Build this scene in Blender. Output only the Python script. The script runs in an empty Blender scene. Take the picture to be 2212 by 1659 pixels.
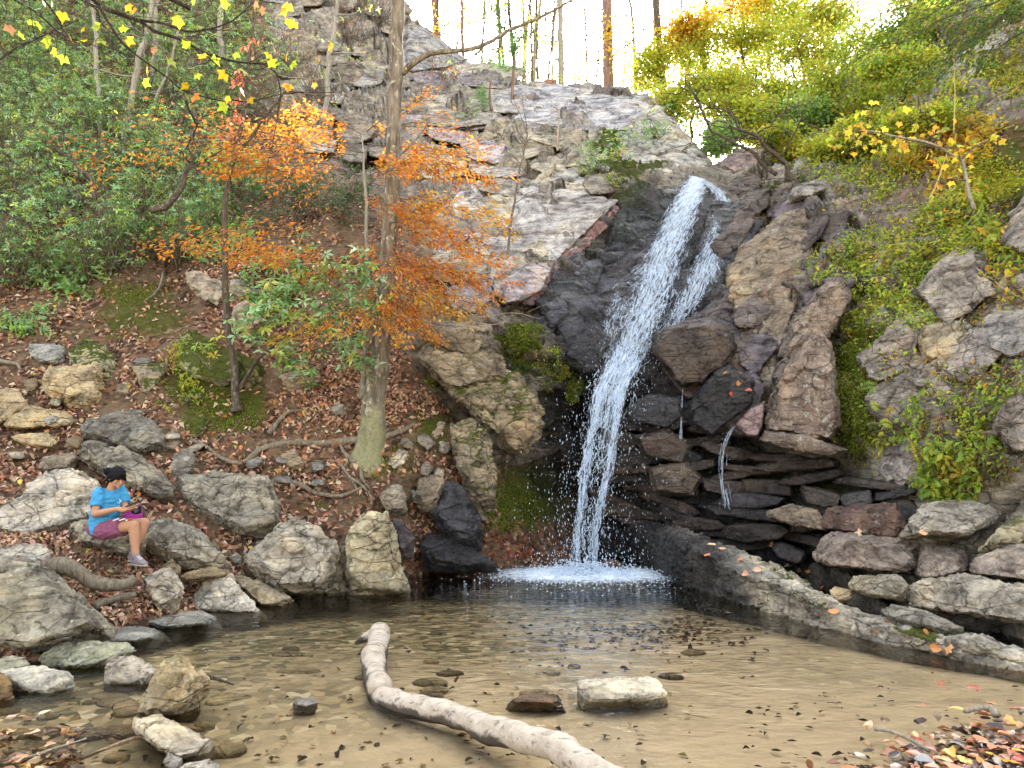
import bpy, bmesh, math, random
import numpy as np
from mathutils import Vector, Matrix

# ------------------------------------------------------------------ camera, sky, sun, exposure
scene = bpy.context.scene
COL = scene.collection
F = 1609.0                      # focal length in reference units (frame = 2212 x 1659)
CX, CY, PITCH, CAMZ = 1106.0, 829.5, math.radians(6.1), 1.6
cam_data = bpy.data.cameras.new('camera')
cam = bpy.data.objects.new('camera', cam_data)
COL.objects.link(cam)
cam.location = (0, 0, CAMZ)
cam.rotation_euler = (math.pi / 2 + PITCH, 0, 0)
cam_data.sensor_width = 36.0
cam_data.lens = 36.0 * F / 2212.0
cam_data.clip_start = 0.05
cam_data.clip_end = 2000
scene.camera = cam

SUN_EL, SUN_AZ = math.radians(35), math.radians(8)      # sun behind the ridge and the notch
world = bpy.data.worlds.new('World')
scene.world = world
world.use_nodes = True
wn, wl = world.node_tree.nodes, world.node_tree.links
wn.clear()
sky = wn.new('ShaderNodeTexSky')
sky.sky_type = 'NISHITA'
sky.sun_disc = False
sky.sun_elevation = SUN_EL
sky.sun_rotation = SUN_AZ
sky.air_density, sky.dust_density, sky.ozone_density = 1.0, 3.0, 0.6
hs = wn.new('ShaderNodeHueSaturation')
hs.inputs['Saturation'].default_value = 0.28
bg = wn.new('ShaderNodeBackground')
bg.inputs['Strength'].default_value = 0.15
wo = wn.new('ShaderNodeOutputWorld')
wl.new(sky.outputs[0], hs.inputs['Color'])
wl.new(hs.outputs[0], bg.inputs[0])
wl.new(bg.outputs[0], wo.inputs[0])
sd = bpy.data.lights.new('sun', 'SUN')
sd.energy = 5.0
sd.angle = math.radians(0.5)
sd.color = (1.0, 0.93, 0.82)
sun = bpy.data.objects.new('sun', sd)
COL.objects.link(sun)
sdir = Vector((math.sin(SUN_AZ) * math.cos(SUN_EL), math.cos(SUN_AZ) * math.cos(SUN_EL), math.sin(SUN_EL)))
sun.rotation_euler = sdir.to_track_quat('Z', 'Y').to_euler()
sun.location = sdir * 60
vs = scene.view_settings
vs.view_transform = 'Standard'
vs.look = 'None'
vs.gamma = 1
vs.use_curve_mapping = False
vs.exposure = 2.7
cy = scene.cycles
cy.max_bounces = 7
cy.diffuse_bounces = 2
cy.glossy_bounces = 3
cy.transmission_bounces = 4
cy.transparent_max_bounces = 12
cy.caustics_reflective = False
cy.caustics_refractive = False
cy.sample_clamp_indirect = 6
cy.use_denoising = True
cy.use_adaptive_sampling = True
cy.adaptive_threshold = 0.02

# ------------------------------------------------------------------ helpers
rng = np.random.default_rng(7)
random.seed(7)
SP, CP = math.sin(PITCH), math.cos(PITCH)

def P(px, py, d):
    """world point seen at reference position (px, py) at distance d along +Y"""
    v = (CY - py) / F
    den = CP - v * SP
    return np.array([d * (px - CX) / F / den, d + 0 * px, CAMZ + d * (SP + v * CP) / den])

def PA(px, py, d):
    px, py, d = (np.asarray(a, float) for a in (px, py, d))
    v = (CY - py) / F
    den = CP - v * SP
    return np.stack([d * (px - CX) / F / den, d + 0 * px, CAMZ + d * (SP + v * CP) / den], -1)

def d_at_z(py, z):
    v = (CY - np.asarray(py, float)) / F
    return (z - CAMZ) * (CP - v * SP) / (SP + v * CP)

def px_of(d):                   # metres per reference unit
    return d / F

def hsh(ix, iy, iz, seed=0):
    h = (ix.astype(np.int64) * 374761393 + iy.astype(np.int64) * 668265263 + iz.astype(np.int64) * 2147483647 + seed * 144665) & 0xffffffff
    h = ((h ^ (h >> 13)) * 1274126177) & 0xffffffff
    h = ((h ^ (h >> 16)) * 2246822519) & 0xffffffff
    h = h ^ (h >> 15)
    return (h & 0xffffff) / float(0xffffff)

def vnoise(p, seed=0):
    i = np.floor(p)
    f = p - i
    f = f * f * f * (f * (f * 6 - 15) + 10)
    i = i.astype(np.int64)
    x, y, z = i[:, 0], i[:, 1], i[:, 2]
    r = 0
    for a in (0, 1):
        for b in (0, 1):
            for c in (0, 1):
                w = (f[:, 0] if a else 1 - f[:, 0]) * (f[:, 1] if b else 1 - f[:, 1]) * (f[:, 2] if c else 1 - f[:, 2])
                r = r + w * hsh(x + a, y + b, z + c, seed)
    return r * 2 - 1

def fbm(p, octv=4, seed=0, gain=0.5):
    r, a, s = 0, 1.0, 1.0
    for o in range(octv):
        r = r + a * vnoise(p * s + 17.3 * o, seed + o)
        a *= gain
        s *= 2.03
    return r

def voro(p, seed=0):
    """nearest-cell random value and distance to the cell border"""
    i = np.floor(p).astype(np.int64)
    n = len(p)
    f1 = np.full(n, 9.0); f2 = np.full(n, 9.0); idv = np.zeros(n); idw = np.zeros((n, 3))
    for a in (-1, 0, 1):
        for b in (-1, 0, 1):
            for c in (-1, 0, 1):
                x, y, z = i[:, 0] + a, i[:, 1] + b, i[:, 2] + c
                o = np.stack([x + hsh(x, y, z, seed + 1), y + hsh(x, y, z, seed + 2), z + hsh(x, y, z, seed + 3)], -1)
                dd = ((o - p) ** 2).sum(1)
                m = dd < f1
                f2 = np.where(m, f1, np.minimum(f2, dd))
                idv = np.where(m, hsh(x, y, z, seed + 4), idv)
                idw = np.where(m[:, None], o, idw)
                f1 = np.where(m, dd, f1)
    return idv, np.sqrt(f2) - np.sqrt(f1), idw

def cell_tilt(b):
    return np.stack([np.sin(b * 911.7), np.sin(b * 573.3 + 1), np.sin(b * 1331.1 + 2)], -1)

def unit(a):
    return a / np.maximum(np.linalg.norm(a, axis=-1, keepdims=True), 1e-9)

def make_mesh(name, V, faces=None, quads=None, tris=None, smooth=True, attrs=None, cols=None, uv=None):
    me = bpy.data.meshes.new(name)
    V = np.asarray(V, np.float32)
    if quads is not None or tris is not None:
        parts, sizes = [], []
        if quads is not None and len(quads):
            parts.append(np.asarray(quads, np.int32).ravel()); sizes.append(np.full(len(quads), 4, np.int32))
        if tris is not None and len(tris):
            parts.append(np.asarray(tris, np.int32).ravel()); sizes.append(np.full(len(tris), 3, np.int32))
        li = np.concatenate(parts); ls = np.concatenate(sizes)
        st = np.concatenate([[0], np.cumsum(ls)[:-1]]).astype(np.int32)
        me.vertices.add(len(V)); me.vertices.foreach_set('co', V.ravel())
        me.loops.add(len(li)); me.loops.foreach_set('vertex_index', li)
        me.polygons.add(len(ls)); me.polygons.foreach_set('loop_start', st)
        try:
            me.polygons.foreach_set('loop_total', ls)
        except Exception:
            pass
        me.update(calc_edges=True)
        me.validate()
    else:
        me.from_pydata([tuple(map(float, v)) for v in V], [], [tuple(f) for f in faces])
        me.update()
    if smooth:
        me.polygons.foreach_set('use_smooth', np.ones(len(me.polygons), bool))
    for k, a in (attrs or {}).items():
        at = me.attributes.new(k, 'FLOAT', 'POINT')
        at.data.foreach_set('value', np.asarray(a, np.float32))
    if cols is not None:
        at = me.attributes.new('leafcol', 'FLOAT_COLOR', 'POINT')
        c = np.ones((len(V), 4), np.float32); c[:, :3] = cols
        at.data.foreach_set('color', c.ravel())
    if uv is not None:
        l = me.uv_layers.new(name='UVMap')
        idx = np.zeros(len(me.loops), np.int32); me.loops.foreach_get('vertex_index', idx)
        l.data.foreach_set('uv', np.asarray(uv, np.float32)[idx].ravel())
    return me

def tag(o, label=None, cat=None, group=None, kind=None):
    if label: o['label'] = label
    if cat: o['category'] = cat
    if group: o['group'] = group
    if kind: o['kind'] = kind
    return o

def put(name, V, mat, base=None, parent=None, **kw):
    """link a mesh given in world coordinates; its origin goes to base (or its parent's place)"""
    V = np.asarray(V, float)
    if parent is not None:
        p, base = parent, np.zeros(3)
        while p is not None:
            base = base + np.array(p.location); p = p.parent
        loc = (0, 0, 0)
    else:
        if base is None:
            base = np.array([V[:, 0].mean(), V[:, 1].mean(), V[:, 2].min()])
        base = np.asarray(base, float)
        loc = tuple(base)
    me = make_mesh(name, V - base, **kw)
    if mat: me.materials.append(mat)
    o = bpy.data.objects.new(name, me)
    COL.objects.link(o)
    o.location = loc
    o.parent = parent
    return o

def empty(name, loc, label, cat, group=None):
    o = bpy.data.objects.new(name, None)
    COL.objects.link(o)
    o.location = tuple(map(float, loc))
    o.empty_display_size = 0.2
    return tag(o, label, cat, group)

class Geo:                       # collects tubes / leaves into one mesh
    def __init__(s):
        s.V, s.Q, s.T, s.C, s.n = [], [], [], [], 0
    def add(s, V, Q=None, T=None, C=None):
        V = np.asarray(V, float)
        s.V.append(V)
        if Q is not None and len(Q): s.Q.append(np.asarray(Q) + s.n)
        if T is not None and len(T): s.T.append(np.asarray(T) + s.n)
        if C is not None: s.C.append(np.broadcast_to(np.asarray(C, float), (len(V), 3)))
        s.n += len(V)
    def tube(s, pts, rad, n=6, ecc=None, cap=True, col=None, seed=None):
        pts = np.asarray(pts, float)
        m = len(pts)
        rad = np.broadcast_to(np.asarray(rad, float), (m,)) if np.ndim(rad) <= 1 else rad
        t = unit(np.gradient(pts, axis=0))
        u0 = np.array([0, 0, 1.0]) if abs(t[0][2]) < 0.9 else np.array([1.0, 0, 0])
        a = np.linspace(0, 2 * math.pi, n, endpoint=False)
        rings = []
        for k in range(m):
            u = u0 - t[k] * (u0 @ t[k]); u = u / max(np.linalg.norm(u), 1e-9)
            w = np.cross(t[k], u); u0 = u
            r = rad[k]
            rings.append(pts[k] + r * (np.cos(a)[:, None] * u + np.sin(a)[:, None] * w))
        V = np.concatenate(rings)
        i = np.arange(n); j = (i + 1) % n
        Q = np.concatenate([np.stack([k * n + i, k * n + j, (k + 1) * n + j, (k + 1) * n + i], -1) for k in range(m - 1)])
        T = []
        if cap:
            V = np.concatenate([V, pts[:1], pts[-1:]])
            T = np.concatenate([np.stack([j, i, np.full(n, m * n)], -1), np.stack([(m - 1) * n + i, (m - 1) * n + j, np.full(n, m * n + 1)], -1)])
        s.add(V, Q, T, col)
    def build(s, name, mat, parent=None, base=None, smooth=True):
        if not s.V: return None
        return put(name, np.concatenate(s.V), mat, base=base, parent=parent, smooth=smooth,
                   quads=np.concatenate(s.Q) if s.Q else np.zeros((0, 4), int), tris=np.concatenate(s.T) if s.T else None,
                   cols=np.concatenate(s.C) if s.C else None)

def curve(pts, n):
    """Catmull-Rom resample of control points"""
    p = np.asarray(pts, float)
    p = np.concatenate([[2 * p[0] - p[1]], p, [2 * p[-1] - p[-2]]])
    m = len(p) - 3
    u = np.linspace(0, m - 1e-6, n)
    k = np.floor(u).astype(int); f = (u - k)[:, None]
    a, b, c, d = p[k], p[k + 1], p[k + 2], p[k + 3]
    return 0.5 * (2 * b + (c - a) * f + (2 * a - 5 * b + 4 * c - d) * f ** 2 + (3 * b - a - 3 * c + d) * f ** 3)

def pick(palette, n, jit=0.18):
    """n colours from a weighted palette [(weight, (r,g,b)), ...] with jitter"""
    w = np.array([q[0] for q in palette], float); w /= w.sum()
    c = np.array([q[1] for q in palette])[rng.choice(len(palette), n, p=w)]
    return np.clip(c * (1 + rng.normal(0, jit, (n, 1))) * (1 + rng.normal(0, jit * 0.4, (n, 3))), 0.004, 0.95)

def leaves(g, C, D, N, L, W, cols, fold=0.16, curl=0.12):
    """diamond leaves: centres, long axes, normals, lengths, width ratio"""
    C = np.asarray(C, float); n = len(C)
    if n == 0: return
    D = unit(np.asarray(D, float)); N = np.asarray(N, float)
    S = unit(np.cross(D, N)); N = np.cross(S, D)
    L = np.broadcast_to(np.asarray(L, float), (n,))[:, None]
    W = np.broadcast_to(np.asarray(W, float), (n,))[:, None] * L
    b = C - D * L * 0.5
    t = C + D * L * 0.5 - N * L * curl
    l = C - D * L * 0.04 + S * W * 0.5 + N * L * fold * 0.6
    r = C - D * L * 0.04 - S * W * 0.5 + N * L * fold * 0.6
    V = np.stack([b, r, t, l], 1).reshape(-1, 3)
    g.add(V, np.arange(4 * n).reshape(n, 4), None, np.repeat(cols, 4, axis=0))

def oval_leaves(g, C, D, N, L, W, cols, curl=0.25):
    C = np.asarray(C, float); n = len(C)
    D = unit(np.asarray(D, float)); S = unit(np.cross(D, np.asarray(N, float))); N = np.cross(S, D)
    L = np.broadcast_to(np.asarray(L, float), (n,))[:, None, None]; W = np.broadcast_to(np.asarray(W, float), (n,))[:, None, None]
    y = np.array([-.5, -.36, -.12, .14, .34, .5, .34, .14, -.12, -.36]); x = np.array([0, .30, .5, .46, .26, 0, -.26, -.46, -.5, -.30])
    xy = np.stack([x, y], -1)[None] * (1 + rng.normal(0, 0.09, (n, 10, 2)))
    cu = curl * rng.normal(0.3, 1.0, (n, 1, 1)); tw = curl * rng.normal(0, 1.0, (n, 1, 1))
    z = cu * xy[..., :1] ** 2 * 1.6 + 0.8 * tw * xy[..., 1:] ** 2 * 1.5 + 0.16 * np.abs(xy[..., :1]) + 0.03 * rng.normal(size=(n, 10, 1))
    V = C[:, None] + L * (W * xy[..., :1] * S[:, None] + xy[..., 1:] * D[:, None] + z * N[:, None])
    V = np.concatenate([V, C[:, None]], 1); i = np.arange(10); j = (i + 1) % 10
    T = np.stack([i, j, np.full(10, 10)], -1)[None] + (np.arange(n) * 11)[:, None, None]
    g.add(V.reshape(-1, 3), None, T.reshape(-1, 3), np.repeat(cols, 11, axis=0))

STAR = []
for k in range(10):
    a = math.pi / 2 + math.pi * 2 * k / 10 + 0.0
    r = (1.05 if k in (0,) else 0.95 if k in (2, 8) else 0.6) if k % 2 == 0 else 0.56
    STAR.append((r * math.cos(a), r * math.sin(a)))
STAR[5] = (0.0, -0.22)
STAR = np.array(STAR)
def star_leaves(g, C, D, N, R, cols):
    C = np.asarray(C, float); n = len(C)
    D = unit(np.asarray(D, float)); S = unit(np.cross(D, np.asarray(N, float))); N = np.cross(S, D)
    R = np.broadcast_to(np.asarray(R, float), (n,))[:, None, None]
    xy = STAR[None] * (1 + rng.normal(0, 0.06, (n, 10, 2)))
    cup = -0.22 * (xy ** 2).sum(-1, keepdims=True) * rng.uniform(0.2, 1.6, (n, 1, 1))
    V = C[:, None] + R * (xy[..., :1] * S[:, None] + xy[..., 1:] * D[:, None] + cup * N[:, None])
    V = np.concatenate([V, C[:, None]], 1)
    i = np.arange(10); j = (i + 1) % 10
    T = np.stack([i, j, np.full(10, 10)], -1)[None] + (np.arange(n) * 11)[:, None, None]
    g.add(V.reshape(-1, 3), None, T.reshape(-1, 3), np.repeat(cols, 11, axis=0))

def rdir(n, flat=1.0):
    v = rng.normal(size=(n, 3)); v[:, 2] *= flat
    return unit(v)
# ------------------------------------------------------------------ materials
class NT:
    def __init__(s, name):
        s.m = bpy.data.materials.new(name); s.m.use_nodes = True
        s.t = s.m.node_tree; s.t.nodes.clear()
        s.out = s.n('ShaderNodeOutputMaterial')
    def n(s, typ, **kw):
        x = s.t.nodes.new(typ)
        for k, v in kw.items():
            if hasattr(x, k): setattr(x, k, v)
        return x
    def l(s, a, b): s.t.links.new(a, b)
    def put(s, sock, v):
        if hasattr(v, 'is_output') or isinstance(v, bpy.types.NodeSocket): s.l(v, sock)
        elif isinstance(v, (tuple, list)) and len(v) == 3 and sock.type == 'RGBA': sock.default_value = (*v, 1)
        else: sock.default_value = v
    def pos(s):
        return s.n('ShaderNodeNewGeometry').outputs['Position']
    def nz(s):
        g = s.n('ShaderNodeNewGeometry'); x = s.n('ShaderNodeSeparateXYZ'); s.l(g.outputs['Normal'], x.inputs[0]); return x.outputs[2]
    def scale(s, v, sc, rot=(0, 0, 0)):
        m = s.n('ShaderNodeMapping'); s.l(v, m.inputs['Vector']); m.inputs['Scale'].default_value = sc; m.inputs['Rotation'].default_value = rot
        return m.outputs[0]
    def noise(s, v, sc, det=5, rough=0.55, dist=0.0, col=False):
        x = s.n('ShaderNodeTexNoise'); s.l(v, x.inputs['Vector'])
        x.inputs['Scale'].default_value = sc; x.inputs['Detail'].default_value = det
        x.inputs['Roughness'].default_value = rough; x.inputs['Distortion'].default_value = dist
        return x.outputs['Color' if col else 'Fac']
    def vor(s, v, sc, feat='F1', out='Distance', rand=1.0):
        x = s.n('ShaderNodeTexVoronoi', feature=feat); s.l(v, x.inputs['Vector']); x.inputs['Scale'].default_value = sc
        x.inputs['Randomness'].default_value = rand
        return x.outputs[out]
    def ramp(s, v, stops, interp='LINEAR'):
        r = s.n('ShaderNodeValToRGB'); r.color_ramp.interpolation = interp
        e = r.color_ramp.elements
        while len(e) < len(stops): e.new(0.5)
        for q, (p, c) in zip(e, stops):
            q.position = p; q.color = (*c, 1) if isinstance(c, (tuple, list)) else (c, c, c, 1)
        s.l(v, r.inputs[0]); return r.outputs[0]
    def mix(s, f, a, b, mode='MIX'):
        x = s.n('ShaderNodeMix', data_type='RGBA', blend_type=mode)
        s.put(x.inputs[0], f); s.put(x.inputs[6], a); s.put(x.inputs[7], b); return x.outputs[2]
    def math(s, op, a, b=0.0, c=0.0, clamp=False):
        x = s.n('ShaderNodeMath', operation=op, use_clamp=clamp); s.put(x.inputs[0], a); s.put(x.inputs[1], b); s.put(x.inputs[2], c); return x.outputs[0]
    def attr(s, name, out='Fac'):
        a = s.n('ShaderNodeAttribute', attribute_name=name); return a.outputs[out]
    def bump(s, h, strength, dist, normal=None):
        b = s.n('ShaderNodeBump'); s.put(b.inputs['Strength'], strength); b.inputs['Distance'].default_value = dist
        s.l(h, b.inputs['Height'])
        if normal is not None: s.l(normal, b.inputs['Normal'])
        return b.outputs[0]
    def bsdf(s, col, rough=0.7, normal=None, **kw):
        b = s.n('ShaderNodeBsdfPrincipled'); s.put(b.inputs['Base Color'], col); s.put(b.inputs['Roughness'], rough)
        if normal is not None: s.l(normal, b.inputs['Normal'])
        for k, v in kw.items(): s.put(b.inputs[k], v)
        return b.outputs[0]
    def done(s, sh):
        s.l(sh, s.out.inputs[0]); return s.m

def rock_core(t, base):
    """returns colour, roughness, normal for rock: lichen, moss, wetness by attribute"""
    p = t.pos()
    big = t.noise(p, 0.8, 4, 0.6, 0.3)
    mid = t.noise(p, 3.2, 8, 0.65, 0.2)
    fine = t.noise(p, 21, 8, 0.7)
    strata = t.noise(t.scale(p, (1.2, 1.2, 7.0), (0.1, 0.22, 0.0)), 1.6, 6, 0.6, 0.4)
    c = t.mix(1.0, base, t.ramp(big, [(0.28, (0.58, 0.54, 0.54)), (0.5, (1, 1, 1)), (0.72, (1.3, 1.17, 0.95))]), 'MULTIPLY')
    c = t.mix(0.85, c, t.ramp(mid, [(0.32, (0.27, 0.25, 0.23)), (0.5, (1, 1, 1)), (0.68, (1.55, 1.52, 1.42))]), 'MULTIPLY')
    c = t.mix(0.6, c, t.ramp(strata, [(0.35, (0.55, 0.50, 0.47)), (0.5, (1, 1, 1)), (0.7, (1.2, 1.16, 1.1))]), 'MULTIPLY')
    c = t.mix(0.75, c, t.ramp(fine, [(0.3, 0.55), (0.5, 1.0), (0.72, 1.4)]), 'MULTIPLY')
    # reddish iron stain patches
    c = t.mix(t.math('MULTIPLY', t.ramp(t.noise(p, 1.1, 5, 0.6, 0.6), [(0.56, 0), (0.72, 1)]), t.math('ADD', t.attr('rust'), 0.12)), c, (0.20, 0.105, 0.085))
    # lichen
    li = t.ramp(t.noise(p, 6.5, 7, 0.68, 0.5), [(0.575, 0), (0.62, 1)])
    lm = t.ramp(t.noise(p, 1.3, 3, 0.5), [(0.42, 0), (0.62, 1)])
    wet = t.attr('wet')
    dry = t.math('SUBTRACT', 1.0, wet, clamp=True)
    c = t.mix(t.math('MULTIPLY', t.math('MULTIPLY', t.math('MULTIPLY', li, lm), 0.75), dry), c, (0.50, 0.49, 0.41))
    sp = t.ramp(t.vor(p, 9.0), [(0.10, 1), (0.16, 0)])
    c = t.mix(t.math('MULTIPLY', t.math('MULTIPLY', sp, lm), t.math('MULTIPLY', dry, 0.7)), c, (0.55, 0.54, 0.46))
    # moss by attribute, thicker on faces that look up
    mn = t.noise(p, 4.0, 7, 0.7, 0.4)
    up = t.math('MULTIPLY_ADD', t.nz(), 0.25, 0.10)
    mf = t.math('ADD', t.math('ADD', mn, up), t.math('MULTIPLY', t.attr('moss'), 0.75))
    mf = t.ramp(mf, [(0.93, 0), (1.08, 1)])
    mf = t.math('MULTIPLY', mf, t.ramp(t.attr('moss'), [(0.02, 0), (0.25, 1)]))
    mcol = t.mix(t.noise(p, 17, 6, 0.7), (0.025, 0.035, 0.006), (0.115, 0.135, 0.02))
    c = t.mix(mf, c, mcol)
    # water-darkened stone
    c = t.mix(t.attr('crk'), c, (0.035, 0.030, 0.024))
    c = t.mix(wet, c, t.mix(1.0, c, (0.065, 0.072, 0.092), 'MULTIPLY'))
    r = t.math('MULTIPLY_ADD', wet, -0.66, 0.86)
    r = t.math('ADD', r, t.math('MULTIPLY', t.math('SUBTRACT', fine, 0.5), 0.9), clamp=True)
    cr = t.vor(t.scale(p, (1.0, 1.0, 2.2), (0.2, 0.3, 0.1)), 2.6, 'DISTANCE_TO_EDGE')
    crack = t.ramp(cr, [(0.0, 0), (0.035, 1)])
    c = t.mix(t.math('MULTIPLY', t.math('SUBTRACT', 1.0, crack), t.ramp(t.noise(p, 1.9, 4), [(0.45, 0), (0.62, 0.8)])), c, (0.04, 0.034, 0.028))
    h = t.math('ADD', t.math('MULTIPLY', mid, 1.6), t.math('MULTIPLY', fine, 0.55))
    h = t.math('ADD', h, t.math('MULTIPLY', crack, 0.25))
    h = t.math('ADD', h, t.math('MULTIPLY', strata, 0.8))
    nrm = t.bump(h, 1.0, 0.07)
    return c, r, nrm

def soil_core(t):
    p = t.pos()
    v1 = t.n('ShaderNodeTexVoronoi'); v1.inputs['Scale'].default_value = 13; t.l(t.scale(p, (1, 1, 1.3), (0.4, 0.2, 0.8)), v1.inputs['Vector'])
    sepc = t.n('ShaderNodeSeparateColor'); t.l(v1.outputs['Color'], sepc.inputs[0])
    lf = t.ramp(sepc.outputs[0], [(0.0, (0.045, 0.028, 0.018)), (0.3, (0.11, 0.06, 0.035)), (0.55, (0.20, 0.10, 0.055)), (0.75, (0.14, 0.085, 0.055)), (0.92, (0.30, 0.20, 0.13)), (1, (0.34, 0.25, 0.17))], 'CONSTANT')
    dirt = t.mix(t.noise(p, 5, 8, 0.7), (0.06, 0.042, 0.026), (0.24, 0.17, 0.10))
    c = t.mix(t.ramp(t.noise(p, 1.4, 5, 0.6), [(0.38, 0), (0.55, 1)]), dirt, lf)
    mn = t.noise(p, 2.4, 7, 0.7, 0.4)
    mf = t.ramp(t.math('ADD', t.math('ADD', t.math('MULTIPLY', mn, 0.7), t.math('MULTIPLY', t.noise(p, 11, 6, 0.75), 0.3)), t.math('MULTIPLY', t.attr('moss'), 0.52)), [(0.84, 0), (1.02, 1)])
    mf = t.math('MULTIPLY', mf, t.ramp(t.attr('moss'), [(0.02, 0), (0.25, 1)]))
    mcol = t.mix(t.noise(p, 17, 6, 0.7), (0.022, 0.028, 0.005), t.mix(t.noise(p, 1.9, 4), (0.07, 0.065, 0.015), (0.13, 0.15, 0.02)))
    c = t.mix(mf, c, mcol)
    h = t.math('ADD', t.math('MULTIPLY', v1.outputs['Distance'], 1.0), t.noise(p, 9, 7, 0.7))
    return c, t.bump(h, 1.0, 0.05)

t = NT('rock')
oi = t.n('ShaderNodeObjectInfo')
c, r, nm = rock_core(t, oi.outputs['Color'])
M_ROCK = t.done(t.bsdf(c, r, nm, **{'Specular IOR Level': t.math('MULTIPLY_ADD', t.attr('wet'), 0.30, 0.12)}))

t = NT('terrain')
p0 = t.pos()
basec = t.ramp(t.noise(p0, 0.35, 3, 0.5), [(0.32, (0.26, 0.225, 0.225)), (0.5, (0.31, 0.29, 0.25)), (0.66, (0.36, 0.325, 0.25))])
c, r, nm = rock_core(t, basec)
sc_, sn_ = soil_core(t)
so = t.attr('soil')
mx = t.n('ShaderNodeMixShader')
t.put(mx.inputs[0], so); t.l(t.bsdf(c, r, nm, **{'Specular IOR Level': t.math('MULTIPLY_ADD', t.attr('wet'), 0.30, 0.12)}), mx.inputs[1]); t.l(t.bsdf(sc_, 0.9, sn_, **{'Specular IOR Level': 0.1}), mx.inputs[2])
M_TERRAIN = t.done(mx.outputs[0])

def leaf_mat(name, rough=0.5, trans=0.35, spec=0.5):
    t = NT(name)
    c = t.attr('leafcol', 'Color')
    c = t.mix(0.35, c, t.ramp(t.noise(t.pos(), 30, 3, 0.6), [(0.3, 0.6), (0.7, 1.35)]), 'MULTIPLY')
    b = t.bsdf(c, rough, None, **{'Specular IOR Level': spec})
    tr = t.n('ShaderNodeBsdfTranslucent'); t.l(t.mix(1.0, c, (1.5, 1.45, 0.9), 'MULTIPLY'), tr.inputs[0])
    m = t.n('ShaderNodeMixShader'); m.inputs[0].default_value = trans; t.l(b, m.inputs[1]); t.l(tr.outputs[0], m.inputs[2])
    return t.done(m.outputs[0])
M_LEAF = leaf_mat('leaf', 0.55, 0.5, 0.25)
M_GLOSSY = leaf_mat('glossy_leaf', 0.28, 0.30, 0.55)
M_LITTER = leaf_mat('dry_leaf', 0.75, 0.1, 0.12)
M_WETLEAF = leaf_mat('wet_leaf', 0.3, 0.05, 0.5)

def bark_mat(name, dark, mid, light, spots=0.55, spotcol=(0.45, 0.44, 0.36), sc=1.0, mossz=None):
    t = NT(name)
    p = t.pos()
    st = t.noise(t.scale(p, (9 * sc, 9 * sc, 1.6 * sc)), 2.2, 8, 0.7, 0.5)
    c = t.ramp(st, [(0.3, dark), (0.5, mid), (0.72, light)])
    s = t.ramp(t.noise(t.scale(p, (1, 1, 0.7)), 11 * sc, 6, 0.65, 0.3), [(0.56, 0), (0.62, 1)])
    s = t.math('MULTIPLY', s, t.ramp(t.noise(p, 1.7, 3), [(0.35, 0.15), (0.6, 1)]))
    c = t.mix(t.math('MULTIPLY', s, spots), c, spotcol)
    if mossz:
        x = t.n('ShaderNodeSeparateXYZ'); t.l(p, x.inputs[0])
        mr = t.n('ShaderNodeMapRange'); t.l(x.outputs[2], mr.inputs[0]); mr.inputs[1].default_value = mossz[0]; mr.inputs[2].default_value = mossz[1]
        mr.inputs[3].default_value = 1; mr.inputs[4].default_value = 0
        f = t.ramp(t.math('ADD', t.math('MULTIPLY', mr.outputs[0], 0.55), t.noise(p, 6, 7, 0.7)), [(0.66, 0), (0.85, 1)])
        c = t.mix(f, c, t.mix(t.noise(p, 25, 5), (0.10, 0.10, 0.04), (0.36, 0.345, 0.20)))
    return t.done(t.bsdf(c, 0.85, t.bump(st, 1.0, 0.035), **{'Specular IOR Level': 0.12}))
M_BARK = bark_mat('bark', (0.035, 0.028, 0.02), (0.15, 0.125, 0.092), (0.30, 0.265, 0.195), 0.85, (0.47, 0.45, 0.34), 0.75, mossz=(1.7, 2.9))
M_BARKPALE = bark_mat('pale_bark', (0.14, 0.125, 0.10), (0.27, 0.25, 0.20), (0.42, 0.39, 0.32), 0.4, sc=1.3)
M_BARKDARK = bark_mat('dark_bark', (0.035, 0.028, 0.02), (0.09, 0.072, 0.052), (0.17, 0.14, 0.10), 0.35, sc=1.5)
M_BARKRED = bark_mat('pine_bark', (0.09, 0.055, 0.04), (0.21, 0.13, 0.10), (0.33, 0.23, 0.18), 0.15, sc=1.0)
M_BRANCH = bark_mat('branch_bark', (0.014, 0.011, 0.009), (0.035, 0.028, 0.022), (0.07, 0.058, 0.045), 0.3, sc=2)
M_TWIG = bark_mat('twig', (0.07, 0.055, 0.04), (0.16, 0.13, 0.10), (0.26, 0.22, 0.17), 0.2, sc=2)
M_TWIGPALE = bark_mat('pale_twig', (0.2, 0.17, 0.12), (0.36, 0.31, 0.23), (0.5, 0.45, 0.35), 0.2, sc=2)
M_ROOT = bark_mat('root_bark', (0.08, 0.062, 0.042), (0.20, 0.165, 0.115), (0.33, 0.29, 0.21), 0.3, sc=1.5)

def flat_mat(name, col, rough=0.7, **kw):
    t = NT(name)
    c = t.mix(0.5, col, t.ramp(t.noise(t.pos(), 40, 5, 0.6), [(0.3, 0.75), (0.7, 1.2)]), 'MULTIPLY')
    return t.done(t.bsdf(c, rough, t.bump(t.noise(t.pos(), 60, 4), 0.25, 0.01), **kw))

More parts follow.
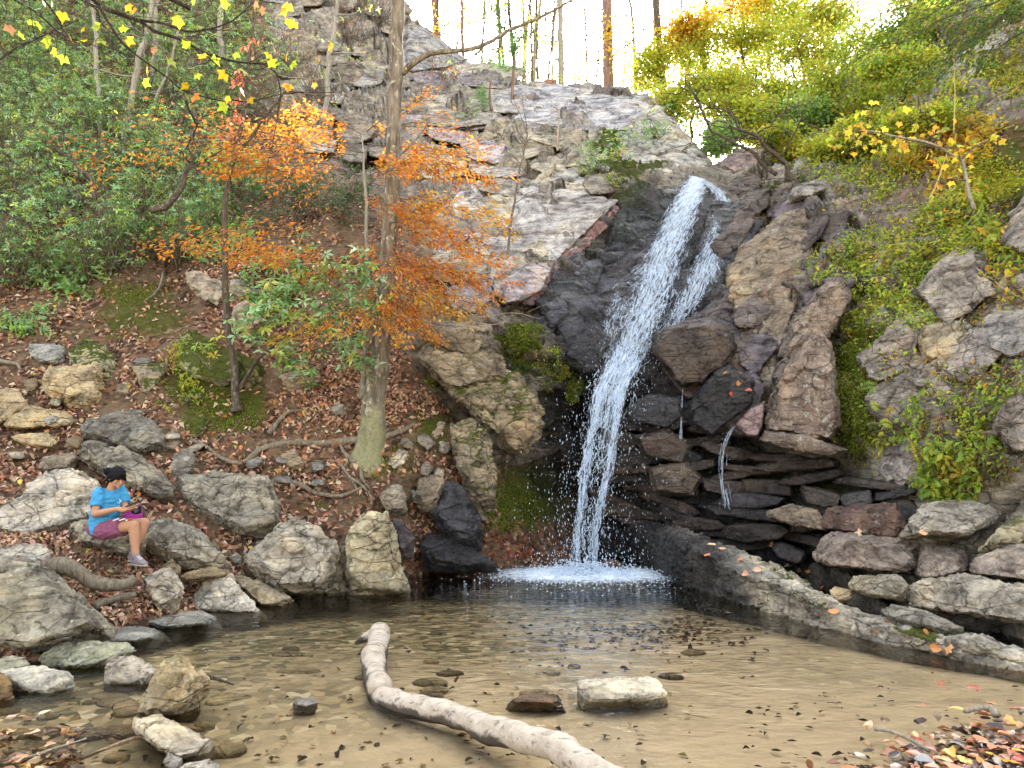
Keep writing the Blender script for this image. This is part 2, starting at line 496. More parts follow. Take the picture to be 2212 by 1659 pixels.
# water of the pool: clear sheet, mirror by Fresnel, rippled
t = NT('pool_water')
p = t.pos()
w1 = t.noise(t.scale(p, (1.0, 1.8, 1.0), (0, 0, 0.12)), 2.6, 4, 0.55, 0.6)
w2 = t.noise(t.scale(p, (1.0, 2.0, 1.0), (0, 0, -0.25)), 9.0, 3, 0.5, 0.3)
vl = t.n('ShaderNodeVectorMath', operation='DISTANCE'); t.l(p, vl.inputs[0]); vl.inputs[1].default_value = (1.2, 11.2, 0)
near = t.n('ShaderNodeMapRange'); t.l(vl.outputs['Value'], near.inputs[0]); near.inputs[1].default_value = 0.5; near.inputs[2].default_value = 8.5
near.inputs[3].default_value = 1.0; near.inputs[4].default_value = 0.07
hh = t.math('ADD', w1, t.math('MULTIPLY', w2, 0.35))
nrm = t.bump(hh, near.outputs[0], 0.075)
fr = t.n('ShaderNodeFresnel'); fr.inputs['IOR'].default_value = 1.33; t.l(nrm, fr.inputs['Normal'])
tr = t.n('ShaderNodeBsdfTransparent'); tr.inputs[0].default_value = (0.94, 0.925, 0.85, 1)
gl = t.n('ShaderNodeBsdfGlossy'); gl.inputs['Roughness'].default_value = 0.04; t.l(nrm, gl.inputs['Normal'])
m = t.n('ShaderNodeMixShader'); t.l(fr.outputs[0], m.inputs[0]); t.l(tr.outputs[0], m.inputs[1]); t.l(gl.outputs[0], m.inputs[2])
M_WATER = t.done(m.outputs[0])

# sandy pool floor
t = NT('pool_floor')
p = t.pos()
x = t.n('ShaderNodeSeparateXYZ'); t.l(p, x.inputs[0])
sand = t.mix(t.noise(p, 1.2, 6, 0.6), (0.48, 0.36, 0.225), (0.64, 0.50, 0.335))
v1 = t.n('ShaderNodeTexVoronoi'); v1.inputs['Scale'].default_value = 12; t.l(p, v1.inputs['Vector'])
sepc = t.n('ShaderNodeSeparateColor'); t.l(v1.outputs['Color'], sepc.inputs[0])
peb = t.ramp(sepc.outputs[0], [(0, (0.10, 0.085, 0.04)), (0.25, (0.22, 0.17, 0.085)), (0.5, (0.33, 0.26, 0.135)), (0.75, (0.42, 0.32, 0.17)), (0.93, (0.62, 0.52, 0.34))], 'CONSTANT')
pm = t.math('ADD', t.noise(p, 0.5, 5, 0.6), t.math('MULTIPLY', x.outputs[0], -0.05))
pm = t.math('ADD', pm, t.math('MULTIPLY', x.outputs[1], 0.058))  # pebble share grows with distance, also painting in light lost to deeper water
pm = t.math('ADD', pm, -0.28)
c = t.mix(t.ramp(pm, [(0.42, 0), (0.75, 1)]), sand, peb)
c = t.mix(t.ramp(t.noise(p, 26, 7, 0.75), [(0.64, 0), (0.72, 0.6)]), c, (0.05, 0.036, 0.02))
c = t.mix(t.ramp(t.noise(t.scale(p, (1, 1.6, 1)), 1.6, 5, 0.6), [(0.55, 0), (0.75, 0.35)]), c, (0.09, 0.07, 0.03))
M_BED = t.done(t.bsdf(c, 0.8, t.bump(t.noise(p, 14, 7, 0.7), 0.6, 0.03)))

# falling water: white, streaky film and solid strands
t = NT('white_water')
d = t.bsdf((0.72, 0.83, 0.95), 0.25, None)
trl = t.n('ShaderNodeBsdfTranslucent'); trl.inputs[0].default_value = (0.80, 0.88, 0.97, 1)
m1 = t.n('ShaderNodeMixShader'); m1.inputs[0].default_value = 0.4; t.l(d, m1.inputs[1]); t.l(trl.outputs[0], m1.inputs[2])
M_FOAM = t.done(m1.outputs[0])
t = NT('water_film')
uvn = t.n('ShaderNodeUVMap')
s1 = t.noise(t.scale(uvn.outputs[0], (30, 4.5, 1)), 1.0, 7, 0.72, 0.8)
s2 = t.noise(t.scale(uvn.outputs[0], (95, 22, 1)), 1.0, 4, 0.65, 0.5)
a = t.math('ADD', t.math('MULTIPLY', s1, 0.76), t.math('MULTIPLY', s2, 0.24))
a = t.ramp(t.math('ADD', a, t.math('MULTIPLY_ADD', t.attr('dense'), 0.36, -0.26)), [(0.45, 0.0), (0.53, 0.55), (0.66, 1)])
trp = t.n('ShaderNodeBsdfTransparent')
d = t.bsdf((0.62, 0.76, 0.93), 0.15, t.bump(s1, 0.6, 0.05))
trl = t.n('ShaderNodeBsdfTranslucent'); trl.inputs[0].default_value = (0.66, 0.80, 0.97, 1)
m1 = t.n('ShaderNodeMixShader'); m1.inputs[0].default_value = 0.35; t.l(d, m1.inputs[1]); t.l(trl.outputs[0], m1.inputs[2])
m2 = t.n('ShaderNodeMixShader'); t.l(a, m2.inputs[0]); t.l(trp.outputs[0], m2.inputs[1]); t.l(m1.outputs[0], m2.inputs[2])
M_FILM = t.done(m2.outputs[0])

# bleached driftwood with dark wet underside stains
t = NT('driftwood')
p = t.pos()
g1 = t.noise(t.scale(p, (5, 6, 6), (0, 0, -0.5)), 2.2, 8, 0.7, 0.4)
c = t.ramp(g1, [(0.28, (0.27, 0.215, 0.155)), (0.5, (0.40, 0.34, 0.265)), (0.72, (0.50, 0.44, 0.36))])
x = t.n('ShaderNodeSeparateXYZ'); t.l(p, x.inputs[0])
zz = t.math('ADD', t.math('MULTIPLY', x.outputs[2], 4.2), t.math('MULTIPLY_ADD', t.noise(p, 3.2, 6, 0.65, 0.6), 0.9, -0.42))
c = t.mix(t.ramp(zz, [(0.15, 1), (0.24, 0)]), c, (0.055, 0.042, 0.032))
c = t.mix(t.ramp(t.noise(p, 9, 5, 0.7), [(0.60, 0), (0.70, 0.7)]), c, (0.2, 0.13, 0.075))
cr_d = t.ramp(t.noise(t.scale(p, (3.5, 26, 26), (0, 0, 0.42)), 1.0, 5, 0.6, 0.8), [(0.36, 1), (0.43, 0)])
c = t.mix(t.math('MULTIPLY', cr_d, 0.75), c, (0.10, 0.075, 0.055))
M_DRIFT = t.done(t.bsdf(c, 0.7, t.bump(g1, 0.6, 0.02)))
# ------------------------------------------------------------------ terrain: one continuous sheet through surveyed points
def lin(pts):
    a = np.array(pts, float)
    return lambda x: np.interp(x, a[:, 0], a[:, 1])
SHORE = lin([(-700, 1500), (-300, 1490), (0, 1470), (120, 1432), (230, 1400), (330, 1355), (420, 1328), (560, 1302), (700, 1274), (870, 1252), (960, 1228),
             (1100, 1222), (1250, 1216), (1340, 1200), (1440, 1205), (1550, 1225), (1650, 1250), (1750, 1275), (1850, 1310), (2000, 1350), (2212, 1385), (2500, 1430), (2900, 1480)])
CREST = lin([(-700, -420), (0, -400), (600, -320), (780, -180), (840, -60), (870, 15), (940, 75), (1000, 130), (1060, 138), (1130, 170), (1200, 180), (1330, 192), (1400, 205),
             (1450, 255), (1490, 305), (1540, 352), (1580, 345), (1640, 310), (1720, 255), (1850, 120), (2000, 0), (2212, -220), (2500, -420), (2900, -500)])
CTRL = [(-700,1300,7),(-700,1000,9),(-700,700,12),(-700,300,17),(-700,-300,28),(-300,1250,7.6),(-300,900,10.6),(-300,500,15),(-300,0,23),
 (0,1250,8.0),(230,1225,8.6),(0,1100,9.3),(200,1150,9.2),(400,1150,9.5),(600,1150,10.1),(750,1150,10.5),
 (0,900,11.2),(200,900,11.3),(400,900,11.5),(600,950,11.4),(800,960,11.6),(950,1000,11.9),(1050,1050,12.1),(900,1130,11.4),(1100,1150,12.1),
 (0,700,13),(200,700,13.3),(330,640,13.9),(450,580,14.4),(362,612,14.9),(330,690,13.3),(600,700,13.4),(750,780,12.9),(900,850,12.6),
 (0,450,16),(300,450,16.7),(600,450,16.4),(800,500,15.4),(950,600,14.4),
 (0,200,20.5),(300,200,21),(600,250,20.3),(750,300,19.4),(0,0,25),(300,0,26),(600,50,25),(0,-300,33),(300,-300,34),(600,-200,32),(800,-100,29),
 (700,100,24.4),(850,50,26.5),(950,90,26.5),(1000,130,26.5),
 (900,200,22.4),(1000,180,23.6),(1130,170,24),(1330,190,22.5),(1420,220,21),(1480,290,19.4),(1530,345,18.2),
 (1000,300,19.3),(1200,300,19.2),(1400,300,18.7),(900,400,17.4),(1050,450,16.2),(1200,420,16.6),(1350,400,16.5),
 (1100,560,14.7),(1250,500,15.3),(1300,560,14.6),(1050,680,13.7),(1150,660,13.8),
 (1000,760,13.5),(1000,900,13.2),(1150,850,13.4),(1130,960,13.1),(1205,930,14.2),(1215,1030,14.3),(1210,1120,13.6),
 (1500,390,16.2),(1450,520,14.8),(1400,640,13.7),(1340,800,12.7),(1300,900,13.6),(1300,1050,13.9),(1280,1170,13.4),
 (1550,450,15.9),(1540,560,14.8),(1500,680,13.6),(1450,800,12.8),(1430,900,12.6),(1450,1000,12.6),(1500,1100,12.3),
 (1650,500,15),(1680,600,14),(1650,700,13.3),(1600,800,12.6),(1600,900,12.1),(1620,1000,12.1),(1650,1100,11.5),
 (1700,380,16.4),(1600,345,18.3),(1800,450,14),(1800,600,12.6),(1780,750,11.7),(1780,900,10.9),(1780,1000,11.1),(1800,1100,10.5),(1800,1200,9.9),
 (2000,300,13.5),(2000,450,12),(2000,600,10.8),(2000,750,9.8),(2000,900,9.2),(2000,1000,9.4),(2000,1100,9.3),(2000,1200,8.7),
 (2212,100,13),(2212,300,11),(2212,500,9.6),(2212,700,8.6),(2212,900,8),(2212,1050,8),(2212,1200,7.6),(2212,1300,7.1),
 (1800,250,19),(2000,100,17),(2000,0,19),(1900,150,19.4),(2212,-100,15.5),(2500,800,7),(2500,400,8.5),(2500,1200,6.6),(2900,800,6),(2900,300,8),(2900,1200,5.8),(2900,-300,13),(2500,-200,13.5)]
CTRL = np.array(CTRL, float)
sx = np.arange(-700, 2901, 150.0)
shore_pts = np.stack([sx, SHORE(sx), d_at_z(SHORE(sx), 0.0)], -1)
CTRL = np.concatenate([CTRL, shore_pts])
def tps(r2):
    return np.where(r2 > 1e-12, 0.5 * r2 * np.log(np.maximum(r2, 1e-12)), 0)
cxy = CTRL[:, :2] / 500.0
n = len(cxy)
K = tps(((cxy[:, None] - cxy[None]) ** 2).sum(-1)) + np.eye(n) * 0.002
Pm = np.concatenate([np.ones((n, 1)), cxy], 1)
A = np.block([[K, Pm], [Pm.T, np.zeros((3, 3))]])
sol = np.linalg.solve(A, np.concatenate([np.log(CTRL[:, 2]), np.zeros(3)]))
GX = np.arange(-720, 2921, 12.0); GY = np.arange(-540, 1681, 12.0)
gx, gy = np.meshgrid(GX, GY)
q = np.stack([gx.ravel(), gy.ravel()], -1) / 500.0
LD = np.zeros(len(q))
for k in range(0, len(q), 8000):
    s_ = q[k:k + 8000]
    LD[k:k + 8000] = tps(((s_[:, None] - cxy[None]) ** 2).sum(-1)) @ sol[:n] + sol[n] + s_ @ sol[n + 1:]
LD = LD.reshape(gx.shape)
def bil(G, x, y, x0, y0, st):
    x = np.clip((np.asarray(x, float) - x0) / st, 0, G.shape[1] - 1.001); y = np.clip((np.asarray(y, float) - y0) / st, 0, G.shape[0] - 1.001)
    i, j = x.astype(int), y.astype(int); f, g = x - i, y - j
    if G.ndim == 3: f, g = f[..., None], g[..., None]
    return (G[j, i] * (1 - f) + G[j, i + 1] * f) * (1 - g) + (G[j + 1, i] * (1 - f) + G[j + 1, i + 1] * f) * g
def D0(px, py):
    return np.exp(bil(LD, px, np.minimum(py, SHORE(px)), -720, -540, 12.0))

def inpoly(px, py, poly):
    r = np.zeros(px.shape, bool); m = len(poly)
    for i in range(m):
        x1, y1 = poly[i]; x2, y2 = poly[(i + 1) % m]
        c = ((y1 > py) != (y2 > py))
        r ^= c & (px < (x2 - x1) * (py - y1) / ((y2 - y1) if y2 != y1 else 1e-9) + x1)
    return r
def soft(M, k):
    for ax in (0, 1):
        for _ in range(2):
            c = np.cumsum(np.pad(M, [(k + 1, k) if a == ax else (0, 0) for a in (0, 1)], mode='edge'), axis=ax)
            M = (np.take(c, range(2 * k + 1, c.shape[ax]), axis=ax) - np.take(c, range(0, c.shape[ax] - 2 * k - 1), axis=ax)) / (2 * k + 1)
    return M
def mask(polys, k=3):
    M = np.zeros(gx.shape)
    for poly in polys:
        w = poly[0] if isinstance(poly[0], (int, float)) else 1.0
        pl = poly[1:] if isinstance(poly[0], (int, float)) else poly
        M = np.maximum(M, inpoly(gx, gy, pl) * w)
    return soft(M, k)
SOIL_M = mask([[(-760,-560),(560,-560),(600,150),(640,330),(860,430),(1010,600),(900,690),(890,760),(960,880),(1060,990),(1190,1085),(1245,1200),(1250,1700),(-760,1700)],
               [0.9,(1560,360),(1650,300),(1730,240),(1860,80),(2010,-40),(2300,-300),(2100,-500),(1500,-500),(1500,340)],
               [0.7,(1850,330),(2060,300),(2300,180),(2300,330),(2100,470),(1900,480)]], 3)
MOSS_M = mask([[(200,640),(310,590),(400,640),(440,720),(380,760),(250,740)],[0.8,(60,690),(220,680),(330,740),(160,760)],[(340,800),(430,760),(600,800),(590,950),(480,960),(350,880)],
               [(860,870),(960,880),(1000,960),(900,1010),(850,960)],[(1000,1060),(1120,990),(1230,1030),(1240,1150),(1160,1160),(1050,1120)],
               [0.9,(600,1040),(720,1070),(760,1130),(640,1140)],[0.8,(430,980),(620,990),(610,1060),(440,1010)],[0.8,(1300,440),(1400,420),(1420,520),(1330,560)],
               [0.7,(1280,280),(1420,270),(1440,380),(1290,410)],[0.9,(1570,420),(1680,400),(1700,450),(1590,470)],[0.8,(1600,990),(1800,1040),(1960,1080),(1900,1120),(1640,1060)],
               [1.0,(2090,330),(2212,270),(2300,380),(2200,460),(2080,450)],[0.9,(1790,720),(1900,700),(1900,980),(1830,960)],[0.8,(1060,700),(1170,690),(1190,830),(1080,800)],
               [0.6,(1160,980),(1240,980),(1250,1080),(1180,1080)],[0.6,(940,700),(1000,700),(1010,760),(930,760)],[0.5,(-50,760),(60,760),(60,900),(-50,900)]], 2)
WET_M = mask([[(1130,640),(1240,560),(1330,430),(1430,400),(1500,365),(1570,430),(1600,470),(1570,600),(1600,720),(1600,800),(1660,850),(1640,930),(1720,1000),(1900,1060),(1960,1120),(1900,1180),(1780,1240),(1780,1320),(1200,1320),(1180,1180),(1160,900),(1200,800)],
              [0.8,(1640,540),(1760,400),(1800,460),(1800,560),(1740,660)],[1.0,(1160,840),(1330,840),(1340,1220),(1180,1180)],[0.6,(900,1130),(1200,1130),(1250,1260),(880,1260)],[0.55,(1780,1180),(2212,1280),(2300,1450),(1700,1300)]], 3)
RUST_M = mask([[(1120,640),(1240,480),(1340,430),(1300,560),(1180,680)],[(1700,1030),(1950,1040),(1960,1130),(1720,1120)],[0.6,(1720,560),(1820,560),(1800,700),(1700,700)],
               [0.7,(950,330),(1100,380),(1080,520),(960,480)],[0.6,(1360,760),(1480,740),(1480,1050),(1360,1000)]], 3)
def fld(M, px, py): return bil(M, px, py, -720, -540, 12.0)

NC, NR = 901, 350
pxs = np.linspace(-700, 2900, NC)
crest, bott = CREST(pxs), SHORE(pxs) + 170
tt = np.linspace(0, 1, NR)[:, None]
PX = np.broadcast_to(pxs, (NR, NC)); PY = crest + tt * (bott - crest)
W0 = PA(PX, PY, D0(PX, PY))
def gnormal(W):
    n_ = np.cross(np.gradient(W, axis=1), np.gradient(W, axis=0))
    n_ = unit(n_)
    return np.where((n_ * (np.array([0, 0, CAMZ]) - W)).sum(-1, keepdims=True) > 0, n_, -n_)
NRM = gnormal(W0)
so = fld(SOIL_M, PX, PY).ravel()
w_ = W0.reshape(-1, 3)
# cliffs break into bedded blocks: tilted, flattened cells, each pushed in or out, plus finer chips
ca, sa = math.cos(0.30), math.sin(0.30)
wt = np.stack([w_[:, 0] * ca - w_[:, 2] * sa, w_[:, 1], w_[:, 0] * sa + w_[:, 2] * ca], -1)
wt = wt + 0.12 * np.stack([fbm(w_ * 1.7, 3, 5), fbm(w_ * 1.7 + 40, 3, 9), fbm(w_ * 1.7 + 80, 3, 13)], -1)
b1, e1, o1 = voro(wt * np.array([0.75, 0.75, 1.5]), 11)
b2, e2, o2 = voro(wt * np.array([2.0, 2.0, 4.2]), 21)
dr = 0.34 * (b1 - 0.5) + 0.10 * (b2 - 0.5) + 0.10 * fbm(w_ * 1.1, 4, 3) + 0.03 * fbm(w_ * 6, 3, 31) - 0.10 * np.exp(-e1 / 0.05) - 0.035 * np.exp(-e2 / 0.06)
zz = wt[:, 2] / 0.66 + 0.8 * fbm(w_ * 0.33, 3, 101); z2 = wt[:, 2] / 0.23 + 0.6 * fbm(w_ * 0.8, 3, 111)
dr = dr + 0.15 * ((wt * np.array([0.75, 0.75, 1.5]) - o1) * cell_tilt(b1)).sum(1) + 0.06 * ((wt * np.array([2.0, 2.0, 4.2]) - o2) * cell_tilt(b2)).sum(1)
lay = lambda q, sd: (((q - np.floor(q)) ** 1.6) - 0.35) * (0.35 + 1.1 * hsh(np.floor(q).astype(np.int64), np.floor(b1 * 7).astype(np.int64), np.zeros(len(q), np.int64), sd))
lm = np.clip(0.75 + 1.2 * fbm(w_ * 0.4, 3, 121), 0.1, 1.3)
dr = dr + lm * (0.20 * lay(zz, 3) + 0.05 * lay(z2, 4))
CRK = np.clip(0.9 * np.exp(-e1 / 0.035) + 0.7 * np.exp(-e2 / 0.05) + 0.55 * ((zz - np.floor(zz)) < 0.10) + 0.35 * ((z2 - np.floor(z2)) < 0.13), 0, 1) * (1 - so) * np.clip(0.5 + fbm(w_ * 0.9, 3, 131), 0, 1)
ds = 0.16 * fbm(w_ * 0.55, 3, 41) + 0.05 * fbm(w_ * 2.6, 4, 51)
dist_amp = np.clip(w_[:, 1] / 13.0, 0.45, 1.6)
STM = mask([[(1440,360),(1600,360),(1610,470),(1530,640),(1440,760),(1380,860),(1270,860),(1290,640),(1400,520)]], 2)
dr = dr * (1 - 0.75 * fld(STM, PX, PY).ravel())
DISP = (dr * (1 - so) * dist_amp + ds * so)
DISP = DISP * np.clip((PY.ravel() - crest[None].repeat(NR, 0).ravel()) / 30.0, 0.35, 1)
W = (w_ + NRM.reshape(-1, 3) * DISP[:, None]).reshape(NR, NC, 3)
# plateau behind the crest
back = []
top = W[0]; hd = unit(top * np.array([1, 1, 0]))
fall = np.interp(pxs, [-700, 700, 900, 1500, 1700, 2000, 2900], [0.25, 0.2, -0.05, -0.04, 0.12, 0.35, 0.5])
for k in range(1, 19):
    r_ = 0.5 * k + 0.028 * k ** 2.9
    pnt = top + hd * r_
    pnt[:, 2] += fall * np.minimum(r_, 26) + 0.25 * fbm(pnt * 0.35, 3, 61) * min(1, k / 3)
    back.append(pnt)
back = np.stack(back[::-1])
NB = len(back)
ALL = np.concatenate([back, W]).reshape(-1, 3)
apx = np.concatenate([np.broadcast_to(pxs, (NB, NC)), PX]).ravel(); apy = np.concatenate([np.broadcast_to(crest, (NB, NC)), PY]).ravel()
A_soil = fld(SOIL_M, apx, apy); A_soil[:NB * NC] = np.maximum(A_soil[:NB * NC], np.repeat(np.linspace(1, 0.0, NB), NC))
A_crk = np.concatenate([np.zeros(NB * NC), CRK])
A_moss, A_wet, A_rust = fld(MOSS_M, apx, apy), fld(WET_M, apx, apy), fld(RUST_M, apx, apy)
i, j = np.meshgrid(np.arange(NC - 1), np.arange(NB + NR - 1))
qd = np.stack([j * NC + i, (j + 1) * NC + i, (j + 1) * NC + i + 1, j * NC + i + 1], -1).reshape(-1, 4)
soilq = A_soil[qd].mean(1) > 0.5
def sub(sel, name, kind):
    used = np.unique(qd[sel]); mp = np.full(len(ALL), -1); mp[used] = np.arange(len(used))
    o = put(name, ALL[used], M_TERRAIN, base=(0, 14, 0), quads=mp[qd[sel]], attrs=dict(soil=A_soil[used], moss=A_moss[used], wet=A_wet[used], crk=A_crk[used], rust=A_rust[used]))
    return tag(o, kind=kind)
sub(soilq, 'hillside', 'structure')
sub(~soilq, 'cliff', 'structure')
NRM = gnormal(W)
def gridpos(px, py):
    px, py = np.asarray(px, float), np.asarray(py, float)
    u = np.clip((px + 700) / 4, 0, NC - 1.001); c, b = CREST(px), SHORE(px) + 170
    v = np.clip((py - c) / (b - c) * (NR - 1), 0, NR - 1.001)
    return u, v
def surf(px, py):
    u, v = gridpos(px, py)
    return bil(W, u, v, 0, 0, 1)
def snorm(px, py):
    u, v = gridpos(px, py)
    return unit(bil(NRM, u, v, 0, 0, 1))
def S1(px, py): return surf(np.array([px]), np.array([py]))[0]
def N1(px, py): return snorm(np.array([px]), np.array([py]))[0]
def dsurf(px, py): return float(S1(px, py)[1])

# pool floor and near bank: one sheet running from behind the camera under the pool
bx = np.concatenate([np.linspace(-60, -8, 20)[:-1], np.linspace(-8, 10, 150), np.linspace(10, 60, 20)[1:]])
by = np.concatenate([np.linspace(-70, -3, 18)[:-1], np.linspace(-3, 16, 160)])
X, Y = np.meshgrid(bx, by)
pp = np.stack([X.ravel(), Y.ravel(), X.ravel() * 0], -1)
Z = -0.085 + 0.02 * fbm(pp * 0.5, 3, 71) + 0.012 * fbm(pp * 2.2, 3, 81) - 0.26 * np.clip((pp[:, 1] - 6) / 5, 0, 1)
Z += 0.035 * np.clip((4.6 - pp[:, 1]) / 2.5, 0, 1) * np.clip((pp[:, 0] + 1.5) / 3.0, 0, 1)     # shoal toward the lower right
Z += np.clip((1.2 - pp[:, 1]) / 6.0, 0, 3) * 0.9
pp[:, 2] = Z
i, j = np.meshgrid(np.arange(len(bx) - 1), np.arange(len(by) - 1)); nb = len(bx)
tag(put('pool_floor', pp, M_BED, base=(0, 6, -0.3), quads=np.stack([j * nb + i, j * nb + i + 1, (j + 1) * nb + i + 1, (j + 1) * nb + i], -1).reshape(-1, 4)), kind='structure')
bedz = lambda x, y: float(np.interp(0, [0, 1], [-0.3, -0.3]))
tag(put('water', [(-9, -1.2, 0), (9, -1.2, 0), (9, 13.4, 0), (-9, 13.4, 0)], M_WATER, base=(0, 6, 0), quads=[(0, 1, 2, 3)], smooth=False), kind='structure')
# ------------------------------------------------------------------ rocks: faceted bodies, each of its own size, place and thickness
FR = dict(a=(0, 0), b=(734.4, 0), c=(1468.8, 0), d=(0, 553), e=(734.4, 553), f=(1468.8, 553), g=(0, 1106), h=(734.4, 1106), i=(1468.8, 1106), v=None)
def V2(frame, pts):
    p = np.array(pts, float)
    return p if frame == 'v' else p * 0.33594 + np.array(FR[frame])
GRAY, TAN, DARK, PALE, WHITE = (0.25, 0.245, 0.225), (0.36, 0.305, 0.205), (0.17, 0.165, 0.16), (0.37, 0.355, 0.33), (0.56, 0.55, 0.53)
BROWN, PURP, BLUEG, BLACK, LICH = (0.22, 0.18, 0.125), (0.25, 0.19, 0.19), (0.27, 0.28, 0.28), (0.10, 0.10, 0.11), (0.30, 0.30, 0.22)
ROCKS = []
def rock(label, frame, pts, col=GRAY, mode='bank', d=None, d2=None, th=None, k=0.55, moss=0.0, wet=0.0, rust=0.0, name='boulder', cat='boulder', group=None, front=None, hang=0.0, rough=1.0):
    ROCKS.append(dict(label=label, p=V2(frame, pts), col=col, mode=mode, d=d, d2=d2, th=th, k=k, moss=moss, wet=wet, rust=rust, name=name, cat=cat, group=group,
                      front=None if front is None else V2(frame, front), hang=hang, rough=rough))
def R_(x): return rng.uniform(-x, x)
def hull_points(r):
    p = r['p']; x0, y0 = p.min(0); x1, y1 = p.max(0)
    w, h = x1 - x0, y1 - y0
    c = p.mean(0) * 0.4 + np.array([(x0 + x1) / 2, (y0 + y1) / 2]) * 0.6
    pts = []
    if r['mode'] == 'slab':          # a plate lying on the slope
        dd = D0(p[:, 0], p[:, 1]) if r['d'] is None else np.interp(p[:, 0], [x0, x1], [r['d'], r['d2'] or r['d']])
        dm = float(dd.mean()); th = r['th'] or 0.30 * min(w, h) * px_of(dm)
        dd = np.minimum(dd, surf(p[:, 0], p[:, 1])[:, 1] - 0.02) if r['d'] is None else dd
        dd = dd * 0.7 + dm * 0.3 if r['d'] is None else dd
        pts.append(PA(p[:, 0], p[:, 1], dd + 0.02))
        q_ = c + (p - c) * 0.86 + np.array([0, 0.03 * h])
        pts.append(PA(q_[:, 0], q_[:, 1], dd - th * rng.uniform(0.75, 1.0, len(p))))
        q_ = c + (p - c) * 0.8
        pts.append(PA(q_[:, 0], q_[:, 1], dd + 0.5 + th * 0.5))
    else:
        yb = p[:, 1]
        if r['mode'] == 'pool':
            d0 = r['d'] or float(d_at_z(y1 - 0.04 * h, 0.0)); d1 = d0
        else:
            d0 = r['d'] if r['d'] else dsurf((x0 + x1) / 2, y1 - 0.12 * h) - 0.05
            d1 = d0
        if r['d2']: d1 = r['d2']
        dl = np.interp(p[:, 0], [x0, x1], [d0, d1])
        dm = (d0 + d1) / 2
        th = r['th'] or max(0.85 * min(w, 1.5 * h), 0.45 * w) * px_of(dm)
        up = (y1 - yb) / max(h, 1)
        do = dl + th * r['k'] * up
        pts.append(PA(p[:, 0], p[:, 1], do))
        if r['front'] is None:
            f = c + (p - c) * rng.uniform(0.60, 0.78, (len(p), 1)) + np.array([R_(0.05) * w, 0.10 * h])
            fd = np.interp(f[:, 0], [x0, x1], [d0, d1]) + th * r['k'] * (y1 - f[:, 1]) / max(h, 1) - th * rng.uniform(0.22, 0.34, len(p))
            pts.append(PA(f[:, 0], f[:, 1], fd))
        else:
            f = r['front']
            pts.append(PA(f[:, 0], f[:, 1], np.interp(f[:, 0], [x0, x1], [d0, d1]) + th * r['k'] * (y1 - f[:, 1]) / max(h, 1) - th * 0.35))
        bk = c + (p - c) * 0.78 + np.array([0, 0.03 * h])
        bd = np.interp(bk[:, 0], [x0, x1], [d0, d1]) + th
        pts.append(PA(bk[:, 0], bk[:, 1], bd))
        # root the stone in the ground or the pool floor
        lowm = up < 0.35
        if r['hang'] == 0 and lowm.any():
            b = pts[0][lowm].copy(); b[:, 1] += th * 0.35
            drop = (0.13 if min(w, h) * px_of(dm) > 0.1 else 0.10) if r['mode'] == 'pool' else 0.22 * h * px_of(dm)
            cc = b.mean(0); b = cc + (b - cc) * (1.04 + min(0.5, 0.035 / (min(w, h) * px_of(dm))) if r['mode'] == 'pool' else 0.9)
            b[:, 2] = b[:, 2].min() - drop
            pts.append(b)
    return np.concatenate(pts), dm, min(w, h) * px_of(dm)

LEDGE = [(1262,1158,1166,1180,.5),(1300,1140,1152,1182,.6),(1345,1124,1140,1196,.75),(1400,1128,1150,1228,.85),(1468,1136,1173,1264,.9),(1540,1160,1206,1286,.85),(1603,1190,1238,1305,.8),(1680,1222,1262,1328,.75),(1757,1262,1294,1352,.65),(1831,1304,1324,1369,.55),(1900,1328,1350,1387,.5),(1968,1348,1369,1405,.5),(2040,1356,1382,1420,.5),(2107,1366,1393,1433,.5),(2212,1410,1427,1446,.45),(2330,1444,1458,1476,.4)]
def ledge_hull():
    bm = bmesh.new(); rings = []
    for k, (x, yb, yf, yw, th) in enumerate(LEDGE):
        dw = float(d_at_z(yw, 0.0)); und = np.interp(x, [1262, 1500, 1800, 2330], [-0.10, -0.16, 0.02, 0.05])
        j_ = lambda a: float(rng.normal(0, a))
        pts = [P(x, yb + j_(2), dw + th + 0.1), P(x, yf - (yf - yb) * 0.45 + j_(3), dw + th * 0.55), P(x, yf + j_(2), dw + und + j_(0.05)), P(x, (yf + yw) / 2 + j_(3), dw + und * 0.9 + j_(0.04)), P(x, yw, dw + j_(0.03)), P(x, yw, dw) - np.array([0, -0.05, 0.3]), P(x, yw, dw + th) - np.array([0, 0, 0.3])]
        rings.append([bm.verts.new(q_) for q_ in pts])
    n_ = len(rings[0])
    for a, b in zip(rings[:-1], rings[1:]):
        for i_ in range(n_): bm.faces.new((a[i_], b[i_], b[(i_ + 1) % n_], a[(i_ + 1) % n_]))
    bm.faces.new(rings[0]); bm.faces.new(rings[-1][::-1])
    bmesh.ops.recalc_face_normals(bm, faces=bm.faces)
    return bm
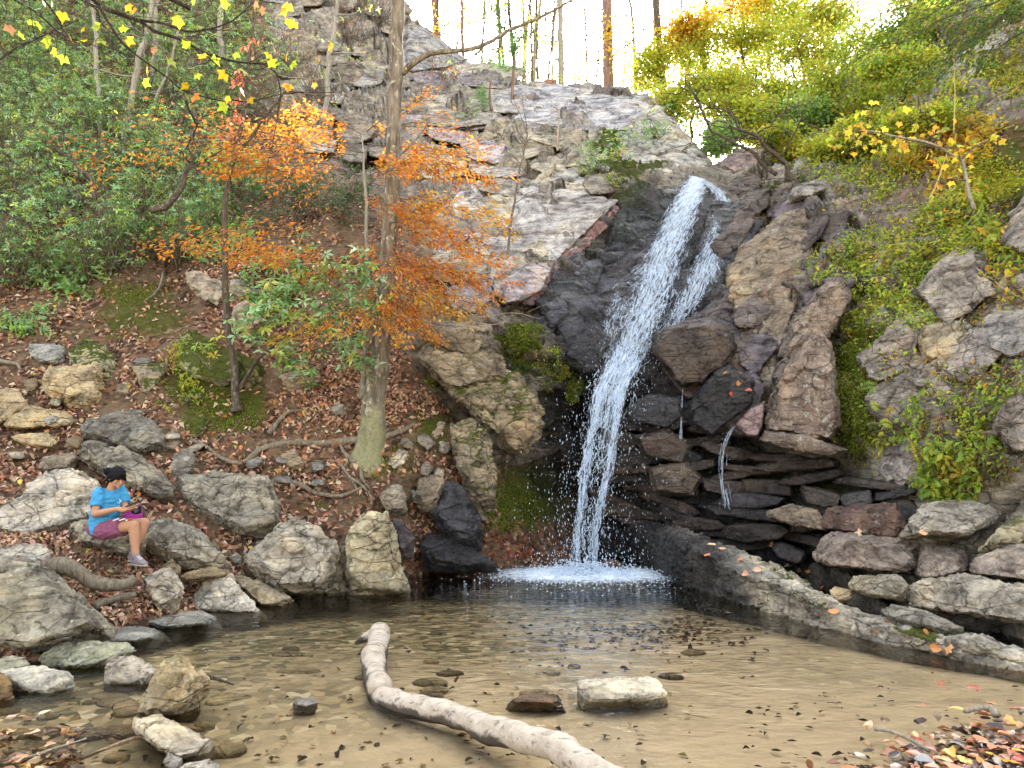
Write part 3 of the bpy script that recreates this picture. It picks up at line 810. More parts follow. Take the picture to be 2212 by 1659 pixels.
def build_rocks():
    tmp = []
    for r in ROCKS:
        if r['mode'] == 'sweep': bm, dm, size = ledge_hull(), 8.0, 0.5
        else:
            pts, dm, size = hull_points(r)
            bm = bmesh.new()
            for q_ in pts: bm.verts.new(q_)
            bmesh.ops.convex_hull(bm, input=bm.verts)
            loose = [v for v in bm.verts if not v.link_faces]
            bmesh.ops.delete(bm, geom=loose, context='VERTS')
        me = bpy.data.meshes.new('tmp'); bm.to_mesh(me); bm.free()
        o = bpy.data.objects.new('tmp', me); COL.objects.link(o)
        vox = min(max(0.011, 2.3 * px_of(dm)), 0.08, size / 14)
        m = o.modifiers.new('r', 'REMESH'); m.mode = 'VOXEL'; m.voxel_size = max(vox, 0.006)
        s = o.modifiers.new('s', 'SMOOTH'); s.iterations = 1; s.factor = 0.5
        tmp.append((r, o, size, vox))
    dg = bpy.context.evaluated_depsgraph_get()
    for idx, (r, o, size, vox) in enumerate(tmp):
        me = o.evaluated_get(dg).data
        n_ = len(me.vertices)
        co = np.zeros(n_ * 3, np.float32); me.vertices.foreach_get('co', co); co = co.reshape(-1, 3).astype(float)
        no = np.zeros(n_ * 3, np.float32); me.vertices.foreach_get('normal', no); no = no.reshape(-1, 3).astype(float)
        lt = np.zeros(len(me.polygons), np.int32); me.polygons.foreach_get('loop_total', lt)
        li = np.zeros(len(me.loops), np.int32); me.loops.foreach_get('vertex_index', li)
        quads = li.reshape(-1, 4) if (lt == 4).all() else None
        s = max(size, 0.12)
        q_ = co / s + idx * 7.7
        qb = q_ * np.array([1.0, 1.0, 1.5]) + 0.25 * np.stack([fbm(q_ * 2, 2, 1), fbm(q_ * 2 + 9, 2, 2), fbm(q_ * 2 + 5, 2, 3)], -1)
        b, e, o1_ = voro(qb * 2.3, 5)
        b3, e3, o3_ = voro(qb * 6.0, 15)
        fac = 0.13 * ((qb * 2.3 - o1_) * cell_tilt(b)).sum(1) + 0.045 * ((qb * 6.0 - o3_) * cell_tilt(b3)).sum(1)
        a = r['rough'] * min(s, 1.3) * (0.6 if r['mode'] == 'slab' else 0.85)
        disp = a * (fac * (0.55 if r['mode'] == 'slab' else 0.5) + (0.02 if r['mode'] == 'slab' else 0.045) * fbm(q_ * 1.5, 3, 2) + 0.05 * (b - 0.5) + 0.02 * (b3 - 0.5) + 0.018 * fbm(q_ * 9, 3, 4) - 0.035 * np.exp(-e / 0.04) - 0.012 * np.exp(-e3 / 0.05)) - 0.01 * a
        co = co + no * disp[:, None]
        crk = np.clip(0.8 * np.exp(-e / 0.03) + 0.5 * np.exp(-e3 / 0.05), 0, 1) * np.clip(0.35 + fbm(q_ * 1.6, 3, 12), 0, 0.85)
        mossv = np.clip(r['moss'] + 0 * co[:, 0], 0, 1)
        wetv = np.full(n_, float(r['wet']))
        if r['mode'] == 'sweep': wetv = np.clip(np.interp(co[:, 0] + 0.25 * fbm(co * 2.5, 3, 6), [2.3, 2.65, 3.1], [1.0, 0.85, 0.0]), 0, 1); mossv = np.clip(0.25 + 0.6 * fbm(co * 1.5, 2, 5), 0, 0.6) * (1 - wetv)
        if r['mode'] in ('pool', 'sweep'): wetv = np.maximum(wetv, np.clip((0.05 + 0.02 * fbm(co * 5, 2, 8) - co[:, 2]) / 0.03, 0, 0.30))
        ob = put(r['name'], co, M_ROCK, quads=quads, faces=None if quads is not None else [tuple(pp_.vertices) for pp_ in me.polygons],
                 attrs=dict(moss=mossv, wet=wetv, crk=crk, rust=np.full(n_, float(r['rust']))))
        wm = np.array([1.22, 1.165, 1.04]) if r['wet'] < 0.3 and r['mode'] != 'slab' else np.array([1.04, 1.03, 1.03])
        ob.color = (*np.clip(np.array(r['col']) * wm, 0, 0.8), 1)
        tag(ob, r['label'], r['cat'], r['group'])
        r['ob'] = ob
    for r, o, *_ in tmp:
        m_ = o.data; bpy.data.objects.remove(o); bpy.data.meshes.remove(m_)

# left bank
rock('pale flat-topped gray block, farthest up the bank at the left edge of the moss', 'd', [(160,620),(195,568),(330,560),(420,585),(412,655),(290,682),(170,650)], BLUEG)
rock('lichen-yellowed boulder with sloping shoulder standing behind the square tan block', 'd', [(430,590),(560,520),(620,540),(745,660),(745,800),(700,815),(640,760),(450,680)], LICH, moss=0.35)
rock('large square tan block with a cracked face and leaves on its top', 'd', [(240,850),(310,720),(640,690),(658,720),(650,900),(560,985),(440,970),(290,900)], TAN, front=[(330,760),(620,745),(600,900),(540,940),(320,860)])
rock('small brown stone wedged left of the square tan block', 'd', [(140,800),(240,785),(245,840),(215,880),(160,860)], BROWN, name='stone', cat='stone')
rock('rounded tan boulder cut by the left frame edge, under the square tan block', 'd', [(-60,850),(60,835),(150,890),(180,950),(100,1010),(20,1060),(-60,1080)], TAN)
rock('wide flat tan slab tilted over a dark gap, below the square tan block', 'd', [(20,1050),(60,985),(190,960),(420,1000),(500,1050),(470,1090),(330,1105),(130,1115),(20,1095)], TAN, hang=1)
rock('thin yellowish slab under the wide flat tan slab', 'd', [(60,1165),(130,1145),(300,1130),(375,1190),(340,1225),(180,1210)], TAN, name='rock_slab', cat='rock slab')
rock('low flat gray-tan block among leaves behind the pinkish boulder', 'd', [(245,1330),(280,1285),(500,1260),(510,1290),(460,1350),(290,1375),(250,1365)], (0.3,0.27,0.22))
rock('small brown wedge stone left of the dark spotted boulder', 'd', [(420,1185),(480,1155),(535,1175),(530,1240),(450,1225)], BROWN, name='stone', cat='stone')
rock('big dark gray boulder speckled with white lichen, above the slanting boulder', 'd', [(515,1100),(600,1050),(760,990),(900,1000),(1010,1070),(1090,1140),(1060,1220),(920,1285),(830,1240),(700,1200),(540,1180)], (0.19,0.19,0.18), front=[(560,1130),(780,1120),(1000,1130),(1030,1190),(910,1240),(720,1170)], moss=0.12)
rock('long gray boulder slanting down to the right just behind the seated person', 'd', [(510,1240),(560,1175),(700,1210),(900,1290),(1060,1400),(1140,1490),(1110,1560),(1040,1580),(840,1510),(720,1430),(600,1370),(520,1290)], (0.25,0.24,0.21), hang=1, front=[(560,1260),(740,1300),(960,1420),(1090,1510),(1040,1550),(860,1470),(620,1350)])
rock('small upright gray stone standing between the slanting boulder and the square block', 'd', [(1090,1380),(1110,1290),(1180,1225),(1240,1235),(1270,1280),(1245,1380),(1110,1420)], (0.22,0.21,0.19), name='stone', cat='stone')
rock('large square gray block with a cracked lichen face, right of the slanting boulder', 'd', [(1140,1520),(1130,1400),(1180,1388),(1400,1390),(1720,1410),(1760,1490),(1800,1600),(1790,1690),(1700,1770),(1540,1770),(1380,1700),(1250,1640)], (0.26,0.25,0.22), front=[(1170,1450),(1400,1450),(1720,1470),(1770,1600),(1740,1690),(1560,1740),(1400,1670),(1190,1560)])
rock('broad pale pinkish boulder with a smooth top, left of the seated person', 'd', [(100,1560),(180,1430),(300,1380),(460,1360),(520,1400),(650,1450),(640,1560),(580,1700),(320,1760),(60,1740)], PALE, k=0.75, front=[(140,1590),(350,1560),(600,1550),(600,1650),(320,1740),(100,1720)])
rock('pale sloping boulder at the left frame edge below the pinkish boulder', 'd', [(-60,1640),(60,1570),(240,1495),(255,1540),(330,1750),(200,1790),(-60,1760)], PALE, k=0.7)
rock('brown half-buried block with leaves behind it, left of the mossy mound', 'd', [(855,700),(900,680),(1080,690),(1060,760),(1000,800),(940,890),(905,880),(890,780)], (0.27,0.245,0.19), moss=0.3)
rock('large mossy boulder with white lichen spots behind the thin sapling', 'd', [(1090,600),(1180,500),(1240,480),(1400,560),(1500,620),(1640,680),(1700,720),(1640,820),(1500,830),(1300,780),(1100,700)], LICH, moss=0.5)
rock('gray boulder leaning out of the undercut earth bank', 'd', [(1180,80),(1240,70),(1290,120),(1430,170),(1470,240),(1420,340),(1350,320),(1260,240),(1190,160)], (0.32,0.29,0.25), hang=1)
rock('flat gray slab right of the boulder leaning from the earth bank', 'd', [(1470,150),(1540,145),(1680,220),(1650,260),(1530,270),(1480,240)], GRAY, name='rock_slab', cat='rock slab')
rock('pale rock under the flat slab beside the sapling trunk', 'd', [(1500,330),(1580,280),(1680,350),(1700,420),(1560,500),(1500,440)], (0.31,0.28,0.25))
rock('square tan block alone on the leafy slope left of the big trunk', 'd', [(1790,775),(1880,740),(2040,715),(2075,800),(1990,830),(1840,880),(1830,840)], (0.31,0.26,0.18))
rock('small mossy stone set in the green mound under the sapling', 'd', [(1160,1080),(1240,1020),(1330,1030),(1335,1100),(1290,1160),(1170,1150)], LICH, moss=0.5, name='stone', cat='stone')
rock('pointed tan stone hanging under the long root', 'd', [(1790,1280),(1890,1240),(1960,1330),(1900,1370),(1830,1340)], (0.36,0.31,0.22), name='stone', cat='stone')
rock('small gray stone in leaves left of the big trunk base', 'd', [(2110,990),(2170,945),(2212,950),(2230,1020),(2140,1015)], GRAY, name='stone', cat='stone')
rock('small stone tucked at the right end of the dark spotted boulder', 'd', [(1040,1180),(1100,1120),(1160,1160),(1150,1240),(1060,1250)], (0.24,0.22,0.19), name='stone', cat='stone')
rock('small brown stone between the square tan block and the half-buried block', 'd', [(740,830),(830,800),(840,880),(770,890),(740,870)], (0.25,0.23,0.18), name='stone', cat='stone')
rock('pale mossy boulder among shrubs high on the left hillside', 'a', [(280,1360),(400,1200),(520,1190),(530,1260),(420,1400),(330,1430)], (0.33,0.35,0.30), moss=0.3)
rock('flat-topped tan rock the person in the blue shirt sits on', 'g', [(420,60),(560,30),(800,30),(960,50),(960,180),(860,290),(740,285),(520,210),(450,120)], (0.29,0.27,0.22), d=8.75, k=0.5, th=1.0, front=[(480,95),(700,80),(930,90),(920,180),(840,260),(540,180)])
rock('gray boulder with lichen spots touching the right side of the seat rock', 'g', [(910,170),(960,50),(1030,25),(1180,60),(1330,150),(1400,230),(1460,300),(1440,350),(1330,320),(1150,310),(1000,240)], (0.27,0.26,0.23), d=8.75)
rock('big rounded pale boulder at the waterline left of the upright pillar', 'g', [(1580,280),(1680,190),(1760,90),(1850,35),(1930,45),(2060,120),(2165,220),(2150,400),(2060,450),(1870,490),(1790,490),(1700,380),(1600,340)], (0.36, 0.335, 0.29), mode='pool', th=1.1, d=9.1)
rock('white triangular quartz rock at the water edge', 'g', [(1180,600),(1260,500),(1350,400),(1480,410),(1550,490),(1660,600),(1660,640),(1400,640),(1200,640)], WHITE, mode='pool', k=0.6)
rock('low brown slab sloping into the pool right of the white triangular rock', 'g', [(1470,410),(1520,395),(1640,440),(1750,500),(1880,550),(1830,590),(1660,600),(1560,500)], (0.32,0.28,0.21), mode='pool', th=0.8)
rock('huge sloping gray boulder with green stains at the left frame edge', 'g', [(-260,420),(-120,310),(120,290),(220,310),(330,440),(500,560),(600,640),(635,690),(600,740),(400,810),(160,890),(0,850),(-240,800)], (0.26,0.25,0.215), mode='pool', d=6.5, k=0.5, th=1.3, moss=0.10, front=[(-200,520),(100,470),(230,420),(460,650),(570,710),(380,770),(160,850),(-180,760)])
rock('pale rough boulder just behind the huge sloping boulder', 'g', [(-60,250),(100,210),(250,200),(320,240),(330,330),(290,370),(220,310),(100,330),(-60,330)], PALE, d=7.6)
rock('pale upright stone with leaves at its foot, right of the thick root', 'g', [(910,420),(1000,370),(1080,360),(1160,430),(1180,520),(1100,590),(1020,620),(960,540)], PALE, d=7.9)
rock('flat wet gray stone at the shore below the white triangular rock', 'g', [(890,710),(1000,670),(1160,640),(1300,630),(1390,680),(1330,710),(1180,720),(1000,740)], BLUEG, mode='pool', k=0.9, th=0.7, name='stone', cat='stone')
rock('flat gray stone with one yellow leaf at the shore', 'g', [(640,790),(720,730),(860,715),(1030,760),(1000,800),(860,830),(690,835)], BLUEG, mode='pool', k=0.9, th=0.8, name='stone', cat='stone')
rock('low greenish rounded stone in front of the huge sloping boulder', 'g', [(250,930),(400,830),(500,815),(700,830),(840,850),(890,890),(760,930),(560,990),(380,1000),(270,980)], (0.29,0.30,0.23), mode='pool', k=0.8, moss=0.1, name='stone', cat='stone')
rock('white flat stone in the shallows at the left frame edge', 'g', [(-60,1020),(200,980),(440,1030),(465,1080),(420,1110),(300,1160),(200,1140),(60,1110),(-60,1080)], (0.45,0.44,0.40), mode='pool', k=0.8, name='stone', cat='stone')
rock('gray-green rounded stone behind the white flat stone', 'g', [(-60,960),(80,920),(150,935),(200,980),(0,1020),(-60,1020)], (0.28,0.29,0.24), mode='pool', d=5.7, name='stone', cat='stone')
rock('brown boulder cut by the left frame edge in the shallows', 'g', [(-80,1030),(30,1030),(70,1090),(70,1190),(0,1210),(-80,1190)], (0.24,0.17,0.09), mode='pool', name='stone', cat='stone')
rock('pale trapezoid stone half sunk beside the leaning rock', 'g', [(670,1100),(680,950),(730,930),(770,945),(870,930),(960,970),(1020,1040),(980,1090),(800,1105)], (0.42,0.39,0.34), mode='pool', k=0.6, name='stone', cat='stone')
rock('tall tan rock leaning to the right out of the shallow water', 'g', [(880,1290),(960,1190),(1030,1080),(1060,950),(1130,915),(1210,935),(1260,1000),(1330,1080),(1320,1130),(1180,1200),(1060,1290),(960,1310)], (0.33,0.28,0.19), mode='pool', k=0.45, th=0.45, moss=0.15, name='stone', cat='stone')
rock('jagged gray stone under the fallen stick', 'g', [(850,1330),(960,1300),(1080,1330),(1110,1380),(1250,1430),(1370,1480),(1300,1530),(1160,1580),(1080,1500),(920,1460),(860,1400)], (0.36,0.345,0.31), mode='pool', k=0.8, th=0.55, name='stone', cat='stone')
rock('little gray stone just below the jagged stone', 'g', [(1050,1600),(1100,1540),(1170,1590),(1130,1640),(1060,1640)], (0.33,0.32,0.30), mode='pool', name='stone', cat='stone')
rock('gray stone cut by the bottom frame edge', 'g', [(1150,1640),(1200,1610),(1340,1590),(1420,1630),(1400,1700),(1160,1700)], (0.36,0.35,0.33), mode='pool', name='stone', cat='stone')
rock('tiny white stone barely above water in the left shallows', 'g', [(1885,1215),(1920,1190),(2000,1190),(2050,1225),(1990,1245),(1900,1245)], (0.5,0.49,0.47), mode='pool', k=0.9, th=0.14, name='stone', cat='stone')
rock('brown stone by the shoe of the seated person', 'g', [(1040,350),(1110,300),(1170,360),(1150,400),(1060,380)], BROWN, d=8.4, name='stone', cat='stone')
rock('long low brown stone behind the pale upright stone', 'g', [(1150,420),(1200,385),(1370,350),(1480,370),(1480,400),(1330,410),(1200,440)], BROWN, d=8.3, name='stone', cat='stone')
rock('small stone in leaves left of the big rounded boulder', 'g', [(1470,290),(1520,255),(1560,290),(1540,330),(1480,325)], GRAY, d=9.0, name='stone', cat='stone')
rock('dark boulder squeezed between the big rounded boulder and the pillar', 'g', [(2165,300),(2180,190),(2260,170),(2300,330),(2250,420),(2170,390)], (0.2,0.18,0.16), d=9.6)
rock('upright pale pillar of cracked rock standing in the pool', 'h', [(40,110),(130,10),(200,-15),(310,-10),(350,110),(390,240),(420,400),(410,500),(330,510),(200,510),(130,490),(60,430),(45,250)], (0.36,0.335,0.255), mode='pool', d=9.35, k=0.12, th=0.75, moss=0.12, front=[(80,150),(200,50),(300,40),(330,200),(345,400),(330,490),(150,480),(80,400)])
rock('black wet angular block leaning on brown rock right of the pillar', 'v', [(930,1108),(950,1040),(976,1033),(1003,1050),(1022,1100),(1042,1140),(1035,1155),(1000,1165),(975,1140),(950,1110)], BLACK, wet=0.5, d=10.9)
rock('brown rock topped with leaves left of the black wet block', 'e', [(480,1530),(510,1420),(600,1400),(680,1440),(640,1560),(560,1610),(500,1590)], (0.22,0.19,0.15), d=11.0, wet=0.2)
rock('plain gray stone behind the top of the pillar', 'e', [(255,1540),(330,1470),(390,1460),(420,1560),(430,1640),(300,1640)], (0.22,0.205,0.18), d=10.7)
rock('dark purple stone just right of the pillar', 'h', [(330,30),(400,40),(480,170),(470,220),(400,260),(370,170)], (0.15,0.13,0.13), d=10.4, wet=0.4)
rock('broken black rock low at the waterline below the black wet block', 'h', [(510,200),(580,130),(640,140),(800,230),(930,270),(1000,340),(860,350),(680,340),(560,300)], BLACK, mode='pool', d=10.7, wet=0.6, moss=0.1)
rock('upright brown slab split by a dark groove on the mossy slope', 'e', [(700,1080),(850,1040),(920,1080),(980,1200),(1000,1350),(1010,1560),(960,1560),(900,1420),(820,1440),(740,1300)], (0.24,0.21,0.16), moss=0.3, d=11.4)
rock('narrow plank-shaped stone lying on green moss', 'e', [(550,1170),(640,1060),(680,1070),(690,1100),(590,1200)], (0.30,0.26,0.20), name='stone', cat='stone')
rock('whitish stone in moss right of the trunk roots', 'e', [(280,1320),(380,1240),(440,1250),(430,1320),(340,1380)], (0.38,0.35,0.29), name='stone', cat='stone')
# the nose of rock left of the fall
rock('cracked gray upper block of the overhanging nose left of the fall', 'e', [(500,470),(620,420),(840,420),(980,440),(960,560),(900,640),(700,640),(560,560)], (0.235,0.215,0.18), d=12.7, th=1.2, hang=1, k=0.3)
rock('lichen-patched middle block of the overhanging nose left of the fall', 'e', [(480,640),(560,560),(900,600),(1040,640),(1100,760),(800,860),(650,830)], (0.265,0.24,0.19), d=12.4, th=1.2, hang=1, k=0.3, moss=0.15)
rock('mossy rounded lower bulge of the overhanging nose left of the fall', 'e', [(640,820),(720,770),(920,740),(1150,740),(1260,880),(1300,1010),(1290,1160),(1190,1260),(1080,1230),(960,1120),(880,1040),(760,930)], (0.23,0.20,0.15), d=12.2, th=1.2, hang=1, k=0.25, moss=0.3, rust=0.3)
# center cliff
rock('long red-purple slab edge slanting down left of the fall', 'b', [(1380,1640),(1500,1490),(1700,1310),(1800,1330),(1790,1400),(1640,1540),(1440,1720)], (0.26,0.165,0.16), mode='slab', th=0.28, rust=0.6, name='rock_slab', cat='rock slab')
rock('purple slab below the red-purple slab edge', 'e', [(1110,160),(1200,90),(1400,10),(1450,30),(1300,260),(1240,340),(1180,320)], (0.23,0.16,0.17), mode='slab', th=0.25, rust=0.4, wet=0.3, name='rock_slab', cat='rock slab')
rock('dark blue-green wet slab left of the white water', 'e', [(1240,330),(1420,80),(1500,10),(1720,20),(1660,230),(1500,420),(1340,480)], (0.13,0.14,0.145), mode='slab', th=0.30, wet=0.85, moss=0.15, name='rock_slab', cat='rock slab')
rock('wet blue-gray slab right against the middle of the fall', 'e', [(1490,540),(1650,280),(1820,150),(1930,240),(1800,520),(1740,680),(1560,640)], (0.22,0.22,0.23), mode='slab', th=0.28, wet=0.75, name='rock_slab', cat='rock slab')
rock('flat lichen-gray slab topping the cliff under the little pine', 'b', [(640,510),(850,420),(1000,400),(1180,430),(1195,480),(1000,560),(800,600),(740,560)], (0.33,0.33,0.29), mode='bank', k=0.9, th=2.2, hang=1, name='rock_slab', cat='rock slab')
rock('tilted slab below the cliff-top slab, left of the little pine', 'b', [(690,690),(800,620),(960,600),(985,660),(920,740),(760,720)], (0.29,0.30,0.27), k=0.8, th=1.6, name='rock_slab', cat='rock slab')
rock('great pale outcrop shouldering the skyline right of the big trunk', 'b', [(400,470),(410,200),(430,120),(540,180),(600,250),(760,340),(830,390),(700,440),(440,470)], (0.33,0.335,0.33), mode='slab', th=1.0, name='outcrop', cat='outcrop')
rock('dark overhung block left of the big trunk high on the cliff', 'b', [(-40,560),(-20,430),(80,390),(160,460),(110,570),(20,590)], (0.20,0.185,0.165))
rock('gray capstone behind the big trunk high on the cliff', 'b', [(120,400),(220,390),(300,410),(290,480),(180,480)], (0.30,0.29,0.26))
for lb, pts, cl in [('leftmost thin ledge stone of the brown row across the middle cliff', [(820,930),(870,870),(950,900),(900,950)], (0.22,0.19,0.15)),
                    ('second ledge stone of the brown row, with a sharp pale top', [(880,870),(950,830),(1010,870),(980,910),(920,900)], (0.27,0.25,0.21)),
                    ('rounded brown ledge stone in the middle of the cliff row', [(1000,880),(1060,850),(1130,880),(1110,925),(1010,925)], (0.21,0.18,0.14)),
                    ('wide low brown ledge stone at the foot of the cliff row', [(1050,960),(1130,920),(1260,940),(1240,980),(1090,985)], (0.23,0.20,0.16)),
                    ('pale-topped block at the right end of the cliff row', [(1400,920),(1450,860),(1560,870),(1540,985),(1440,985)], (0.27,0.26,0.23)),
                    ('pale pointed rock below the cliff row', [(1200,1210),(1300,1120),(1390,1010),(1400,1060),(1350,1180),(1270,1240)], (0.36,0.345,0.30)),
                    ('small reddish block at the rim beside the skyline pine trunks', [(1300,540),(1330,505),(1395,510),(1395,560)], (0.36,0.21,0.15))]:
    rock(lb, 'b', pts, cl, name='ledge_stone', cat='ledge stone', hang=0)
for lb, pts, cl in [('upper brown layer of the crag behind the hanging red leaves', [(1700,300),(1800,220),(1950,190),(2080,260),(2090,330),(1950,400),(1750,380)], (0.25,0.225,0.19)),
                    ('middle layer of the crag behind the hanging red leaves', [(1690,430),(1900,390),(2060,400),(2010,500),(1800,510)], (0.27,0.25,0.21)),
                    ('lowest layer of the crag, above the orange beech sprays', [(1640,650),(1800,580),(1910,620),(1890,730),(1700,730)], (0.28,0.26,0.22)),
                    ('top gray boulder of the crag left of the big trunk', [(1900,130),(2000,60),(2140,40),(2212,120),(2170,200),(2000,190)], (0.26,0.25,0.24))]:
    rock(lb, 'a', pts, cl, name='crag_block', cat='crag', hang=0)
# right of the fall
rock('tall pale brown slab right beside the upper fall', 'v', [(1568,575),(1610,520),(1700,455),(1745,450),(1740,500),(1762,560),(1700,720),(1680,780),(1640,770),(1600,720),(1570,640)], (0.27,0.225,0.165), mode='slab', th=0.45, rust=0.25, wet=0.1, name='rock_slab', cat='rock slab')
rock('narrow slab leaning on the tall pale brown slab from the right', 'v', [(1690,770),(1720,690),(1790,600),(1820,590),(1840,640),(1790,720),(1760,790),(1700,790)], (0.24,0.20,0.165), mode='slab', th=0.4, d=11.9, d2=11.2, rust=0.2, name='rock_slab', cat='rock slab')
rock('pointed purple-brown buttress right of the little side fall', 'v', [(1640,915),(1680,850),(1710,770),(1767,714),(1795,740),(1805,850),(1820,920),(1800,955),(1740,945),(1650,935)], (0.255,0.205,0.165), mode='slab', th=0.55, d=11.4, d2=10.6, rust=0.4, name='buttress', cat='buttress')
rock('pinkish rock at the left foot of the pointed buttress', 'f', [(350,1080),(430,1000),(550,930),(535,1100),(500,1170),(420,1150)], (0.33,0.245,0.24), mode='slab', th=0.35, d=11.6, d2=11.3, rust=0.3)
rock('thin overhanging lip under the pointed buttress', 'f', [(500,1180),(540,1120),(800,1140),(1000,1220),(1080,1250),(1000,1295),(800,1265),(650,1235)], (0.22,0.18,0.145), mode='slab', th=0.4, d=11.1, d2=10.2, name='rock_slab', cat='rock slab')
rock('black wet boulder with leaves on it beside the side trickle', 'f', [(60,1080),(50,950),(200,760),(330,700),(480,800),(480,930),(320,1080),(200,1160)], (0.13,0.13,0.135), mode='slab', th=0.5, d=12.0, d2=11.7, wet=0.8, rust=0.2)
rock('dark brown wet boulder right beside the middle of the fall', 'f', [(0,850),(-180,620),(-160,480),(20,420),(200,400),(340,480),(370,600),(280,720),(150,830)], (0.17,0.14,0.12), mode='slab', th=0.45, d=12.5, d2=12.3, wet=0.6, rust=0.4)
rock('dark wet ledge with a glossy top right of the lower fall', 'v', [(1350,880),(1400,850),(1470,860),(1480,900),(1440,925),(1360,910)], (0.15,0.15,0.155), mode='slab', th=0.35, d=12.3, d2=12.1, wet=0.75)
rock('brown wet ledge stone beside the free-falling water', 'v', [(1370,940),(1440,925),(1500,960),(1480,1000),(1390,985)], (0.18,0.14,0.11), mode='slab', th=0.35, d=12.2, d2=12.0, wet=0.55, rust=0.3)
rock('square brown wet block below the glossy ledge', 'v', [(1400,1010),(1480,990),(1520,1030),(1500,1070),(1410,1060)], (0.2,0.16,0.12), mode='slab', th=0.35, d=12.1, d2=11.9, wet=0.5, rust=0.3)
rock('purple-gray rock at the lip of the fall beneath the dead shrub', 'c', [(240,1050),(360,950),(560,950),(640,980),(600,1090),(500,1130),(330,1100)], (0.27,0.225,0.235), mode='bank', k=0.8, th=1.4)
rock('flat gray slab stepping down right of the dead shrub', 'c', [(720,1100),(760,1010),(850,980),(890,1080),(740,1150)], (0.30,0.31,0.31), name='rock_slab', cat='rock slab')
rock('long gray slab stretching right under the dead shrub', 'c', [(700,1250),(740,1190),(1000,1130),(1170,1080),(1000,1185),(800,1265)], (0.28,0.285,0.29), mode='bank', k=0.7, th=0.9, name='rock_slab', cat='rock slab')
rock('sloping gray slab under yellow leaves right of the creek', 'c', [(860,900),(960,840),(1000,880),(900,1000),(840,1000)], (0.29,0.29,0.28), name='rock_slab', cat='rock slab')
rock('steep pale rock rib near the top right corner', 'c', [(1500,740),(1700,450),(1900,200),(2130,170),(2140,230),(1960,380),(1800,560),(1620,700)], (0.37,0.35,0.30), mode='slab', th=0.5, name='outcrop', cat='outcrop')
rock('gray bulge of rock at the right frame edge under the yellow moss', 'c', [(2050,1560),(2120,1380),(2230,1250),(2400,1200),(2400,1640),(2200,1640)], (0.27,0.25,0.22), mode='slab', th=0.5, name='outcrop', cat='outcrop')
rock('tan rock face among vines right of the buttress', 'f', [(1520,560),(1560,440),(1800,400),(1900,520),(1860,640),(1700,690),(1560,640)], (0.30,0.26,0.18), mode='slab', th=0.35, name='outcrop', cat='outcrop')
rock('speckled gray rock face at the right frame edge among vines', 'f', [(1940,400),(2000,350),(2260,340),(2300,600),(2140,660),(1980,600)], (0.28,0.27,0.25), mode='slab', th=0.35, name='outcrop', cat='outcrop')
# ledges at the lower right
rock('long diagonal rock ledge right of the pool, black and wet at its far end', 'v', [(1262,1150),(2330,1440),(2330,1480),(1262,1180)], (0.40, 0.385, 0.35), mode='sweep', name='ledge', cat='ledge', rough=1.3)
rock('thin gray ledge behind the pale end of the long ledge', 'i', [(1290,640),(1370,590),(1580,630),(1720,710),(1830,745),(1700,745),(1530,720),(1340,675)], (0.28,0.275,0.25), mode='pool', d=7.1, d2=6.7, th=0.5, name='ledge', cat='ledge')
rock('thick purple-gray bed with white lichen dots above the long ledge', 'i', [(850,270),(920,150),(1010,120),(1200,160),(1530,170),(1550,330),(1480,385),(1250,365),(1050,340),(870,325)], (0.23,0.20,0.19), d=9.0, d2=8.1, th=1.1, k=0.3, hang=1, wet=0.15, rust=0.2, name='ledge', cat='ledge')
rock('brown square bed right of the white-dotted bed', 'i', [(1500,390),(1540,220),(1700,210),(1830,250),(1860,370),(1700,425),(1550,425)], (0.25,0.215,0.195), d=8.1, d2=7.6, th=1.0, k=0.3, hang=1, name='ledge', cat='ledge')
rock('gray-violet bed reaching the right frame edge', 'i', [(1860,340),(1900,270),(2050,220),(2330,180),(2330,450),(2050,410),(1880,390)], (0.28,0.25,0.235), d=7.5, d2=6.9, th=1.0, k=0.3, hang=1, name='ledge', cat='ledge')
rock('knobby ledge stone with a pale spot over the dark slot', 'i', [(1080,460),(1130,410),(1250,420),(1400,400),(1480,470),(1450,565),(1350,525),(1200,535),(1090,495)], (0.29,0.275,0.23), d=8.0, d2=7.4, th=0.9, k=0.3, hang=1, name='ledge', cat='ledge')
rock('long pale overhanging bed above the dark slot at the right', 'i', [(1450,480),(1600,430),(1830,395),(2000,430),(2330,490),(2330,710),(2100,650),(1850,610),(1650,590),(1480,595)], (0.32,0.305,0.27), d=7.4, d2=6.4, th=0.9, k=0.3, hang=1, name='ledge', cat='ledge')
rock('smooth gray slab resting under the leafy vine at the right', 'v', [(1962,1130),(2000,1085),(2100,1078),(2165,1105),(2140,1135),(2095,1155),(2030,1150),(1975,1145)], (0.30,0.29,0.265), d=7.9, th=0.9, k=0.6, name='rock_slab', cat='rock slab')
rock('yellow-lichened rock right of the smooth gray slab', 'i', [(1960,190),(2030,110),(2170,30),(2300,10),(2300,180),(2100,195),(2000,225)], (0.31,0.29,0.22), d=7.5, moss=0.2)
rock('round tan cobble lying in the slot behind the long ledge', 'i', [(960,500),(1000,480),(1110,500),(1125,540),(1080,575),(1000,570),(965,530)], (0.35,0.29,0.20), d=8.05, name='cobble', cat='cobble')
rock('rust-streaked wet wall under the vine overhang', 'i', [(900,100),(940,-30),(1400,-60),(1470,90),(1450,160),(1200,155),(1000,120)], (0.20,0.13,0.10), d=9.5, d2=8.6, th=0.9, k=0.2, hang=1, wet=0.35, rust=0.8, name='ledge', cat='ledge')
rock('stepped brown ledge left of the rust-streaked wall', 'i', [(560,0),(700,-50),(900,-20),(960,120),(900,110),(700,70),(570,40)], (0.24,0.20,0.16), d=10.3, d2=9.5, th=0.9, k=0.2, hang=1, wet=0.2, name='ledge', cat='ledge')
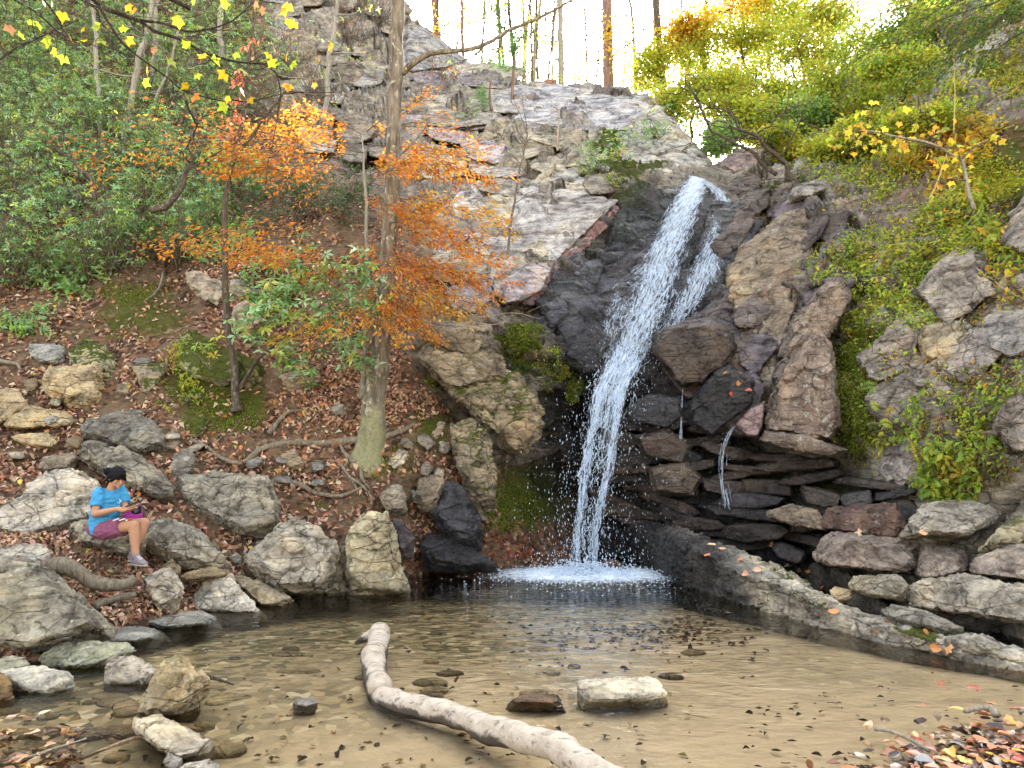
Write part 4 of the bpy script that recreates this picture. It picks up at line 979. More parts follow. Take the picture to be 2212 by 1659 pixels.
rock('white flat-topped rock above the water in the middle of the pool', 'h', [(1515,1085),(1640,1068),(1850,1060),(2000,1060),(2060,1090),(2105,1160),(2070,1190),(1950,1200),(1750,1215),(1590,1205)], (0.62,0.58,0.48), mode='pool', k=0.75, th=0.36, name='stone', cat='stone', rough=0.8)
rock('flat red-brown stone just under the surface left of the white rock', 'h', [(1105,1205),(1180,1165),(1400,1170),(1410,1200),(1370,1222),(1120,1218)], (0.26,0.17,0.10), mode='pool', k=0.9, th=0.22, wet=0.3, name='stone', cat='stone')
rock('small dark stone washed by splashes under the fall', 'h', [(1640,360),(1700,300),(1790,310),(1850,370),(1760,385)], (0.22,0.12,0.08), mode='pool', wet=0.6, name='stone', cat='stone')
# broken beds behind the fall, right wall
def slab_field(label, group, poly, n_, wr, hr, tilt, cols, th, seed, name='ledge_stone', cat='ledge stone', wet=0.0, moss=0.0, rust=0.1, pk=0.46):
    r_ = np.random.default_rng(seed); pl = np.array(poly, float); done = []; tries = 0
    while len(done) < n_ and tries < 6000:
        tries += 1
        x, y = r_.uniform(pl[:, 0].min(), pl[:, 0].max()), r_.uniform(pl[:, 1].min(), pl[:, 1].max())
        if not inpoly(np.array([x]), np.array([y]), poly)[0]: continue
        bw, bh = r_.uniform(*wr), r_.uniform(*hr)
        if any(abs(x - a) < pk * (bw + c_) and abs(y - b) < pk * 0.9 * (bh + e_) for a, b, c_, e_ in done): continue
        done.append((x, y, bw, bh)); m = r_.integers(7, 10); ph = r_.uniform(0, 1)
        ang = (np.arange(m) + ph + r_.uniform(-0.3, 0.3, m)) * 2 * math.pi / m; tl = math.radians(tilt + r_.normal(0, 9))
        ex = np.sign(np.cos(ang)) * np.abs(np.cos(ang)) ** 0.65 * bw / 2 * r_.uniform(0.8, 1.1, m); ey = np.sign(np.sin(ang)) * np.abs(np.sin(ang)) ** 0.65 * bh / 2 * r_.uniform(0.75, 1.1, m)
        q = np.stack([x + ex * math.cos(tl) - ey * math.sin(tl), y + ex * math.sin(tl) + ey * math.cos(tl)], -1)
        c_ = np.array(cols[r_.integers(len(cols))]) * r_.uniform(0.8, 1.2)
        rock(label, 'v', q, tuple(c_), mode='slab', th=th * r_.uniform(0.6, 1.5) * bh / np.mean(hr), wet=wet, moss=moss * r_.uniform(0, 2), rust=rust * r_.uniform(0, 2), name=name, cat=cat, group=group)
LAV, LGR, YEL = (0.36, 0.33, 0.345), (0.39, 0.385, 0.36), (0.42, 0.39, 0.30)
slab_field('broken gray ledge stone among the layered rocks of the middle cliff', 'ledge stones of the middle cliff', [(880,240),(1000,235),(1060,265),(1250,290),(1330,330),(1400,380),(1250,420),(1050,400),(900,380)], 40, (80, 190), (26, 62), 5, [LAV, LGR, YEL, (0.27, 0.25, 0.21)], 0.42, 21, moss=0.06, pk=0.37)
rock('great smooth blue-gray slab forming the skyline of the cliff', 'v', [(1050,205),(1130,178),(1200,182),(1330,194),(1405,208),(1455,260),(1400,285),(1250,285),(1100,262)], (0.40, 0.405, 0.42), mode='slab', rough=0.8, th=0.7, name='rock_slab', cat='rock slab')
rock('rounded pale shoulder of the cliff sloping to the lip of the fall', 'v', [(1330,280),(1420,225),(1455,255),(1492,305),(1540,352),(1520,385),(1420,390),(1340,345)], (0.40, 0.39, 0.35), mode='slab', th=0.6, moss=0.12, name='outcrop', cat='outcrop')
rock('broad pale rock face scarred with lichen above the purple slab', 'v', [(1010,430),(1150,400),(1290,425),(1340,432),(1215,535),(1115,650),(1060,650),(1000,560)], (0.43, 0.42, 0.40), mode='slab', th=0.5, name='outcrop', cat='outcrop')
rock('huge smooth blue-black wet slab under the left side of the fall', 'v', [(1140,640),(1235,575),(1330,545),(1440,520),(1420,640),(1370,740),(1310,825),(1245,800),(1195,710)], (0.24, 0.25, 0.28), mode='slab', th=0.3, wet=0.85, name='rock_slab', cat='rock slab')
rock('black mossy wet rock beside the top of the fall', 'v', [(1310,455),(1420,415),(1490,395),(1460,500),(1390,560),(1315,540)], (0.16, 0.17, 0.16), mode='slab', th=0.3, wet=0.9, moss=0.3, name='rock_slab', cat='rock slab')
rock('dark wet purple-brown face right of the middle fall', 'v', [(1470,700),(1560,630),(1605,700),(1640,780),(1600,850),(1480,870),(1420,800)], (0.22, 0.175, 0.16), mode='slab', th=0.35, wet=0.75, rust=0.4, name='rock_slab', cat='rock slab')
rock('wet slab between the upper fall and the tall pale brown slab', 'v', [(1540,430),(1620,440),(1650,480),(1590,540),(1560,620),(1500,680),(1480,620),(1520,520)], (0.21, 0.215, 0.225), mode='slab', th=0.2, wet=0.8, name='rock_slab', cat='rock slab')
slab_field('gray broken slab on the high shelf right of the big trunk', 'slabs of the high shelf', [(865,120),(1010,140),(1095,185),(1070,265),(890,262)], 18, (80, 190), (24, 50), 5, [LAV, LGR, (0.33, 0.31, 0.27)], 0.5, 33, pk=0.33, name='rock_slab', cat='rock slab')
slab_field('pale lichen-blotched face block on the cliff left of the fall', 'face blocks of the cliff left of the fall', [(1000,400),(1240,420),(1300,430),(1200,520),(1120,640),(1010,640),(960,520)], 10, (90, 170), (50, 100), -28, [LGR, YEL, LAV], 0.40, 22, pk=0.36, name='face_block', cat='face block')
slab_field('layered brown-gray crag block between the sapling and the big trunk', 'blocks of the crag', [(590,-20),(830,0),(960,150),(960,260),(850,340),(660,340),(610,200)], 40, (60, 140), (26, 60), 3, [LGR, (0.26, 0.24, 0.20), (0.30, 0.27, 0.22)], 0.5, 24, name='crag_block', cat='crag', pk=0.38)
slab_field('weathered purple-brown slab in the steep rock wall right of the fall', 'slabs of the wall right of the fall', [(1600,400),(1800,400),(1840,620),(1800,700),(1700,820),(1620,900),(1560,820),(1600,700),(1570,560)], 26, (100, 210), (48, 90), -52, [(0.24, 0.20, 0.17), (0.24, 0.205, 0.22), (0.21, 0.175, 0.155)], 0.4, 25, name='wall_slab', cat='rock slab', wet=0.45, rust=0.3, pk=0.34)
slab_field('gray rock face showing between the plants of the right outcrop', 'faces of the right outcrop', [(1900,560),(2230,480),(2240,1060),(2020,1060),(1930,980)], 6, (170, 270), (100, 170), -38, [(0.28, 0.255, 0.235), (0.31, 0.28, 0.235)], 0.25, 26, name='outcrop', cat='outcrop', moss=0.1)
slab_field('dark wet layered stone in the undercut wall right of the fall', 'wet layers in the undercut wall', [(1335,900),(1500,880),(1620,960),(1800,1000),(1960,1060),(1960,1130),(1800,1200),(1650,1190),(1335,1120)], 52, (90, 210), (24, 50), 6, [(0.16, 0.135, 0.115), (0.20, 0.165, 0.135), (0.14, 0.13, 0.13), (0.18, 0.14, 0.12)], 0.5, 31, name='bed_stone', cat='bed stone', wet=0.7, rust=0.35, pk=0.33)
slab_field('black wet slab of the rock face beside the fall', 'wet slabs beside the fall', [(1180,640),(1300,560),(1400,480),(1430,520),(1360,640),(1300,780),(1230,800),(1190,740)], 16, (110, 220), (60, 110), -52, [(0.17, 0.18, 0.19), (0.22, 0.225, 0.24), (0.2, 0.18, 0.18)], 0.2, 27, pk=0.32, name='wet_slab', cat='rock slab', wet=0.85)
slab_field('broken stone in the mossy slope right of the big trunk', 'stones in the slope right of the trunk', [(860,860),(960,880),(1040,1000),(1060,1150),(900,1120),(860,980)], 9, (26, 60), (18, 34), 20, [(0.27, 0.24, 0.19), (0.22, 0.19, 0.15)], 0.3, 28, name='stone', cat='stone', moss=0.06)
slab_field('half-buried stone in the leaves of the left bank', 'half-buried stones of the left bank', [(0,760),(330,780),(420,960),(720,1000),(740,1200),(480,1100),(300,960),(0,1000)], 16, (24, 52), (14, 28), 0, [(0.30, 0.27, 0.21), (0.26, 0.25, 0.22)], 0.3, 29, name='stone', cat='stone', moss=0.1)
build_rocks()
# ------------------------------------------------------------------ plants
def vp(pts, d):
    """polyline in reference units at distance d (or one distance per point) -> world"""
    p = np.array(pts, float)
    return PA(p[:, 0], p[:, 1], np.broadcast_to(np.asarray(d, float), (len(p),)))
def wob(pts, amp, seed):
    pts = np.asarray(pts, float)
    n_ = np.stack([fbm(pts * 1.9 + seed, 3, 1), fbm(pts * 1.9 + seed + 50, 3, 2), fbm(pts * 1.9 + seed + 90, 3, 3)], -1)
    e = np.minimum(np.linspace(0, 1, len(pts)) * 5, 1)[:, None]
    return pts + n_ * amp * e

LAUREL = [(5, (0.19, 0.37, 0.14)), (2.5, (0.11, 0.25, 0.08)), (5, (0.33, 0.50, 0.27)), (3.2, (0.42, 0.54, 0.12)), (0.8, (0.45, 0.36, 0.06)), (0.2, (0.28, 0.13, 0.05))]
BEECH = [(5, (0.50, 0.16, 0.04)), (4, (0.60, 0.24, 0.05)), (2.5, (0.34, 0.11, 0.04)), (2.2, (0.68, 0.38, 0.06)), (1.5, (0.56, 0.46, 0.08)), (0.4, (0.22, 0.26, 0.05))]
BROWNL = [(4, (0.30, 0.155, 0.09)), (3, (0.17, 0.09, 0.06)), (4, (0.40, 0.24, 0.15)), (3.2, (0.52, 0.37, 0.26)), (1.2, (0.085, 0.048, 0.034)), (0.8, (0.42, 0.16, 0.05)), (0.25, (0.5, 0.35, 0.08))]
SUNNY = [(4, (0.34, 0.43, 0.06)), (3, (0.21, 0.33, 0.06)), (3.5, (0.54, 0.54, 0.07)), (2.0, (0.50, 0.38, 0.05)), (0.8, (0.50, 0.25, 0.05)), (1.5, (0.07, 0.14, 0.04))]
GOLD = [(4, (0.58, 0.40, 0.04)), (3, (0.62, 0.30, 0.04)), (3, (0.38, 0.38, 0.05)), (1, (0.5, 0.18, 0.04))]
VINE = [(5, (0.27, 0.40, 0.06)), (3.5, (0.15, 0.26, 0.05)), (3, (0.45, 0.50, 0.07)), (1.6, (0.56, 0.47, 0.06)), (0.8, (0.48, 0.25, 0.05)), (1.2, (0.20, 0.115, 0.055))]
MOSSY = [(4, (0.15, 0.20, 0.022)), (3, (0.22, 0.26, 0.03)), (2, (0.09, 0.13, 0.02)), (0.8, (0.36, 0.36, 0.05))]
GREEND = [(4, (0.045, 0.095, 0.035)), (3, (0.07, 0.135, 0.045)), (2, (0.10, 0.18, 0.06))]

def whorls(g, C, up, n_leaf, L, pal, droop=0.25, w=0.36):
    """rosettes of leaves at twig ends"""
    m = len(C); k = n_leaf
    a = rng.uniform(0, 2 * math.pi, (m, 1)) + np.arange(k)[None] * (2 * math.pi / k) + rng.normal(0, 0.25, (m, k))
    up = unit(up); ref = unit(np.cross(up, np.array([0.3, 0.8, 0.5]))); ot = np.cross(up, ref)
    el = rng.normal(0.15, 0.35, (m, k)) - droop
    D = (np.cos(a)[..., None] * ref[:, None] + np.sin(a)[..., None] * ot[:, None]) * np.cos(el)[..., None] + up[:, None] * np.sin(el)[..., None]
    ll = L * rng.uniform(0.7, 1.25, (m, k))
    cc = C[:, None] + D * (ll * 0.55)[..., None]
    N = up[:, None] + 0.25 * rng.normal(size=(m, k, 3))
    base = pick(pal, m, 0.12)
    cols = np.repeat(base, k, axis=0) * (1 + rng.normal(0, 0.14, (m * k, 1)))
    odd = rng.random(m * k) < 0.10
    cols[odd] = pick(pal, int(odd.sum()), 0.2)
    leaves(g, cc.reshape(-1, 3), D.reshape(-1, 3), N.reshape(-1, 3), ll.ravel(), w, np.clip(cols, 0.004, 0.95))

def shrub(base, h, r, label, cat='shrub', group=None, name='laurel_shrub', pal=LAUREL, nw=170, L=0.085, stems=6, lean=(0, -0.25), mat=None, stem_mat=None, flat=0.45, k=6, bare=0):
    base = np.asarray(base, float)
    o = empty(name, base, label, cat, group)
    gs, gl = Geo(), Geo()
    tips = []
    for s in range(stems):
        a = rng.uniform(0, 2 * math.pi); rr = r * rng.uniform(0.3, 1.0)
        end = base + np.array([math.cos(a) * rr + lean[0] * h, math.sin(a) * rr + lean[1] * h, h * rng.uniform(0.55, 1.0)])
        mid = (base + end) / 2 + rng.normal(0, 0.12 * h, 3) * np.array([1, 1, 0.3])
        c = curve([base + rng.normal(0, 0.03, 3), mid, end], 9)
        gs.tube(c, np.linspace(0.016, 0.005, 9) * (0.6 + 0.4 * h), 5)
        for q in range(6):
            u = rng.integers(3, 9); p0 = c[u]
            p1 = p0 + rdir(1, 0.5)[0] * r * rng.uniform(0.25, 0.7) + np.array([0, 0, 0.1 * h])
            gs.tube(curve([p0, (p0 + p1) / 2 + rng.normal(0, 0.04, 3), p1], 5), np.linspace(0.006, 0.003, 5) * (0.6 + 0.4 * h), 3)
            tips.append((p0, p1))
    for q in range(bare):
        p0 = base + rng.normal(0, 0.25 * r, 3) * np.array([1, 1, 0.2]); e = p0 + np.array([rng.normal(0, 0.6 * r), rng.normal(-0.3, 0.5) * r, h * rng.uniform(0.6, 1.35)])
        gs.tube(wob(curve([p0, (p0 + e) / 2 + rng.normal(0, 0.1, 3), e], 8), 0.07, q), np.linspace(0.011, 0.004, 8), 4)
    per = max(1, int(nw / len(tips)))
    C = []
    for p0, p1 in tips:
        u = rng.uniform(0.35, 1.15, (per, 1))
        C.append(p0 + (p1 - p0) * u + rng.normal(0, 0.16 * r, (per, 3)) * np.array([1, 1, flat + 0.2]))
    C = np.concatenate(C)
    up = np.array([0, 0, 1.0]) + 0.45 * rng.normal(size=(len(C), 3)) + np.array([0, -0.25, 0])
    whorls(gl, C, up, k, L, pal)
    gs.build('stem', stem_mat or M_TWIG, o)
    gl.build('foliage', mat or M_GLOSSY, o)
    return o

# --- laurel shrubs covering the left hillside, from the crest down to the bank
LS = []
r2 = np.random.default_rng(11)
for py in np.arange(-40, 640, 62):
    for px in np.arange(-120, 560, 74):
        x, y = px + r2.uniform(-34, 34), py + r2.uniform(-26, 26)
        lim = np.interp(y, [0, 300, 420, 500, 560, 660], [570, 570, 540, 470, 380, 230])
        if x > lim: continue
        if 90 < x < 200 and 395 < y < 530 : continue
        LS.append((x, y))
for x, y in LS:
    b = S1(x, y + 20); d = b[1]
    shrub(b, r2.uniform(1.0, 1.7) * (d / 17) ** 0.5, r2.uniform(0.75, 1.15) * (d / 17) ** 0.6, 'glossy green laurel shrub among many like it on the leafy left hillside',
          group='laurel shrubs on the left hillside', nw=int(r2.uniform(150, 240)), bare=16, L=0.088 * (d / 16) ** 0.35, stems=5)
shrub(S1(640, 480), 1.1, 1.15, 'dark green low bush under the orange sprays, left of the big trunk', nw=420, pal=GREEND, L=0.07, name='dark_bush', cat='bush')
shrub(S1(560, 500), 0.9, 0.9, 'dark green low bush right beside the thin sapling', nw=260, pal=GREEND, L=0.07, name='dark_bush', cat='bush')
shrub(S1(760, 500), 1.0, 0.8, 'dark green bush directly behind the big trunk', nw=260, pal=GREEND, L=0.07, name='dark_bush', cat='bush')
for x, y, h_, r_, lb in [(625, 170, 1.6, 1.0, 'bare twiggy shrub with rust leaves on the crag right of the sapling top'), (690, 230, 1.3, 0.9, 'bare twiggy shrub with rust leaves below the middle of the crag'), (760, 110, 1.8, 1.1, 'bare twiggy shrub high on the crag by the big trunk'), (650, 300, 1.2, 1.0, 'tangled twiggy shrub at the foot of the crag'), (820, 60, 1.6, 1.1, 'brown twiggy shrub on the peak behind the big trunk'), (960, 190, 1.0, 0.8, 'thin brown shrub on the ledge below the great pale outcrop')]:
    shrub(S1(x, y), h_, r_, lb, nw=46, pal=BEECH + VINE[:2], L=0.10, name='twiggy_shrub', cat='shrub', bare=34, k=4)
shrub(S1(800, 175), 0.5, 0.6, 'small green bush on the crag left of the big trunk', nw=90, pal=SUNNY, L=0.07, name='small_bush', cat='bush')
for x, y, h, r, n_, lb in [(1350, 330, 0.7, 1.0, 260, 'green bush growing on the cliff shoulder right of the skyline slabs'), (1300, 385, 0.45, 0.7, 150, 'low green bush on the cliff above the red-purple slab'),
                           (1420, 315, 0.5, 0.7, 110, 'small bush on the rounded right shoulder of the cliff'), (1330, 425, 0.3, 0.35, 60, 'bright green tuft beside the lip of the fall'),
                           (1000, 270, 0.5, 0.5, 60, 'thin green seedling on the ledge right of the big trunk')]:
    shrub(S1(x, y), h, r, lb, nw=n_, pal=VINE if 'bright' in lb else LAUREL, L=0.075, name='cliff_bush', cat='bush')
# small laurel spray hanging in front of the trunk
o = empty('young_laurel', S1(690, 830), 'young laurel with big green leaves standing left of the big trunk', 'young laurel')
gs, gl = Geo(), Geo()
C = []
for pts in [[(690,830),(700,760),(690,690),(650,640)],[(695,770),(740,720),(760,640),(790,590)],[(690,720),(640,700),(600,690),(560,650)],[(700,740),(720,690),(700,620),(720,580)],[(600,740),(560,720),(540,690)],[(740,690),(780,670),(810,640)],[(690,800),(650,780),(620,770)],[(700,760),(740,770),(780,760)],[(690,690),(670,620),(650,570)]]:
    c = curve(vp(pts, np.linspace(11.7, 11.0, len(pts))), 14)
    gs.tube(c, np.linspace(0.014, 0.004, 14), 4)
    for q in range(15):
        C.append(c[rng.integers(4, 14)] + rng.normal(0, 0.14, 3)); C.append(c[-1] + rng.normal(0, 0.17, 3))
    for q in range(5):
        u = c[rng.integers(4, 14)]; gs.tube([u, u + rng.normal(0, 0.12, 3)], [0.005, 0.003], 3)
C = np.array(C)
whorls(gl, C, np.array([0, -0.3, 1.0]) + 0.4 * rng.normal(size=(len(C), 3)), 7, 0.125, LAUREL)
gs.build('stem', M_TWIG, o); gl.build('foliage', M_GLOSSY, o)
o = empty('laurel_seedling', S1(455, 800), 'laurel seedling with few large leaves on top of the mossy boulder', 'seedling')
gs, gl = Geo(), Geo(); C = []
for pts in [[(455,800),(450,770),(440,755)],[(455,800),(470,760),(480,745)],[(455,800),(425,765),(400,760)]]:
    c = curve(vp(pts, 10.9), 6); gs.tube(c, np.linspace(0.008, 0.003, 6), 4); C += [c[-1], c[-1] + rng.normal(0, 0.08, 3), c[3] + rng.normal(0, 0.06, 3)]
whorls(gl, np.array(C), np.array([0, -0.3, 1.0]) + 0.3 * rng.normal(size=(len(C), 3)), 6, 0.11, VINE)
gs.build('stem', M_TWIG, o); gl.build('foliage', M_GLOSSY, o)

# --- the big gray trunk with its root flare and roots
TD = dsurf(799, 978) + 0.06
o = empty('gray_tree', S1(800, 960), 'big gray lichen-flecked tree trunk rising through the orange leaves', 'tree')
g = Geo()
tp = [(794,1030),(799,968),(806,900),(821,750),(837,600),(847,400),(854,200),(860,0),(864,-160),(868,-420)]
tr_ = np.array([46, 33, 25, 20, 17.5, 15.5, 15.5, 15.5, 15, 13]) * px_of(TD)
c = curve(vp(tp, TD), 80)
g.tube(wob(c, 0.03, 3), np.interp(np.linspace(0, 1, 80), np.linspace(0, 1, 10), tr_) * (1 + 0.05 * fbm(c * 3, 2, 4)), 28)
g.V[-1] = g.V[-1] + 0.05 * fbm(g.V[-1] * np.array([7, 7, 1.6]), 3, 77)[:, None] * np.clip((2.9 - g.V[-1][:, 2:]) / 1.2, 0.12, 1) * np.array([1, 1, 0])
trunk_o = g.build('trunk', M_BARK, o)
g = Geo()
for pts, r0 in [([(868,158),(900,130),(935,112),(990,108),(1045,95),(1130,58),(1210,12),(1270,-20)], 8), ([(985,108),(990,80),(975,68)], 3), ([(1045,95),(1020,122),(985,132)], 3),
                ([(845,170),(842,140)], 5), ([(864,-100),(800,-180),(700,-240)], 8), ([(864,-140),(960,-220),(1080,-260)], 8), ([(835,560),(790,590),(750,640)], 3), ([(850,350),(900,300),(930,260)], 2.5)]:
    c = curve(vp(pts, TD - 0.05), 16)
    g.tube(wob(c, 0.03, 7), np.linspace(r0, r0 * 0.3, 16) * px_of(TD), 7)
g.build('branch', M_BARK, o)
for pts, r0 in [([(790,950),(740,956),(690,958),(620,962),(570,972),(520,1003),(480,992),(450,968),(415,952)], 8.5),
                ([(812,955),(850,950),(890,930)], 10), ([(800,980),(770,1000),(745,985),(735,960)], 8), ([(795,985),(780,1030),(800,1062)], 7), ([(770,985),(745,1010),(770,1055),(790,1075)], 5)]:
    q = np.array(pts, float); w_ = surf(q[:, 0], q[:, 1]) + np.array([0, -0.04, 0.01])
    w_[0] = P(q[0][0], q[0][1], TD - 0.05)
    g = Geo(); c = curve(w_, 26)
    g.tube(wob(c, 0.03, r0), np.linspace(r0, r0 * 0.35, 26) * px_of(11) * (1 + 0.15 * fbm(c * 4, 2, 6)), 8)
    g.build('root', M_ROOT, o)
for lb, pts, r0, off in [('brown root arching out of the soil right of the square gray block', [(590,1045),(640,1042),(690,1066),(743,1072),(790,1052)], 7, 0.08),
                    ('pale twisted root crawling down the moss below the big trunk', [(735,1000),(755,1030),(775,1050),(800,1075),(798,1095)], 4, 0.08),
                    ('short root hook above the pointed tan stone', [(585,940),(600,915),(620,900),(650,893)], 6, 0.08),
                    ('thin bent root dangling from the undercut earth bank', [(366,592),(362,625),(350,645),(335,660)], 3.5, 0.35),
                    ('root stub poking out at the left edge above the tan boulders', [(-20,780),(20,783),(45,790),(55,803)], 6, 0.1)]:
    q = np.array(pts, float); w_ = surf(q[:, 0], q[:, 1]) + np.array([0, -off, 0.0])
    g = Geo(); c = curve(w_, 20); g.tube(wob(c, 0.03, r0), np.linspace(r0, r0 * 0.4, 20) * px_of(w_[0][1]), 8)
    tag(g.build('root', M_ROOT, base=w_[0]), lb, 'root'); 
# thick worn roots on the near left bank
for lb, pts, r0 in [('thick worn gray root curling over the left bank below the person', [(95,1228),(130,1222),(165,1240),(190,1258),(235,1266),(275,1258),(292,1246)], 15),
                    ('thin root lying in leaves under the thick worn root', [(205,1310),(240,1298),(275,1290),(295,1285)], 9),
                    ('forked root stub dropping from the thick worn root', [(112,1235),(122,1260),(130,1290)], 11)]:
    q = np.array(pts, float); g = Geo()
    w_ = PA(q[:, 0], q[:, 1], np.linspace(7.55, 7.75, len(q))); c = curve(w_, 22)
    g.tube(wob(c, 0.03, 2), r0 * px_of(7.6) * (1 + 0.2 * fbm(c * 5, 2, 6)) * np.linspace(1.1, 0.7, 22), 10)
    tag(g.build('root', M_ROOT, base=w_[0]), lb, 'root')

# --- thin sapling standing on the mossy mound
SD = dsurf(512, 885) - 0.03
o = empty('sapling', P(512, 880, SD), 'thin dark sapling on the mossy mound, hung with red creeper leaves', 'sapling')
g = Geo()
c = curve(vp([(512,890),(510,860),(505,790),(493,700),(485,600),(484,500),(490,420),(505,340),(521,260),(531,190),(538,130),(545,60),(552,-20)], SD), 60)
g.tube(wob(c, 0.025, 2), np.interp(np.linspace(0, 1, 60), [0, 0.05, 0.2, 0.6, 1], [17, 11, 8.5, 6.0, 2.5]) * px_of(11), 8)
g.build('trunk', M_BARKDARK, o)
g = Geo()
for pts, r0 in [([(522,322),(560,270),(600,215),(622,196),(660,200),(720,205)], 4.5), ([(518,840),(545,790),(560,770),(582,752),(600,735)], 6), ([(527,235),(560,200),(575,150)], 2), ([(529,200),(505,160),(480,120)], 2), ([(536,140),(560,110),(600,95)], 2), ([(500,330),(540,300),(556,285)], 2)]:
    c = curve(vp(pts, np.linspace(SD, SD - 0.3, len(pts))), 14); g.tube(wob(c, 0.03, 4), np.linspace(r0, r0 * 0.3, 14) * px_of(11), 5)
g.build('branch', M_BARKDARK, o)
g = Geo()
CR = [(527,100),(545,95),(535,90),(520,175),(512,190),(505,215),(502,235),(510,250),(500,270),(508,262),(502,290),(515,205),(497,300),(636,245),(642,240),(560,80),(505,180),(498,250),(520,160)]
C = vp(CR, SD - 0.2) + rng.normal(0, 0.03, (len(CR), 3)); C = np.repeat(C, 4, 0) + rng.normal(0, 0.05, (len(C) * 4, 3))
D = np.array([0, 0, -1.0]) + 0.5 * rng.normal(size=(len(C), 3))
leaves(g, C, D, np.array([0, -1, 0.2]) + 0.4 * rng.normal(size=(len(C), 3)), rng.uniform(0.09, 0.15, len(C)), 0.34, pick([(3, (0.55, 0.13, 0.10)), (2, (0.60, 0.24, 0.20)), (1, (0.5, 0.08, 0.06))], len(C)))
g.build('creeper', M_LEAF, o)
g = Geo()
C = vp([(485,345),(492,350),(480,360),(490,370),(483,335),(495,335)], SD - 0.1); C = np.repeat(C, 2, 0) + rng.normal(0, 0.04, (12, 3))
leaves(g, C, np.array([0, 0, -1.0]) + 0.5 * rng.normal(size=(12, 3)), np.array([0, -1, 0.2]) + 0.3 * rng.normal(size=(12, 3)), 0.13, 0.4, pick([(1, (0.3, 0.42, 0.06))], 12))
g.build('foliage', M_LEAF, o)

# --- beech with layered sprays of rust-orange leaves
o = empty('beech', S1(784, 860), 'beech hung with layered rust-orange leaf sprays around the big trunk', 'tree')
g = Geo()
c = curve(vp([(782,862),(786,800),(790,700),(792,560),(790,420),(784,340),(780,290)], 11.9), 40)
g.tube(wob(c, 0.04, 9), np.interp(np.linspace(0, 1, 40), [0, 0.1, 0.6, 1], [9, 6, 4, 1.2]) * px_of(11.9), 8)
g.build('trunk', M_BARKPALE, o)
gb, gl = Geo(), Geo()
def spray(a, b, d0, d1, n_leaf, pal=BEECH, L=0.085, spread=0.34, sag=0.05, gb=gb, gl=gl, th=0.010, vert=0.03):
    p0, p1 = P(a[0], a[1], d0), P(b[0], b[1], d1)
    ln = np.linalg.norm(p1 - p0); ax = (p1 - p0) / ln
    mid = (p0 + p1) / 2 + np.array([0, 0, sag * ln]) + rng.normal(0, 0.04 * ln, 3)
    c = wob(curve([p0, mid, p1], 16), 0.05, ln * 3)
    gb.tube(c, np.linspace(th, 0.0025, 16), 4)
    side = unit(np.cross(ax, np.array([0, 0, 1.0])))
    m = max(6, int(ln / 0.17)); C, D = [], []
    segs = []
    for k in range(m):
        u = 0.14 + 0.86 * (k + 0.5) / m; q = c[min(15, int(u * 15))]
        s = 1 if k % 2 else -1
        tl = ln * spread * (1.15 - 0.75 * u) * rng.uniform(0.6, 1.25)
        dv = unit(ax * rng.uniform(0.6, 1.1) + side * s * rng.uniform(0.55, 1.0) + np.array([0, 0, rng.normal(0.0, 0.10)]))
        e = q + dv * tl - np.array([0, 0, 0.05 * tl])
        gb.tube(curve([q, (q + e) / 2 + rng.normal(0, 0.03 * tl, 3), e], 5), np.linspace(0.0045, 0.0018, 5), 3)
        segs.append((q, e, tl))
        if rng.random() < 0.6:
            q2 = q + (e - q) * rng.uniform(0.3, 0.7); e2 = q2 + unit(dv + side * rng.normal(0, 0.7)) * tl * 0.5
            gb.tube([q2, e2], [0.003, 0.0016], 3); segs.append((q2, e2, tl * 0.5))
    segs.append((c[8], c[15], ln * 0.5))
    W_ = np.array([x[2] for x in segs]); W_ /= W_.sum()
    sel = rng.choice(len(segs), n_leaf, p=W_)
    A_ = np.array([x[0] for x in segs])[sel]; B_ = np.array([x[1] for x in segs])[sel]
    u = rng.uniform(0.08, 1.02, (n_leaf, 1)); dv = unit(B_ - A_)
    sd_ = unit(np.cross(dv, np.array([0, 0, 1.0]))) * rng.choice([-1, 1], (n_leaf, 1))
    D = unit(dv * 0.8 + sd_ * rng.uniform(0.3, 1.0, (n_leaf, 1)) + np.array([0, 0, -0.25]) + 0.2 * rng.normal(size=(n_leaf, 3)))
    ll = L * rng.uniform(0.65, 1.2, n_leaf)
    C = A_ + (B_ - A_) * u + D * ll[:, None] * 0.5 + rng.normal(0, vert, (n_leaf, 3)) * np.array([0.6, 0.6, 1])
    tint = pick(pal, 1, 0.05)
    cols = pick(pal, n_leaf, 0.16) * 0.7 + tint * 0.3
    leaves(gl, C, D, np.array([0, 0, 1.0]) + 0.38 * rng.normal(size=(n_leaf, 3)), ll, 0.46, cols, fold=0.2)
